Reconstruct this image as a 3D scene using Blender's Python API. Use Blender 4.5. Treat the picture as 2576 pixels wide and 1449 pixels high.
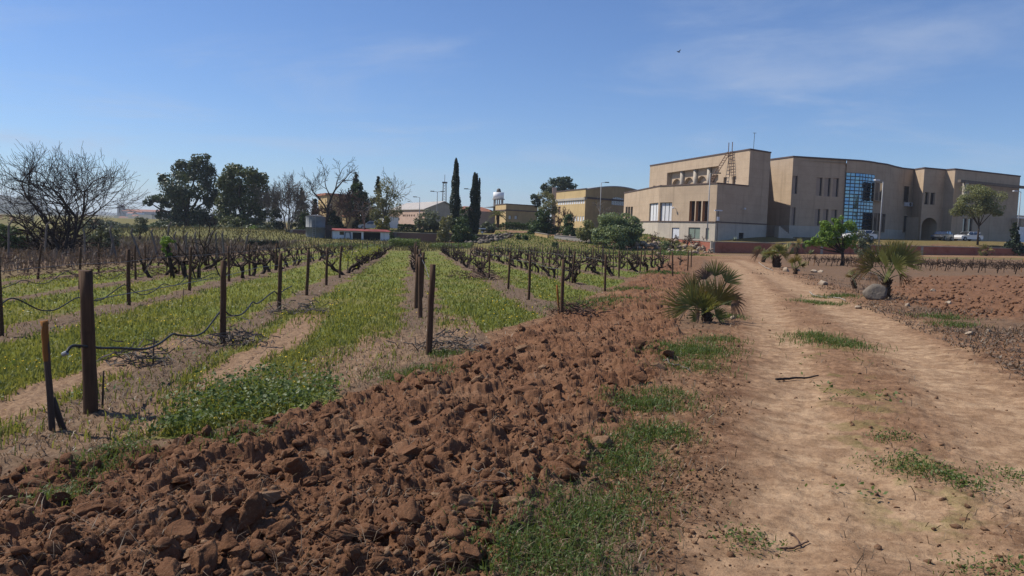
import bpy, math, random
import numpy as np
from mathutils import Matrix, Vector

for o in list(bpy.data.objects):
    bpy.data.objects.remove(o)
scn = bpy.context.scene
COL = scn.collection
RNG = np.random.default_rng(7)
random.seed(7)
rad = math.radians

# ------------------------------------------------------------------ camera
FPX, CXP, CYP, EYE = 1945.0, 1287.5, 724.5, 1.6      # photograph measured at 2575 px width
PITCH, ROLL = rad(4.5), rad(1.8)
_D = np.array([0, -math.sin(PITCH), -math.cos(PITCH)])
_Fw = np.array([0, math.cos(PITCH), -math.sin(PITCH)])
_X = np.array([1.0, 0, 0])
_R = math.cos(ROLL) * _X - math.sin(ROLL) * _D
_Dn = math.sin(ROLL) * _X + math.cos(ROLL) * _D
cam = bpy.data.cameras.new("camera")
cam.lens, cam.sensor_width, cam.clip_end, cam.clip_start = 36 * FPX / 2575, 36, 20000, 0.05
camo = bpy.data.objects.new("camera", cam)
COL.objects.link(camo)
M = Matrix.Identity(4)
for i in range(3):
    M[i][0], M[i][1], M[i][2] = _R[i], -_Dn[i], -_Fw[i]
M[2][3] = EYE
camo.matrix_world = M
scn.camera = camo

# ------------------------------------------------------------------ light
SUN_EL, SUN_AZ = rad(50), math.atan2(-0.96, 0.28)      # azimuth clockwise from +Y
SUN_DIR = Vector((math.sin(SUN_AZ) * math.cos(SUN_EL), math.cos(SUN_AZ) * math.cos(SUN_EL), math.sin(SUN_EL)))
w = bpy.data.worlds.new("World")
scn.world = w
w.use_nodes = True
wt = w.node_tree
wt.nodes.clear()
def wn(t, **k):
    n = wt.nodes.new(t)
    for a, b in k.items():
        setattr(n, a, b)
    return n
sky = wn("ShaderNodeTexSky", sky_type='NISHITA', sun_disc=False, sun_elevation=SUN_EL, sun_rotation=SUN_AZ,
         air_density=1.0, dust_density=0.15, ozone_density=1.6, altitude=300)
tc = wn("ShaderNodeTexCoord")
sep = wn("ShaderNodeSeparateXYZ")
wt.links.new(tc.outputs['Generated'], sep.inputs[0])
def wmath(op, a, b=None, clamp=False):
    n = wn("ShaderNodeMath", operation=op, use_clamp=clamp)
    for i, v in enumerate((a, b)):
        if v is None: continue
        if isinstance(v, (int, float)): n.inputs[i].default_value = v
        else: wt.links.new(v, n.inputs[i])
    return n.outputs[0]
# thin high cloud on a layer overhead: direction / (height + small) gives the layer's own coordinates
den = wmath('ADD', wmath('MAXIMUM', sep.outputs[2], 0.0), 0.09)
cmb = wn("ShaderNodeCombineXYZ")
wt.links.new(wmath('DIVIDE', sep.outputs[0], den), cmb.inputs[0])
wt.links.new(wmath('DIVIDE', sep.outputs[1], den), cmb.inputs[1])
mp = wn("ShaderNodeMapping")
mp.inputs['Rotation'].default_value = (0, 0, rad(25))
mp.inputs['Scale'].default_value = (0.8, 1.0, 1)
mp.inputs['Location'].default_value = (2.3, 0.7, 0)
wt.links.new(cmb.outputs[0], mp.inputs[0])
nz = wn("ShaderNodeTexNoise")
nz.inputs['Scale'].default_value = 0.8; nz.inputs['Detail'].default_value = 9; nz.inputs['Roughness'].default_value = 0.58
nz.inputs['Distortion'].default_value = 0.5
wt.links.new(mp.outputs[0], nz.inputs['Vector'])
cr = wn("ShaderNodeMapRange", interpolation_type='SMOOTHSTEP')
cr.inputs[1].default_value, cr.inputs[2].default_value, cr.inputs[4].default_value = 0.47, 0.80, 0.6
wt.links.new(nz.outputs['Fac'], cr.inputs[0])
mixc = wn("ShaderNodeMix", data_type='RGBA')
wt.links.new(cr.outputs[0], mixc.inputs[0])
tint = wn('ShaderNodeMix', data_type='RGBA', blend_type='MULTIPLY')
tint.inputs[0].default_value = 1.0
tint.inputs[7].default_value = (0.68, 0.87, 1.20, 1)      # the phone camera's cool white balance
wt.links.new(sky.outputs[0], tint.inputs[6])
wt.links.new(tint.outputs[2], mixc.inputs[6])
mixc.inputs[7].default_value = (4.9, 5.8, 7.6, 1)
bg = wn("ShaderNodeBackground")
bg.inputs[1].default_value = 0.09
wt.links.new(mixc.outputs[2], bg.inputs[0])
wo = wn("ShaderNodeOutputWorld")
wt.links.new(bg.outputs[0], wo.inputs[0])
sl = bpy.data.lights.new("sun", 'SUN')
sl.energy, sl.angle, sl.color = 5.0, rad(0.55), (1.0, 0.93, 0.82)
so = bpy.data.objects.new("sun", sl)
so.rotation_euler = (-SUN_DIR).to_track_quat('-Z', 'Y').to_euler()
so.location = (-30, 20, 60)
COL.objects.link(so)
scn.view_settings.view_transform = 'Standard'
scn.view_settings.look = 'None'
scn.view_settings.exposure = 0.12
scn.view_settings.gamma = 1.0
scn.cycles.max_bounces = 6
scn.cycles.diffuse_bounces = 2
scn.cycles.transparent_max_bounces = 6
scn.cycles.volume_bounces = 0
scn.cycles.use_denoising = True
scn.cycles.denoising_prefilter = 'NONE'

# ------------------------------------------------------------------ small maths
def ray(px, py):
    """viewing direction through a point measured in the photograph"""
    return (px - CXP) / FPX * _R + (py - CYP) / FPX * _Dn + _Fw
def at(px, py, Y):
    d = ray(px, py)
    return d * (Y / d[1]) + np.array([0, 0, EYE])
def sstep(a, b, x):
    t = np.clip((x - a) / (b - a), 0, 1)
    return t * t * (3 - 2 * t)
def _h(ix, iy, s):
    n = (ix.astype(np.int64) * 374761393 + iy.astype(np.int64) * 668265263 + s * 974634541) & 0xffffffff
    n = ((n ^ (n >> 13)) * 1274126177) & 0xffffffff
    return ((n ^ (n >> 16)) & 0xffffff) / float(0xffffff)
def vnoise(x, y, s=0):
    ix, iy = np.floor(x), np.floor(y)
    fx, fy = x - ix, y - iy
    fx, fy = fx * fx * (3 - 2 * fx), fy * fy * (3 - 2 * fy)
    a, b, c, d = _h(ix, iy, s), _h(ix + 1, iy, s), _h(ix, iy + 1, s), _h(ix + 1, iy + 1, s)
    return (a * (1 - fx) + b * fx) * (1 - fy) + (c * (1 - fx) + d * fx) * fy
def fbm(x, y, s=0, o=4, g=0.5):
    t, a, n = 0, 1.0, 0
    for k in range(o):
        t = t + a * vnoise(x * 2 ** k + 17.3 * k, y * 2 ** k - 9.1 * k, s + k); n += a; a *= g
    return t / n
def lumps(x, y, s=0):
    wx, wy = fbm(x * 2.3, y * 2.3, s + 31, 3, .6) - .5, fbm(x * 2.3 + 40, y * 2.3, s + 32, 3, .6) - .5
    x, y = x + .45 * wx, y + .45 * wy
    """rounded clods on a jittered lattice, 0..1"""
    ix, iy = np.floor(x), np.floor(y)
    best = np.zeros_like(x)
    for dx in (-1, 0, 1):
        for dy in (-1, 0, 1):
            jx, jy = ix + dx, iy + dy
            px, py = jx + 0.15 + 0.7 * _h(jx, jy, s), jy + 0.15 + 0.7 * _h(jx, jy, s + 5)
            r = 0.3 + 0.5 * _h(jx, jy, s + 9)
            hgt = 0.3 + 0.7 * _h(jx, jy, s + 11)
            an = 6.283 * _h(jx, jy, s + 13); ca, sa = np.cos(an), np.sin(an)
            ex, ey = (x - px) / r, (y - py) / r
            fx, fy = ex * ca + ey * sa, (ey * ca - ex * sa) * 1.25
            d2 = (np.abs(fx) ** 3 + np.abs(fy) ** 3 + 0.5 * np.abs(fx * .7 + fy * .7) ** 3)
            tl = (_h(jx, jy, s + 15) - .5) * 1.3 * fx + (_h(jx, jy, s + 16) - .5) * 1.0 * fy
            best = np.maximum(best, hgt * np.clip(1 - d2, 0, 1) ** .6 * np.clip(.8 + tl, .1, 1.3))
    return best
def seg_dist(x, y, pts, closed=False):
    pts = [np.asarray(p[:2], float) for p in pts]
    if closed: pts = pts + [pts[0]]
    best = np.full(np.shape(x), 1e9)
    for a, b in zip(pts[:-1], pts[1:]):
        e = b - a
        t = np.clip(((x - a[0]) * e[0] + (y - a[1]) * e[1]) / max(e @ e, 1e-9), 0, 1)
        best = np.minimum(best, np.hypot(x - a[0] - t * e[0], y - a[1] - t * e[1]))
    return best
def inside(x, y, poly):
    c = np.zeros(np.shape(x), bool)
    n = len(poly)
    for i in range(n):
        x1, y1 = poly[i][:2]; x2, y2 = poly[(i + 1) % n][:2]
        if y1 == y2: continue
        hit = ((y1 > y) != (y2 > y)) & (x < (x2 - x1) * (y - y1) / (y2 - y1) + x1)
        c ^= hit
    return c
def sdf(x, y, poly):
    d = seg_dist(x, y, poly, True)
    return np.where(inside(x, y, poly), d, -d)

# ------------------------------------------------------------------ lie of the land
ROWD = np.array([-0.128, 0.9918]); ROWN = np.array([0.9918, 0.128])
def uv(x, y): return x * ROWN[0] + y * ROWN[1], x * ROWD[0] + y * ROWD[1]
def xy(u, v): return u * ROWN[0] + v * ROWD[0], u * ROWN[1] + v * ROWD[1]
WALL = [(-400, 420), (-60, 260), (-37, 160), (-34, 118.7), (-2, 118)]                       # retaining wall behind the shed
BANKT = [(22.2, 118), (25, 97)]                                              # sunlit return of the red wall
WALLR = [(25, 97), (55, 104.5), (92, 113), (420, 190)]
TERR = WALL + [(22.2, 118), (25, 97)] + WALLR[1:] + [(900, 900), (-900, 900)]  # whole terrace outline
def base_z(x, y):
    yy = np.clip(y, -40, 100)
    f = np.where(yy < 60, -0.0155 * yy, -0.93 - 0.0155 * ((yy - 60) - (yy - 60) ** 2 / 80))
    f = f + 0.015 * np.clip(x, -60, 70)
    # bank climbing to the upper terrace between the two walls
    bank = sstep(88, 126, y) * sstep(-9, 3, x) * sstep(26, 23, x) * (1.9 + 0.35)
    back = sstep(118, 128, y) * 2.3
    bank = np.maximum(bank, 0)
    st = sdf(x, y, TERR)
    inb = (x > -3) & (x < 23.6)
    wallrise = sstep(0.9, 2.3, st)
    target = 0.3 + 0.55 * sstep(2, 12, st) + 0.008 * np.clip(x, -30, 80)
    target = target + 0.25 * sstep(96, 118, y) * (x > 22)
    up = f + (target - f) * wallrise
    bz = f + bank
    z = np.where(inb & (y < 121), np.minimum(bz, 1.1), np.where(st > 0, up, bz))
    blend = sstep(117, 124, y) * inb
    z = np.where(inb, bz * (1 - blend) + 1.05 * blend, z)
    # far plain settles, a low grassy rise behind the vineyard on the left
    z = z + 1.9 * np.exp(-(((x + 48) / 26) ** 2 + ((y - 122) / 22) ** 2)) * (st < 0)
    far = sstep(260, 700, np.hypot(x, y))
    return z * (1 - far) + (-2.5) * far
def G(px, py):
    """where the line of sight through a photograph point meets the smooth ground"""
    d = ray(px, py)
    t = np.geomspace(1.5, 900, 700)
    k = int(np.argmax(d[2] * t + EYE < base_z(d[0] * t, d[1] * t)))
    t = np.linspace(t[k - 1], t[k], 120)
    k = int(np.argmax(d[2] * t + EYE < base_z(d[0] * t, d[1] * t)))
    p = d * t[k]
    return np.array([p[0], p[1], p[2] + EYE])
def GP(*pp): return [tuple(G(*p)[:2]) for p in pp]

PLOUGH = GP((-260, 1220), (0, 1195), (180, 1165), (330, 1132), (560, 1100), (760, 1050), (870, 1022), (1000, 962), (1180, 882), (1300, 838), (1412, 800),
            (1520, 752), (1610, 700), (1700, 652), (1722, 648), (1735, 668), (1716, 725), (1690, 790), (1700, 850), (1692, 905), (1640, 960), (1580, 1030),
            (1545, 1095), (1500, 1160), (1420, 1230), (1310, 1300), (1235, 1440)) + [(0.2, 2.2), (-4, 1.5)]
PLOUGH2 = GP((2230, 735), (2290, 700), (2420, 694), (2575, 696), (2900, 705), (2900, 900), (2575, 800), (2430, 800), (2330, 775), (2260, 760))
TRACK = GP((1760, 1446), (1830, 1300), (1880, 1150), (1900, 1000), (1905, 900), (1880, 800), (1850, 720), (1825, 670), (1770, 648), (1660, 640), (1665, 634), (1790, 640),
           (1890, 645), (1960, 668), (2020, 698), (2160, 745), (2330, 820), (2575, 960), (2800, 1100), (2900, 1446))
RUTL = GP((1900, 1446), (1960, 1200), (1975, 1050), (1960, 930), (1935, 830), (1905, 750), (1870, 690), (1835, 660))
RUTR = GP((2700, 1250), (2575, 1120), (2420, 960), (2280, 865), (2150, 795), (2030, 735), (1940, 690), (1860, 655))
RUTM = GP((2350, 1446), (2180, 1250), (2080, 1150), (2010, 1050))
ROADB = GP((1660, 636), (1790, 640), (1960, 648), (2250, 645), (2575, 648), (2575, 640), (2250, 638), (1960, 640), (1790, 637))
PATH = [(22.5, 91), (17, 97.5), (11.5, 107), (6, 116), (1.8, 121), (-3.5, 128), (-14, 136)]
WEEDS = GP((345, 1110), (420, 1060), (520, 985), (640, 955), (760, 965), (850, 990), (860, 1030), (700, 1060), (560, 1095), (430, 1125))
_le = sorted([(p[1], p[0]) for p in PLOUGH[:14]])
LEFTY, LEFTX = [p[0] for p in _le] + [84.0, 90.0], [p[1] for p in _le] + [20.0, 22.0]
ROWU = {-5: -15.4, -4: -12.3, -3: -9.3, -2: -6.15, -1: -2.8, 0: 0.17, 1: 3.05, 2: 5.9, 3: 8.8, 4: 11.7, 5: 14.6, 6: 17.4, 7: 20.2}
VFAR = 81.0
def masks(x, y):
    x = np.asarray(x, float); y = np.asarray(y, float)
    u, v = uv(x, y)
    n1 = fbm(x * 0.9, y * 0.9, 3); n2 = fbm(x * 3.1, y * 3.1, 13); n3 = fbm(x * 0.25, y * 0.25, 23)
    sp = sdf(x, y, PLOUGH)
    plough = sstep(-0.12, 0.15, sp + (n2 - 0.5) * 0.5)
    plough2 = sstep(-0.5, 0.8, sdf(x, y, PLOUGH2) + (n1 - 0.5) * 2.5)
    trk = np.maximum(sstep(-0.35, 0.5, sdf(x, y, TRACK) + (n2 - 0.5) * 0.8), 0)
    roadb = np.maximum(sstep(-2.0, 1.0, sdf(x, y, ROADB) + (n1 - .5) * 2), sstep(2.3, 1.3, seg_dist(x, y, PATH)))
    rut = np.maximum.reduce([sstep(0.75, 0.2, seg_dist(x, y, RUTL) + (n2 - .5) * .3), sstep(0.85, 0.2, seg_dist(x, y, RUTR) + (n2 - .5) * .4),
                             0.9 * sstep(0.7, 0.1, seg_dist(x, y, RUTM) + (n2 - .5) * .4)])
    # vineyard: grass lanes, bare strips along the rows
    du = np.full(x.shape, 9.0)
    for k, r in ROWU.items():
        du = np.minimum(du, np.abs(u - r))
    left_of = sstep(0.0, 0.35, -sp - 0.25 + (n1 - .5) * 0.9)
    vin = left_of * (u > -13.6) * (v < VFAR + 3) * (x < np.interp(y, LEFTY, LEFTX)) * sstep(25, 21, u)
    strip = sstep(0.62, 0.2, du + (n1 - 0.5) * 0.9)
    head = sstep(2.3, 0.9, -sp + (n1 - .5) * 1.8) * (sp < 0.3)
    weeds = sstep(-0.15, 0.25, sdf(x, y, WEEDS) + (n2 - .5) * 0.6)
    bare = np.zeros_like(x)
    bare = np.maximum(bare, sstep(0.42, 0.14, np.abs(u + 3.55 + (n1 - .5) * .5)) * sstep(17, 9, v))
    bare = np.maximum(bare, sstep(0.44, 0.14, np.abs(u + 1.95 + (n1 - .5) * .5)) * sstep(21, 12, v))
    bare = np.maximum(bare, .8 * sstep(0.34, 0.12, np.abs(u + 0.62 + (n1 - .5) * .5)) * sstep(17, 10, v))
    bare = np.maximum(bare, 0.8 * sstep(0.28, 0.08, np.abs(u - 0.75 + (n1 - .5) * .4)) * sstep(19, 10, v))
    headl = head * (u < 1.2) * (1 - weeds)
    grass = vin * (1 - 0.85 * strip) * (1 - bare) * (1 - 0.9 * headl)
    grass = grass * (.72 + .28 * sstep(.34, .5, fbm(x * .75, y * .75, 27) + .12 * (n2 - .5)))
    grass = np.maximum(grass, weeds * (1 - plough))
    # verge between ploughed strip and track
    verge = sstep(0.8, 0.1, seg_dist(x, y, GP_VERGE)) * sstep(0.5, 0.66, n1) * (1 - plough)
    mid = sstep(0.9, 0.1, seg_dist(x, y, GP_MID)) * sstep(0.5, 0.62, n2)
    fieldfar = np.where((x > 22) & (y > 90), .6, .7) * (v > VFAR + 1) * (np.hypot(x, y) < 4000) * (1 - roadb) * sstep(0.25, 0.5, n3 + .15)
    fieldl = (u < -13.6) * sstep(0.48, 0.62, n3) * .45
    grass = np.maximum.reduce([grass, verge * .35, mid * .5 * (trk > .3), fieldfar * .9, fieldl])
    grass = grass * (1 - plough * .97)
    dry = np.maximum.reduce([vin * strip, headl * (u < 1.2) * .8, (u < -13.6) * (1 - fieldl) * (v < 120)])
    vr = (x > np.interp(y, LEFTY, LEFTX) + 2.5) * sstep(.1, .8, -sdf(x, y, TRACK)) * (y < 95) * (y > 14) * (1 - plough2)
    dry = np.maximum(dry, .75 * vr * (.5 + .5 * n1))
    yellow = .5 * vin * sstep(0.42, 0.68, n3 + 0.12 * (n1 - .5)) * (1 - strip)
    return dict(plough=plough, plough2=plough2, track=np.maximum(trk, roadb) * (1 - plough), rut=rut, grass=np.clip(grass, 0, 1), dry=np.clip(dry, 0, 1),
                bare=np.clip(np.maximum(bare, headl * .5) * vin, 0, 1), yellow=yellow, weeds=weeds, vin=vin, strip=strip, verge=verge, sp=sp, u=u, v=v)
GP_VERGE = GP((1400, 1446), (1440, 1330), (1560, 1180), (1640, 1080), (1690, 1010), (1740, 900), (1770, 840), (1800, 790))
GP_MID = GP((2330, 1290), (2280, 1150), (2200, 1100), (2080, 870), (2050, 840))
def ground_z(x, y, m=None):
    x = np.asarray(x, float); y = np.asarray(y, float)
    if m is None: m = masks(x, y)
    z = base_z(x, y)
    r = np.hypot(x, y)
    near = sstep(90, 30, r)
    z = z + near * (0.05 * (fbm(x * 0.8, y * 0.8, 41) - .5) + 0.025 * (fbm(x * 4, y * 4, 42) - .5))
    z = z + near * (1 - m['plough']) * (1 - .7 * m['rut']) * (0.035 * (fbm(x * 11, y * 11, 45, 4, .75) - .5) + .012 * (fbm(x * 37, y * 37, 46, 2, .7) - .5))
    ru = np.maximum(m['track'], m['bare'])
    z = z - 0.05 * m['rut'] * m['track'] * near
    lug = np.sin(30 * (x * .25 + y * .97) + 9 * fbm(x * 1.3, y * 1.3, 88)) * fbm(x * 1.7, y * 1.7, 89) * sstep(14, 5, r)
    z = z + .006 * lug * m['track'] + m['track'] * near * (.03 * (fbm(x * 2.6, y * 2.6, 87, 4, .6) - .5) + .022 * (fbm(x * 9, y * 9, 86, 4, .7) - .5))
    pa, pb = x * .62 + y * .78, x * .78 - y * .62                    # along and across the tillage
    cl = 0.10 * lumps(x * 2.6, y * 2.6, 71) * sstep(.42, .5, fbm(x * .9, y * .9, 70)) + 0.055 * lumps(x * 5.2 + 3, y * 5.2, 72) + 0.032 * lumps(x * 11, y * 11 + 5, 73)
    rid = 1 - np.abs(2 * fbm(x * 2.1, y * 2.1, 77, 5, .6) - 1) * 1.6
    cl = cl + 0.10 * rid * fbm(x * .8, y * .8, 78) + 0.07 * fbm(x * 1.1, y * 1.1, 75) + 0.055 * (fbm(x * 9, y * 9, 76, 5, .72) - .5) + 0.02 * np.sin(pb * 6.5 + 3 * fbm(x * .5, y * .5, 79))
    pp = np.maximum(m['plough'], 0.65 * m['plough2'])
    z = z + pp * sstep(170, 60, r) * (cl - 0.05)
    rough = (1 - m['plough']) * (1 - m['rut']) * np.maximum(m['dry'] * .5, (sstep(.2, .8, 1 - m['grass'])) * (1 - .7 * m['track']) * .8) * near
    z = z + rough * (0.035 * lumps(x * 7, y * 7, 81) + 0.02 * lumps(x * 17, y * 17, 82))
    return z
def gz(x, y):
    if math.hypot(x, y) > 34: return bz(x, y)
    return float(ground_z(np.array([float(x)]), np.array([float(y)]))[0])
def bz(x, y): return float(base_z(np.array([float(x)]), np.array([float(y)]))[0])

# ------------------------------------------------------------------ objects
def link(o, parent=None):
    COL.objects.link(o)
    if parent is not None: o.parent = parent
    return o
def tag(o, label, cat, group=None, kind=None):
    if label: o["label"] = label
    if cat: o["category"] = cat
    if group: o["group"] = group
    if kind: o["kind"] = kind
    return o
def empty(name, loc, rz=0, label=None, cat=None, group=None):
    o = bpy.data.objects.new(name, None)
    o.location = [float(c) for c in loc]; o.rotation_euler = (0, 0, rz); o.empty_display_size = 0.2
    link(o)
    return tag(o, label, cat, group)
def mesh(name, V, F, smooth=False, var=None, attrs=None):
    """V (n,3); F list of index tuples or an (m,k) array"""
    me = bpy.data.meshes.new(name)
    V = np.asarray(V, np.float32).reshape(-1, 3)
    if isinstance(F, np.ndarray):
        k = F.shape[1]
        me.vertices.add(len(V)); me.vertices.foreach_set("co", V.ravel())
        me.loops.add(F.size); me.loops.foreach_set("vertex_index", F.astype(np.int32).ravel())
        me.polygons.add(len(F)); me.polygons.foreach_set("loop_start", np.arange(0, F.size, k, dtype=np.int32))
    else:
        me.from_pydata(V.tolist(), [], [list(map(int, f)) for f in F])
    if var is not None:
        a = me.attributes.new("var", 'FLOAT', 'POINT'); a.data.foreach_set("value", np.asarray(var, np.float32))
    for k, val in (attrs or {}).items():
        a = me.attributes.new(k, 'FLOAT', 'POINT'); a.data.foreach_set("value", np.asarray(val, np.float32))
    me.update(calc_edges=True); me.validate()
    if smooth: me.polygons.foreach_set("use_smooth", np.ones(len(me.polygons), bool))
    return me
def obj(name, me, mat, parent=None, loc=None, rot=None, scale=None):
    o = bpy.data.objects.new(name, me)
    if mat is not None and not me.materials: me.materials.append(mat)
    if loc is not None: o.location = [float(c) for c in loc]
    if rot is not None: o.rotation_euler = rot
    if scale is not None: o.scale = scale if hasattr(scale, '__len__') else (scale,) * 3
    return link(o, parent)
def copy_tree(src, loc=None, rz=None, scale=None):
    c = src.copy(); COL.objects.link(c)
    if loc is not None: c.location = [float(k) for k in loc]
    if rz is not None: c.rotation_euler = (0, 0, rz)
    if scale is not None: c.scale = scale if hasattr(scale, '__len__') else (scale,) * 3
    for ch in src.children:
        d = ch.copy(); COL.objects.link(d); d.parent = c
        for g in ch.children:
            e = g.copy(); COL.objects.link(e); e.parent = d
    return c
class MB:
    """collects simple solids into one mesh"""
    def __init__(s): s.V, s.F, s.var = [], [], []
    def add(s, V, F, var=None):
        b = len(s.V); V = [tuple(map(float, v)) for v in V]
        s.V += V; s.F += [tuple(int(i) + b for i in f) for f in F]
        s.var += [0.5 if var is None else var] * len(V)
        return s
    def box(s, lo, hi, T=None):
        (a, b, c), (d, e, f) = lo, hi
        V = [(a, b, c), (d, b, c), (d, e, c), (a, e, c), (a, b, f), (d, b, f), (d, e, f), (a, e, f)]
        if T is not None: V = [T(v) for v in V]
        return s.add(V, [(0, 3, 2, 1), (4, 5, 6, 7), (0, 1, 5, 4), (1, 2, 6, 5), (2, 3, 7, 6), (3, 0, 4, 7)])
    def tube(s, pts, r, n=6, caps=True, var=None):
        V, F = tube(pts, r, n, caps)
        return s.add(V, F, var)
    def prism(s, poly, z0, z1, T=None):
        n = len(poly)
        V = [(p[0], p[1], z0) for p in poly] + [(p[0], p[1], z1) for p in poly]
        if T is not None: V = [T(v) for v in V]
        return s.add(V, [tuple(range(n))[::-1], tuple(range(n, 2 * n))] + [(i, (i + 1) % n, n + (i + 1) % n, n + i) for i in range(n)])
    def build(s, name, mat, parent=None, loc=None, smooth=False, rot=None):
        return obj(name, mesh(name, s.V, s.F, smooth, s.var), mat, parent, loc, rot)
def tube(pts, r, n=6, caps=True):
    pts = np.asarray(pts, float); k = len(pts)
    r = np.broadcast_to(np.asarray(r, float), (k,))
    tan = np.gradient(pts, axis=0)
    tan /= np.linalg.norm(tan, axis=1)[:, None] + 1e-9
    ref = np.array([0, 0, 1.0]) if abs(tan[:, 2]).mean() < 0.8 else np.array([1.0, 0, 0])
    a = np.cross(tan, ref); a /= np.linalg.norm(a, axis=1)[:, None] + 1e-9
    b = np.cross(tan, a)
    th = np.arange(n) / n * 2 * np.pi
    V = pts[:, None] + r[:, None, None] * (np.cos(th)[None, :, None] * a[:, None] + np.sin(th)[None, :, None] * b[:, None])
    V = V.reshape(-1, 3)
    F = [(i * n + j, i * n + (j + 1) % n, (i + 1) * n + (j + 1) % n, (i + 1) * n + j) for i in range(k - 1) for j in range(n)]
    if caps: F += [tuple(range(n))[::-1], tuple(range((k - 1) * n, k * n))]
    return V, F
ORD = ["zeroth", "nearest", "second", "third", "fourth", "fifth", "sixth", "seventh", "eighth", "ninth", "tenth", "eleventh", "twelfth"]
def nth(i):
    if i < len(ORD): return ORD[i]
    return f"{i}{'th' if 10 <= i % 100 <= 20 else {1: 'st', 2: 'nd', 3: 'rd'}.get(i % 10, 'th')}"

# ------------------------------------------------------------------ materials
class NT:
    def __init__(s, name):
        s.m = bpy.data.materials.new(name); s.m.use_nodes = True
        s.t = s.m.node_tree; s.t.nodes.clear()
        s.out = s.n("ShaderNodeOutputMaterial")
    def n(s, t, **k):
        x = s.t.nodes.new(t)
        for a, b in k.items(): setattr(x, a, b)
        return x
    def put(s, sock, v):
        if isinstance(v, (int, float)): sock.default_value = v
        elif isinstance(v, tuple): sock.default_value = v if len(v) == 4 or sock.type == 'VECTOR' else (*v, 1)
        else: s.t.links.new(v, sock)
    def pos(s): return s.n("ShaderNodeNewGeometry").outputs['Position']
    def objc(s): return s.n("ShaderNodeTexCoord").outputs['Object']
    def attr(s, name): return s.n("ShaderNodeAttribute", attribute_name=name).outputs['Fac']
    def noise(s, vec, scale, detail=4, rough=0.55, dist=0.0):
        x = s.n("ShaderNodeTexNoise")
        x.inputs['Scale'].default_value = scale; x.inputs['Detail'].default_value = detail
        x.inputs['Roughness'].default_value = rough; x.inputs['Distortion'].default_value = dist
        s.t.links.new(vec, x.inputs['Vector']); return x.outputs['Fac']
    def mapping(s, vec, scale=(1, 1, 1), rot=(0, 0, 0)):
        x = s.n("ShaderNodeMapping"); x.inputs['Scale'].default_value = scale; x.inputs['Rotation'].default_value = rot
        s.t.links.new(vec, x.inputs[0]); return x.outputs[0]
    def rng(s, v, a, b, c=0.0, d=1.0, smooth=True):
        x = s.n("ShaderNodeMapRange", interpolation_type='SMOOTHSTEP' if smooth else 'LINEAR')
        s.put(x.inputs[0], v)
        for i, k in enumerate((a, b, c, d)): x.inputs[i + 1].default_value = k
        return x.outputs[0]
    def math(s, op, a, b=0.0, clamp=False):
        x = s.n("ShaderNodeMath", operation=op, use_clamp=clamp); s.put(x.inputs[0], a); s.put(x.inputs[1], b); return x.outputs[0]
    def mix(s, f, a, b, blend='MIX'):
        x = s.n("ShaderNodeMix", data_type='RGBA', blend_type=blend)
        s.put(x.inputs[0], f); s.put(x.inputs[6], a); s.put(x.inputs[7], b); return x.outputs[2]
    def bump(s, h, strength=0.5, dist=0.02):
        x = s.n("ShaderNodeBump"); x.inputs['Strength'].default_value = strength; x.inputs['Distance'].default_value = dist
        s.t.links.new(h, x.inputs['Height']); return x.outputs[0]
    def bsdf(s, col, rough=0.85, normal=None, spec=0.2, metal=0.0, **k):
        b = s.n("ShaderNodeBsdfPrincipled")
        s.put(b.inputs['Base Color'], col); s.put(b.inputs['Roughness'], rough)
        b.inputs['Specular IOR Level'].default_value = spec; b.inputs['Metallic'].default_value = metal
        if normal is not None: s.t.links.new(normal, b.inputs['Normal'])
        for a, v in k.items(): s.put(b.inputs[a], v)
        return b.outputs[0]
    def done(s, sh):
        s.t.links.new(sh, s.out.inputs[0]); return s.m
def m_plain(name, c1, c2=None, scale=3.0, rough=0.8, bump=0.3, bdist=0.01, spec=0.2, metal=0.0, detail=5):
    t = NT(name); c2 = c2 or tuple(k * 0.7 for k in c1)
    f = t.noise(t.objc(), scale, detail, 0.6)
    col = t.mix(t.rng(f, 0.3, 0.7), c1, c2)
    nb = t.bump(f, bump, bdist) if bump else None
    return t.done(t.bsdf(col, rough, nb, spec, metal))
def m_leaf(name, c1, c2, trans=0.35, rough=0.5):
    t = NT(name)
    v = t.attr("var")
    col = t.mix(v, c1, c2)
    d = t.bsdf(col, rough, None, 0.3)
    tr = t.n("ShaderNodeBsdfTranslucent"); t.put(tr.inputs[0], t.mix(0.5, col, (c2[0] * 1.3, c2[1] * 1.2, c2[2] * .6)))
    ms = t.n("ShaderNodeMixShader"); ms.inputs[0].default_value = trans
    t.t.links.new(d, ms.inputs[1]); t.t.links.new(tr.outputs[0], ms.inputs[2])
    return t.done(ms.outputs[0])
def m_bark(name, c1, c2, scale=14):
    t = NT(name); p = t.objc()
    f = t.noise(t.mapping(p, (1, 1, .25)), scale, 6, .65)
    return t.done(t.bsdf(t.mix(t.rng(f, .35, .65), c1, c2), .9, t.bump(f, .7, .015), .1))
def m_wood(name, c1, c2):
    t = NT(name); p = t.objc()
    f = t.noise(t.mapping(p, (18, 18, 1.3)), 2.0, 6, .65)
    g = t.noise(p, 5, 3)
    col = t.mix(t.rng(f, .35, .7), c1, c2)
    col = t.mix(t.rng(g, .55, .75), col, tuple(k * .55 for k in c1))
    return t.done(t.bsdf(col, .85, t.bump(f, .6, .006), .15))

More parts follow.
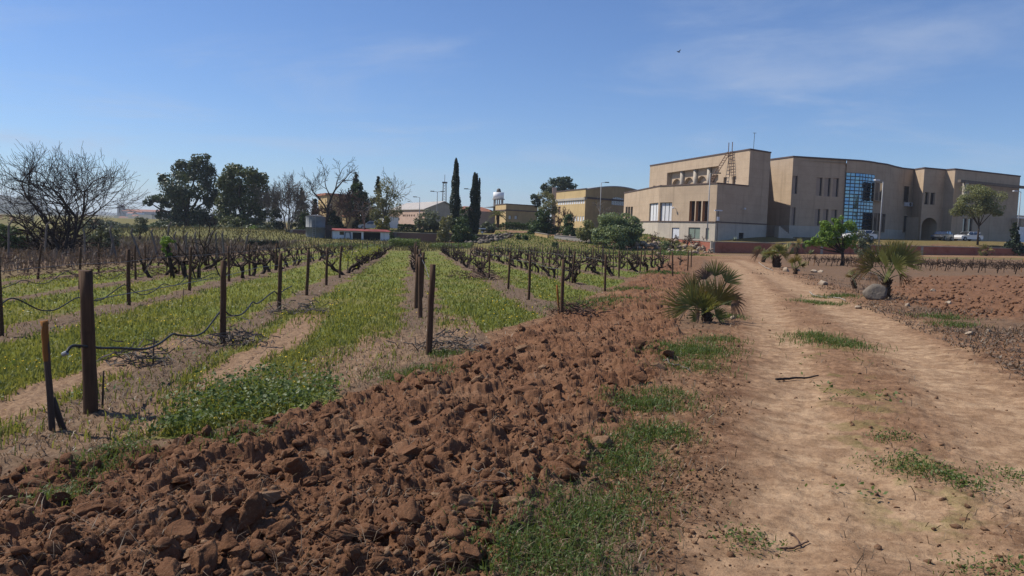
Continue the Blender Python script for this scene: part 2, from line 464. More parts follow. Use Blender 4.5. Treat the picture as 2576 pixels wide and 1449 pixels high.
# ================================================================== GROUND
def ground_material():
    t = NT("ground_soil_grass"); p = t.pos()
    A = {k: t.attr(k) for k in ("plough", "plough2", "track", "rut", "grass", "dry", "bare", "yellow")}
    big = t.noise(p, 0.35, 3); med = t.noise(p, 2.3, 6, .62); fine = t.noise(p, 17, 6, .7); grit = t.noise(p, 70, 4, .75)
    soil = t.mix(t.rng(med, .35, .65), (.235, .138, .080), (.150, .082, .047))
    soil = t.mix(t.rng(fine, .52, .68), soil, (.30, .195, .12))
    soil = t.mix(t.rng(grit, .55, .7), soil, (.11, .065, .042))
    red = t.mix(t.rng(med, .3, .7), (.172, .088, .048), (.126, .061, .034))
    red = t.mix(t.rng(fine, .52, .72), red, (.235, .138, .080))
    red = t.mix(t.rng(t.noise(p, .9, 4, .6), .5, .68, 0, .6), red, (.215, .125, .074))
    trk = t.mix(t.rng(med, .35, .65), (.33, .218, .132), (.225, .135, .080))
    trk = t.mix(t.rng(big, .42, .62), trk, (.225, .132, .077))
    trk = t.mix(t.rng(fine, .55, .68), trk, (.17, .098, .058))
    trk = t.mix(t.rng(grit, .56, .7), trk, (.15, .09, .055))
    rut = t.mix(t.rng(med, .35, .65), (.39, .268, .168), (.29, .187, .113))
    rut = t.mix(t.rng(fine, .56, .7), rut, (.24, .145, .085))
    rut = t.mix(t.rng(grit, .6, .75), rut, (.2, .12, .075))
    dry = t.mix(t.rng(fine, .35, .65), (.165, .118, .08), (.105, .068, .046))
    dry = t.mix(t.rng(grit, .55, .7), dry, (.25, .19, .13))
    bare = t.mix(t.rng(fine, .4, .65), (.28, .185, .115), (.17, .105, .066))
    ga = t.mix(t.rng(fine, .3, .7), (.108, .138, .030), (.165, .180, .050))
    ga = t.mix(t.rng(grit, .55, .75), ga, (.06, .075, .02))
    gy = t.mix(t.rng(fine, .3, .7), (.215, .205, .045), (.160, .170, .042))
    spk = t.n('ShaderNodeTexVoronoi', feature='F1'); spk.inputs['Scale'].default_value = 42; t.t.links.new(p, spk.inputs['Vector'])
    crag = t.noise(p, 6.5, 9, .78)
    def wear(col, lo, hi): return t.mix(1.0, col, t.mix(t.rng(crag, .36, .64), lo, hi), 'MULTIPLY')
    trk = wear(trk, (.62, .58, .56), (1.18, 1.18, 1.18)); rut = wear(rut, (.70, .66, .63), (1.15, 1.15, 1.15)); soil = wear(soil, (.55, .52, .5), (1.2, 1.2, 1.2))
    trk = t.mix(t.math('MULTIPLY', t.rng(spk.outputs['Distance'], .22, .10), t.rng(med, .45, .6)), trk, t.mix(t.rng(spk.outputs['Color'], .3, .7), (.13, .08, .05), (.42, .31, .21)))
    c = t.mix(A['track'], soil, trk)
    c = t.mix(t.math('MULTIPLY', A['rut'], A['track']), c, rut)
    c = t.mix(A['dry'], c, dry)
    c = t.mix(A['bare'], c, bare)
    gr = t.mix(t.math('MULTIPLY', A['yellow'], .8), ga, gy)
    gf = t.math('MULTIPLY', A['grass'], t.rng(t.math('ADD', t.math('MULTIPLY', fine, .5), A['grass']), .5, .95))
    c = t.mix(gf, c, gr)
    c = t.mix(A['plough'], c, red)
    c = t.mix(t.math('MULTIPLY', A['plough2'], .9), c, t.mix(t.rng(med, .3, .7), (.20, .105, .06), (.15, .077, .044)))
    h = t.math('ADD', t.math('MULTIPLY', fine, .7), t.math('MULTIPLY', grit, .3))
    return t.done(t.bsdf(c, .95, t.bump(h, .75, .03), .08))
MAT_GROUND = ground_material()
def build_ground():
    a = np.concatenate([np.linspace(-180, -38.5, 36)[:-1], np.linspace(-38.5, 38.5, 720), np.linspace(38.5, 180, 36)[1:-1]])
    a = np.radians(a)
    inv = np.concatenate([np.linspace(1 / 2.6, 1 / 9, 330)[:-1], np.linspace(1 / 9, 1 / 45, 190)])
    r = np.concatenate([[0.25, 0.8, 1.4, 2.0], 1 / inv, np.geomspace(45, 170, 100)[1:], np.geomspace(170, 9000, 40)[1:]])
    A_, R_ = np.meshgrid(a, r)
    x, y = (R_ * np.sin(A_)).ravel(), (R_ * np.cos(A_)).ravel()
    m = masks(x, y)
    z = ground_z(x, y, m)
    na, nr = len(a), len(r)
    i = np.arange(nr - 1)[:, None] * na; j = np.arange(na)[None, :]; j2 = (j + 1) % na
    F = np.stack([i + j, i + j2, i + na + j2, i + na + j], -1).reshape(-1, 4)[:, ::-1]
    V = np.stack([x, y, z], 1)
    c = len(V); V = np.vstack([V, [0, 0, float(z[:na].mean())]])
    at_ = {k: np.append(m[k], 0) for k in ("plough", "plough2", "track", "rut", "grass", "dry", "bare", "yellow")}
    me = mesh("ground", V, F, True, None, at_)
    rough_ = np.append(m["plough"] > .3, False)[F].any(1)
    me.polygons.foreach_set("use_smooth", ~rough_)
    o = obj("ground", me, MAT_GROUND)
    o["kind"] = "structure"
    return o
GROUND = build_ground()

# ------------------------------------------------------------------ rocks and clods
def ico(sub):
    import bmesh
    bm = bmesh.new(); bmesh.ops.create_icosphere(bm, subdivisions=sub, radius=1)
    V = np.array([v.co[:] for v in bm.verts]); F = np.array([[v.index for v in f.verts] for f in bm.faces]); bm.free()
    return V, F
ICO1, ICO2, ICO3, ICO4 = ico(1), ico(2), ico(3), ico(4)
def rock_shape(seed, base=ICO2, cuts=9, rough=.12, flat=.75):
    r = np.random.default_rng(seed); V, F = base; V = V.copy()
    for _ in range(cuts):                                   # chipped facets
        n = r.normal(size=3); n /= np.linalg.norm(n); d = r.uniform(.42, .82)
        k = V @ n; V -= np.clip(k - d, 0, None)[:, None] * n
    n3 = fbm(V[:, 0] * 2.2 + V[:, 2] * 3 + seed, V[:, 1] * 2.2 - V[:, 2] * 2, seed, 4, .6) - .5
    n4 = fbm(V[:, 0] * 7 + V[:, 2] * 9 + seed, V[:, 1] * 7 - V[:, 2] * 6, seed + 3, 4, .65) - .5
    V = V * (1 + rough * 2 * n3 + rough * .9 * n4)[:, None] * np.array([1, r.uniform(.65, .95), flat * r.uniform(.7, 1.1)])
    return V, F
def soil_mat(name, c1, c2, c3):
    t = NT(name); p = t.pos()
    f = t.noise(p, 9, 6, .65); g = t.noise(p, 60, 5, .75)
    c = t.mix(t.rng(f, .35, .65), c1, c2); c = t.mix(t.rng(g, .52, .72), c, c3)
    return t.done(t.bsdf(c, .95, t.bump(t.math('ADD', f, t.math('MULTIPLY', g, .5)), .9, .025), .08))
MAT_CLOD = soil_mat("clod_soil", (.172, .088, .048), (.126, .061, .034), (.235, .138, .080))
MAT_CLODP = soil_mat("dry_clod_soil", (.245, .152, .092), (.185, .108, .064), (.30, .20, .13))
MAT_STONE = soil_mat("field_stone", (.34, .27, .2), (.24, .18, .13), (.42, .35, .28))
PLS = empty_soil = None
# ploughed soil: the strip itself belongs to the ground; its loose clods are pieces of it
BIG = [rock_shape(100 + i, ICO4, 13, .24, .72) for i in range(14)]
BIGM = []
for i, (V, F) in enumerate(BIG):
    me = mesh("clod", V, F, False); me.materials.append(MAT_CLOD if i < 12 else MAT_CLODP); BIGM.append(me)
def scatter_in(n, poly, rng, power=1.0, xr=None, rmax=60, rmin=3.0):
    """points in a world polygon, denser where they show larger"""
    P = np.array([p[:2] for p in poly]); out = []
    while len(out) < n:
        inv = rng.uniform(1 / rmax, 1 / rmin, 4000); r = 1 / inv; a = rng.uniform(-.72, .72, 4000)
        x, y = r * np.sin(a), r * np.cos(a)
        ok = inside(x, y, poly)
        out += list(zip(x[ok], y[ok]))
    return np.array(out[:n])
rg = np.random.default_rng(11)
# named larger clods measured in the photograph: (px, py of base, width px)
MEAS = [(1303, 893, 46), (1240, 905, 32), (1495, 908, 42), (1608, 880, 42), (895, 1100, 48), (1345, 1215, 90), (385, 1400, 90), (430, 1300, 80), (75, 1235, 90), (815, 1160, 60),
        (1040, 1270, 60), (1110, 1330, 90), (640, 1290, 80), (1230, 1390, 60), (1120, 1165, 55), (720, 1160, 60), (560, 1240, 60), (1020, 1180, 60), (230, 1320, 90), (320, 1430, 80),
        (150, 1300, 60), (950, 1140, 50), (1290, 1045, 44), (1340, 1010, 40), (1210, 1030, 44), (1440, 960, 40), (1400, 990, 40), (1540, 960, 38), (1075, 985, 50), (1120, 1050, 46),
        (560, 1360, 80), (480, 1440, 80), (690, 1430, 80), (860, 1400, 80), (900, 1280, 60), (780, 1240, 60), (1180, 1260, 60), (1260, 1160, 50), (1400, 1110, 44), (1470, 1060, 40)]
pts = []
for px, py, wd in MEAS:
    g = G(px, py); pts.append((g[0], g[1], wd / 2 / FPX * g[1]))
for x, y in scatter_in(250, PLOUGH, rg, rmax=34, rmin=3.3):
    r = math.hypot(x, y)
    pts.append((x, y, float((.03 + .085 * rg.uniform() ** 2) * (1 + .02 * r))))
pts = pts[:296]
XX = np.array([p[0] for p in pts]); YY = np.array([p[1] for p in pts]); ZZ = ground_z(XX, YY)
for (x, y, s), z in zip(pts, ZZ):
    me = BIGM[int(rg.integers(len(BIGM)))]
    o = bpy.data.objects.new("clod", me); o.location = (x, y, float(z) + s * .2); o.scale = (s * rg.uniform(.9, 1.5), s * rg.uniform(.75, 1.1), s * rg.uniform(.7, 1.15))
    o.rotation_euler = (rg.uniform(-.6, .6), rg.uniform(-.6, .6), rg.uniform(0, 6.28)); link(o, GROUND)
def many(shapes, P, S, rng, tilt=.7, squash=(.7, 1.1)):
    """joins shapes scattered at P (n,3) with sizes S"""
    Vs, Fs, b = [], [], 0; var = []
    for k, (V, F) in enumerate(shapes):
        sel = np.arange(k, len(P), len(shapes)); n = len(sel)
        if n == 0: continue
        ang = rng.uniform(0, 6.28, n); tx = rng.uniform(-tilt, tilt, n); ty = rng.uniform(-tilt, tilt, n)
        ca, sa = np.cos(ang), np.sin(ang); cx, sx = np.cos(tx), np.sin(tx); cy, sy = np.cos(ty), np.sin(ty)
        W = V[None] * (S[sel][:, None] * np.stack([rng.uniform(.8, 1.3, n), rng.uniform(.7, 1.1, n), rng.uniform(*squash, n)], 1))[:, None]
        x, y, z = W[..., 0], W[..., 1], W[..., 2]
        y, z = y * cx[:, None] - z * sx[:, None], y * sx[:, None] + z * cx[:, None]
        x, z = x * cy[:, None] + z * sy[:, None], -x * sy[:, None] + z * cy[:, None]
        x, y = x * ca[:, None] - y * sa[:, None], x * sa[:, None] + y * ca[:, None]
        W = np.stack([x, y, z], -1) + P[sel][:, None]
        Vs.append(W.reshape(-1, 3)); Fs.append((F[None] + (np.arange(n) * len(V))[:, None, None] + b).reshape(-1, F.shape[1]))
        var.append(np.repeat(rng.uniform(0, 1, n), len(V)))
        b += n * len(V)
    return np.vstack(Vs), np.vstack(Fs), np.concatenate(var)
def clod_mass(poly, n, name, mat, seed, smin, smax, rmax, rmin=3.0, base=ICO1, soft=0):
    rng = np.random.default_rng(seed)
    p = scatter_in(n, poly, rng, rmax=rmax, rmin=rmin)
    if soft:
        p = p[rng.uniform(0, 1, n) < sstep(0, soft, sdf(p[:, 0], p[:, 1], poly) + (fbm(p[:, 0] * 1.4, p[:, 1] * 1.4, 61) - .55) * soft * 1.6)]; n = len(p)
    m = masks(p[:, 0], p[:, 1]); z = ground_z(p[:, 0], p[:, 1], m)
    r = np.hypot(p[:, 0], p[:, 1])
    S = rng.uniform(0, 1, n) ** 2.2 * (smax - smin) + smin; S = S * (1 + .025 * r)
    shp = [rock_shape(seed * 10 + i, base, 7, .18, .85) for i in range(8)]
    V, F, var = many(shp, np.column_stack([p, z + S * .32]), S, rng)
    o = obj(name, mesh(name, V, F, False, var), mat, GROUND); o["kind"] = "stuff"
    return o
clod_mass(PLOUGH, 10500, "soil_crumbs", MAT_CLOD, 21, .004, .016, 100)
clod_mass(PLOUGH, 1500, "small_clods", MAT_CLOD, 24, .012, .05, 100, base=ICO2)
clod_mass(PLOUGH, 1800, "pale_crumbs", MAT_CLODP, 22, .005, .026, 40)
clod_mass(PLOUGH2, 1500, "small_clods", soil_mat("red_clod_soil", (.20, .105, .06), (.15, .077, .044), (.25, .15, .095)), 23, .015, .06, 60, 15)
VERGEL = GP((1400, 1446), (1470, 1280), (1560, 1150), (1640, 1040), (1710, 950), (1850, 850), (1895, 900), (1915, 1100), (1900, 1300), (1850, 1446))
clod_mass(VERGEL, 7000, 'verge_crumbs', soil_mat('verge_crumb_soil', (.19, .108, .062), (.135, .073, .042), (.27, .17, .105)), 25, .003, .016, 16, soft=.8)
ALLNEAR = GP((1300, 1446), (1500, 1160), (1700, 900), (1850, 690), (2000, 690), (2575, 850), (2800, 1446)) + [(3, 2), (0.6, 2)]
MAT_CRUMB = soil_mat('track_crumb', (.21, .12, .07), (.14, .078, .046), (.30, .20, .13))
def pebbles():
    rng = np.random.default_rng(31)
    p = scatter_in(12000, ALLNEAR, rng, rmax=40, rmin=2.6)
    m = masks(p[:, 0], p[:, 1]); keep = (rng.uniform(0, 1, len(p)) > m['rut'] * .8) & (rng.uniform(0, 1, len(p)) > m['track'] * .5) & (m['plough'] < .3) & (fbm(p[:, 0] * 1.6, p[:, 1] * 1.6, 33) > rng.uniform(.25, .6, len(p)))
    p = p[keep]; z = ground_z(p[:, 0], p[:, 1]); r = np.hypot(p[:, 0], p[:, 1])
    S = (rng.uniform(0, 1, len(p)) ** 5 * .026 + .0025) * (1 + .03 * r)
    shp = [rock_shape(310 + i, ICO1, 5, .1, .7) for i in range(6)]
    V, F, var = many(shp, np.column_stack([p, z + S * .1]), S, rng)
    o = obj("pebbles", mesh("pebbles", V, F, False, var), MAT_CRUMB, GROUND); o["kind"] = "stuff"
pebbles()

# ------------------------------------------------------------------ grass and weeds
MAT_BLADE = m_leaf("grass_blade", (.115, .150, .034), (.250, .250, .066), .42)
MAT_WEED = m_leaf("weed_leaf", (.060, .105, .024), (.125, .165, .042), .38)
MAT_STRAW = m_leaf("dry_straw", (.10, .068, .045), (.25, .18, .115), .15)
MAT_SCRUB = m_leaf("scrub_twig", (.10, .068, .048), (.21, .155, .11), .1)
MAT_FLOWER = m_plain("yellow_petal", (.75, .52, .02), (.7, .45, .02), 3, .6, 0)
def blades(P, H, W, rng, lean=.5, segs=2):
    """bent blades: P (n,3) roots, heights H, widths W"""
    n = len(P); a = rng.uniform(0, 6.28, n); la = rng.uniform(0, 6.28, n); lm = rng.uniform(.1, 1, n) * lean
    dx, dy = np.cos(a), np.sin(a); lx, ly = np.cos(la) * lm, np.sin(la) * lm
    w = np.stack([dx * W, dy * W, 0 * W], 1) * .5
    mid = P + np.stack([lx * H * .25, ly * H * .25, H * .55], 1); tip = P + np.stack([lx * H, ly * H, H * (1 - .25 * lm)], 1)
    V = np.stack([P - w, P + w, mid + w * .8, mid - w * .8, tip], 1).reshape(-1, 3)
    b = np.arange(n)[:, None] * 5
    F = np.concatenate([b + [0, 1, 2], b + [0, 2, 3], b + [3, 2, 4]], 0)
    return V, F, np.repeat(rng.uniform(0, 1, n), 5)
def leafquads(P, S, rng, up=.4, N=None, asp=.6):
    """flat leaves at P, size S, random facing (biased upward, or along N)"""
    n = len(P); d = rng.normal(size=(n, 3)); d[:, 2] = np.abs(d[:, 2]) + up
    if N is not None: d = rng.normal(size=(n, 3)) * .7 + N
    d /= np.linalg.norm(d, axis=1)[:, None]
    a = np.cross(d, rng.normal(size=(n, 3))); a /= np.linalg.norm(a, axis=1)[:, None] + 1e-9
    b = np.cross(d, a)
    a = a * S[:, None] * .5; b = b * S[:, None] * .5 * asp
    V = np.stack([P - a, P - b, P + a, P + b], 1).reshape(-1, 3)
    F = np.arange(n)[:, None] * 4 + np.array([0, 1, 2, 3])
    return V, F, np.repeat(rng.uniform(0, 1, n), 4)
def stuff(name, parts, mat, label, cat=None):
    """joins triangle/quad batches into one uncountable mass"""
    V = np.vstack([p[0] for p in parts]); var = np.concatenate([p[2] for p in parts]); Fs = []; b = 0
    for p in parts:
        f = p[1]
        if f.shape[1] == 4: f = np.vstack([f[:, [0, 1, 2]], f[:, [0, 2, 3]]])
        Fs.append(f + b); b += len(p[0])
    o = obj(name, mesh(name, V, np.vstack(Fs), False, var), mat); o["kind"] = "stuff"
    if label: o["label"] = label
    o["category"] = cat or name.replace("_", " ")
    return o
def sample(n, rmin, rmax, amin, amax, rng, weight):
    inv = rng.uniform(1 / rmax, 1 / rmin, n); r = 1 / inv; a = rng.uniform(amin, amax, n)
    x, y = r * np.sin(a), r * np.cos(a); m = masks(x, y)
    k = rng.uniform(0, 1, n) < weight(m, x, y)
    x, y = x[k], y[k]; m = {q: v[k] for q, v in m.items()}
    return x, y, ground_z(x, y, m), m
rg = np.random.default_rng(5)
# short lawn of the lanes
x, y, z, m = sample(300000, 5, 95, -.72, .62, rg, lambda m, x, y: m['grass'] * (m['vin'] > .2) * np.where(m['weeds'] > .3, .4, 1) * (.35 + .65 * (1 - m['strip'])))
r = np.hypot(x, y)
H = rg.uniform(.035, .11, len(x)) * (1 + .006 * r) * (.55 + .9 * fbm(x * .7, y * .7, 91)); W = .006 + .0011 * r
Vb, Fb, vb = blades(np.column_stack([x, y, z - .005]), H, W, rg, .8)
vb = np.clip(vb * .55 + np.repeat(m['yellow'], 5) * .5 + .1 * np.repeat(fbm(x * 1.5, y * 1.5, 93), 5), 0, 1)
stuff("lane_grass", [(Vb, Fb, vb)], MAT_BLADE, "short green and yellowish grass covering the lanes between the vine rows", "grass")
# clover-like broad leaves in the lanes and lush weeds at the field edge
x, y, z, m = sample(150000, 5, 40, -.72, .5, rg, lambda m, x, y: m['grass'] * np.where(m['weeds'] > .3, 1.0, .25 * (fbm(x * 1.2, y * 1.2, 95) > .5)))
r = np.hypot(x, y); hh = np.where(m['weeds'] > .3, .26, .07) * (.3 + fbm(x * 2.2, y * 2.2, 96))
P = np.column_stack([x, y, z + rg.uniform(0, 1, len(x)) ** .6 * hh])
Vl, Fl, vl = leafquads(P, rg.uniform(.018, .045, len(x)) * (1 + .03 * r), rg, .7, None, .65)
stuff("broadleaf_weeds", [(Vl, Fl, vl)], MAT_WEED, "lush dark green weeds at the corner of the ploughed strip", "weeds")
# tufts on the verge beside the track, in the track's middle and round the palms
TUFT = [(1620, 1020, .35), (1660, 1030, .35), (1580, 1030, .3), (1640, 1090, .3), (1680, 1105, .3), (1600, 1110, .3), (1560, 1150, .35), (1545, 1185, .3), (1590, 1170, .3), (1430, 1300, .35), (1490, 1330, .35),
        (1330, 1390, .4), (1400, 1420, .4), (1290, 1430, .35), (1450, 1430, .35), (1380, 1360, .3), (1720, 900, .6), (1750, 880, .6), (1700, 890, .5), (1780, 890, .5), (1800, 860, .5), (1830, 800, .4),
        (2240, 1100, .2), (2270, 1165, .35), (2300, 1180, .3), (2370, 1200, .2), (2440, 1215, .2), (2570, 1185, .3), (1880, 1350, .2), (2520, 1440, .3), (2080, 860, .6), (2040, 845, .5), (2130, 870, .5),
        (2360, 800, .6), (2400, 820, .5), (2100, 745, .7), (2060, 760, .7), (1480, 770, .9), (1530, 760, .9), (1450, 780, .8), (1580, 735, .8), (600, 1130, .3), (300, 1150, .25), (240, 1190, .25),
        (150, 1270, .2), (560, 1130, .25), (1660, 690, 1.2), (1120, 895, .3), (1010, 955, .5), (1060, 950, .4), (650, 1010, .5), (1680, 1000, .4), (1740, 930, .5), (1500, 1290, .35), (1560, 1250, .4)]
parts, parts2 = [], []
for px, py, s in TUFT:
    g = G(px, py); d = g[1]; n = int(90 + 520 * s)
    q = rg.normal(size=(n, 2)) * s * np.array([.5, .5]); X, Y = g[0] + q[:, 0], g[1] + q[:, 1]
    Z = ground_z(X, Y)
    h = rg.uniform(.03, .10, n) * (1 + .015 * d)
    if px > 1800 and py > 1000: X, Y, Z, h = X[::3], Y[::3], Z[::3], h[::3] * .5
    parts.append(blades(np.column_stack([X, Y, Z]), h, .0032 + .0006 * d + 0 * h, rg, 1.3))
    n2 = n; q = rg.normal(size=(n2, 2)) * s * .45; X, Y = g[0] + q[:, 0], g[1] + q[:, 1]; Z = ground_z(X, Y)
    parts2.append(leafquads(np.column_stack([X, Y, Z + rg.uniform(0, .06, n2)]), rg.uniform(.010, .028, n2) * (1 + .02 * d), rg, .6))
stuff("verge_grass", parts, MAT_WEED, "green grass tufts on the verge beside the dirt track and ploughed strip", "grass")
stuff("verge_weeds", parts2, MAT_WEED, "small leafy weeds on the verge of the dirt track", "weeds")
# yellow flowers dotted in the near lanes
x, y, z, m = sample(9000, 5.5, 40, -.7, .1, rg, lambda m, x, y: m['grass'] * (m['vin'] > .3) * (fbm(x * .8, y * .8, 97) > .52) * .55)
Vl, Fl, vl = leafquads(np.column_stack([x, y, z + rg.uniform(.06, .13, len(x))]), .016 + .0009 * np.hypot(x, y), rg, 1.5, None, .9)
stuff("yellow_flowers", [(Vl, Fl, vl)], MAT_FLOWER, "tiny yellow wild flowers dotted over the grass lanes", "flowers")
# straw, twigs and dead weeds along the rows and on the headland
x, y, z, m = sample(60000, 4.5, 90, -.75, .62, rg, lambda m, x, y: m['dry'] * (m['vin'] > .05) * .8)
r = np.hypot(x, y); n = len(x)
Vs, Fs, vs = blades(np.column_stack([x, y, z]), rg.uniform(.02, .07, n) * (1 + .006 * r), .003 + .0008 * r, rg, 2.6)
x, y, z, m = sample(40000, 3, 40, -.2, .75, rg, lambda m, x, y: (1 - m['plough']) * (1 - m['rut']) * (1 - m['grass']) * (1 - .75 * m['track']) * .35)
r = np.hypot(x, y); n = len(x)
V2, F2, v2 = blades(np.column_stack([x, y, z]), rg.uniform(.02, .09, n) * (1 + .01 * r), .003 + .0008 * r, rg, 2.5)
q = scatter_in(1600, PLOUGH, rg, rmax=30, rmin=3.2); zq = ground_z(q[:, 0], q[:, 1])
V3, F3, v3 = blades(np.column_stack([q, zq + .015]), rg.uniform(.03, .11, len(q)), .0022 + .0004 * np.hypot(q[:, 0], q[:, 1]), rg, 3.5)
stuff("dry_straw", [(Vs, Fs, vs), (V2, F2, v2), (V3, F3, v3)], MAT_STRAW, "dry straw and dead weeds along the vine rows and field edges", "straw")
# rank dry grass and brush beyond the left end of the vineyard
def brush(n, x0, x1, y0, y1, hmin, hmax, fn=None):
    X, Y = rg.uniform(x0, x1, n), rg.uniform(y0, y1, n)
    k = np.ones(n, bool) if fn is None else fn(X, Y)
    X, Y = X[k], Y[k]; Z = base_z(X, Y); d = np.hypot(X, Y)
    H = rg.uniform(hmin, hmax, len(X)) * (.35 + 1.1 * fbm(X * .5, Y * .5, 99))
    return blades(np.column_stack([X, Y, Z - .02]), H, .012 + .0011 * d, rg, .6)
def uband(lo, hi, vlo=0, vhi=200):
    def f(X, Y):
        u, v = uv(X, Y); return (u > lo) & (u < hi) & (v > vlo) & (v < vhi)
    return f
stuff("dry_scrub", [brush(42000, -75, -10, 18, 100, .2, .75, uband(-60, -14.5, 20, 105))], MAT_SCRUB, "brown rank dry grass and brush beyond the left vine rows", "scrub")
stuff("field_grass", [brush(26000, -95, -8, 84, 160, .15, .5, lambda X, Y: sdf(X, Y, TERR) < -1)], m_leaf("meadow_blade", (.070, .078, .030), (.150, .135, .060), .3),
      "green meadow grass around the shed beyond the vineyard", "grass")
stuff("bank_grass", [brush(9000, -3, 22, 84, 122, .05, .3, lambda X, Y: seg_dist(X, Y, PATH) > 2)], MAT_WEED, "green grass growing on the bank below the yellow hall", "grass")
VERGER = GP((1860, 690), (1960, 690), (2140, 760), (2330, 840), (2575, 950), (2575, 790), (2330, 770), (2230, 730), (2060, 690), (1950, 665))
q = scatter_in(9000, VERGER, rg, rmax=60, rmin=8); q = q[fbm(q[:, 0] * .8, q[:, 1] * .8, 203) > rg.uniform(.3, .62, len(q))]; rq = np.hypot(q[:, 0], q[:, 1])
stuff("leaf_litter", [leafquads(np.column_stack([q, ground_z(q[:, 0], q[:, 1]) + .01]), rg.uniform(.015, .05, len(q)) * (1 + .02 * rq), rg, 1.5), blades(np.column_stack([q[::3], ground_z(q[::3, 0], q[::3, 1])]), rg.uniform(.04, .14, len(q[::3])), .004 + .0007 * rq[::3], rg, 2.2)], m_leaf("litter_leaf", (.055, .038, .028), (.19, .135, .09), .1), "dead leaves and litter under the palms on the right-hand verge", "litter")

# ================================================================== BUILDINGS
def wall_mat(name, c1, c2, streak=.5, course=1.25):
    t = NT(name); p = t.pos()
    f = t.noise(p, .6, 5, .6); g = t.noise(t.mapping(p, (3, 3, 14)), 1.0, 4, .6)
    c = t.mix(t.rng(f, .35, .7), c1, c2)
    c = t.mix(t.rng(g, .5, .75), c, tuple(k * .8 for k in c1))
    s = t.noise(t.mapping(p, (1.6, 1.6, .07)), 1.0, 5, .65)
    c = t.mix(t.math('MULTIPLY', t.rng(s, .52, .70), streak), c, tuple(k * .58 for k in c1))
    w = t.n("ShaderNodeTexWave", bands_direction='Z'); w.inputs['Scale'].default_value = .5 / course * .62; t.t.links.new(p, w.inputs['Vector'])
    w.inputs['Distortion'].default_value = .3
    c = t.mix(t.rng(w.outputs['Fac'], .95, 1.0, 0, .16), c, tuple(k * .62 for k in c1))
    return t.done(t.bsdf(c, .9, t.bump(g, .4, .02), .1))
M_TAN = wall_mat("tan_brick", (.47, .36, .255), (.41, .31, .22))
M_PLINTH = wall_mat("pale_plinth_render", (.50, .44, .36), (.42, .37, .31), .6, 9)
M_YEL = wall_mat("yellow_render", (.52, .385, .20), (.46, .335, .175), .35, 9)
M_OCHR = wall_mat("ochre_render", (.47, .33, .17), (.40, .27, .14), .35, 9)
M_PINK = wall_mat("salmon_render", (.50, .36, .29), (.44, .31, .25), .3, 9)
M_WHITE = wall_mat("whitewash", (.84, .84, .84), (.76, .77, .78), .25, 9)
M_GREYW = wall_mat("grey_render", (.42, .38, .33), (.36, .33, .29), .4, 9)
M_COPE = m_plain("dark_coping", (.12, .085, .075), (.09, .065, .06), 2, .7)
M_ROOF = m_plain("flat_roof_gravel", (.30, .27, .24), (.24, .22, .2), 2, .9)
M_BEAM = m_plain("dull_beam_concrete", (.20, .165, .135), (.15, .125, .105), 2, .9)
M_TILE = m_plain("clay_tile", (.36, .16, .10), (.27, .12, .08), 1.5, .85)
M_CORR = m_plain("grey_sheet_roof", (.42, .39, .36), (.34, .31, .29), .8, .8)
M_FRAME = m_plain("window_frame", (.16, .14, .13), (.12, .1, .1), 4, .5)
M_BLIND = m_plain("white_blind", (.66, .66, .66), (.58, .58, .60), 1.2, .6, 0)
M_SHUT = m_plain("beige_blind", (.36, .28, .22), (.32, .25, .2), 2, .7, 0)
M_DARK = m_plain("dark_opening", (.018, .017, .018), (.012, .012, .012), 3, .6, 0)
M_ORANGE = m_plain("terracotta_reveal", (.42, .20, .10), (.36, .17, .09), 3, .8)
M_GREEND = m_plain("grey_green_door", (.20, .245, .20), (.17, .21, .175), 3, .5, .1)
M_WHITED = m_plain("white_door", (.62, .64, .68), (.55, .57, .6), 3, .5, .1)
M_METAL = m_plain("galvanised_metal", (.30, .31, .32), (.24, .25, .265), 6, .55, .1, .004, .3, .2)
M_DMETAL = m_plain("dark_metal", (.09, .08, .075), (.06, .055, .05), 6, .5, .1)
M_RUST = m_plain("rusty_brown_paint", (.17, .10, .07), (.12, .075, .055), 6, .7)
def m_glass(name, c, rough=.05):
    t = NT(name); f = t.noise(t.objc(), .9, 2)
    return t.done(t.bsdf(c, rough, t.bump(f, .05, .02), 1.0, 0.0, **{"Coat Weight": 1.0, "Coat Roughness": .02}))
M_GLASS = m_glass("dark_glass", (.02, .022, .026))
M_CURT = NT("blue_reflective_glass"); M_CURT = M_CURT.done(M_CURT.bsdf((.15, .26, .37), .06, M_CURT.bump(M_CURT.noise(M_CURT.pos(), .35, 2), .12, .05), .8, .85))
def wpart(name, V, F, mat, parent, smooth=False, sub=None):
    """a part given in world coordinates under an unrotated thing"""
    o = obj(name, mesh(name, V, F, smooth), mat, sub if sub is not None else parent)
    if sub is None: o.location = -parent.location
    return o
def wmb(name, mb, mat, parent, smooth=False, sub=None): return wpart(name, mb.V, mb.F, mat, parent, smooth, sub)
class Plane:
    """a vertical wall plane from p0 to p1 (left to right seen from outside)"""
    def __init__(s, p0, p1):
        s.p0, s.p1 = np.array(p0[:2], float), np.array(p1[:2], float)
        e = s.p1 - s.p0; s.L = np.hypot(*e); s.e = e / s.L; s.n = np.array([s.e[1], -s.e[0]])
    def P(s, q, z, out=0.0):
        p = s.p0 + s.e * q + s.n * out; return (p[0], p[1], z)
    def hit(s, px, py):
        d = ray(px, py); c = np.array([0.0, 0.0])
        t = ((s.p0 - c) @ s.n) / (d[:2] @ s.n); p = d[:2] * t
        return (p - s.p0) @ s.e, EYE + d[2] * t
    def rect(s, a, b):
        """opening from two photograph points (top-left, bottom-right)"""
        (s0, z1), (s1, z0) = s.hit(*a), s.hit(*b); return (min(s0, s1), max(s0, s1), min(z0, z1), max(z0, z1))
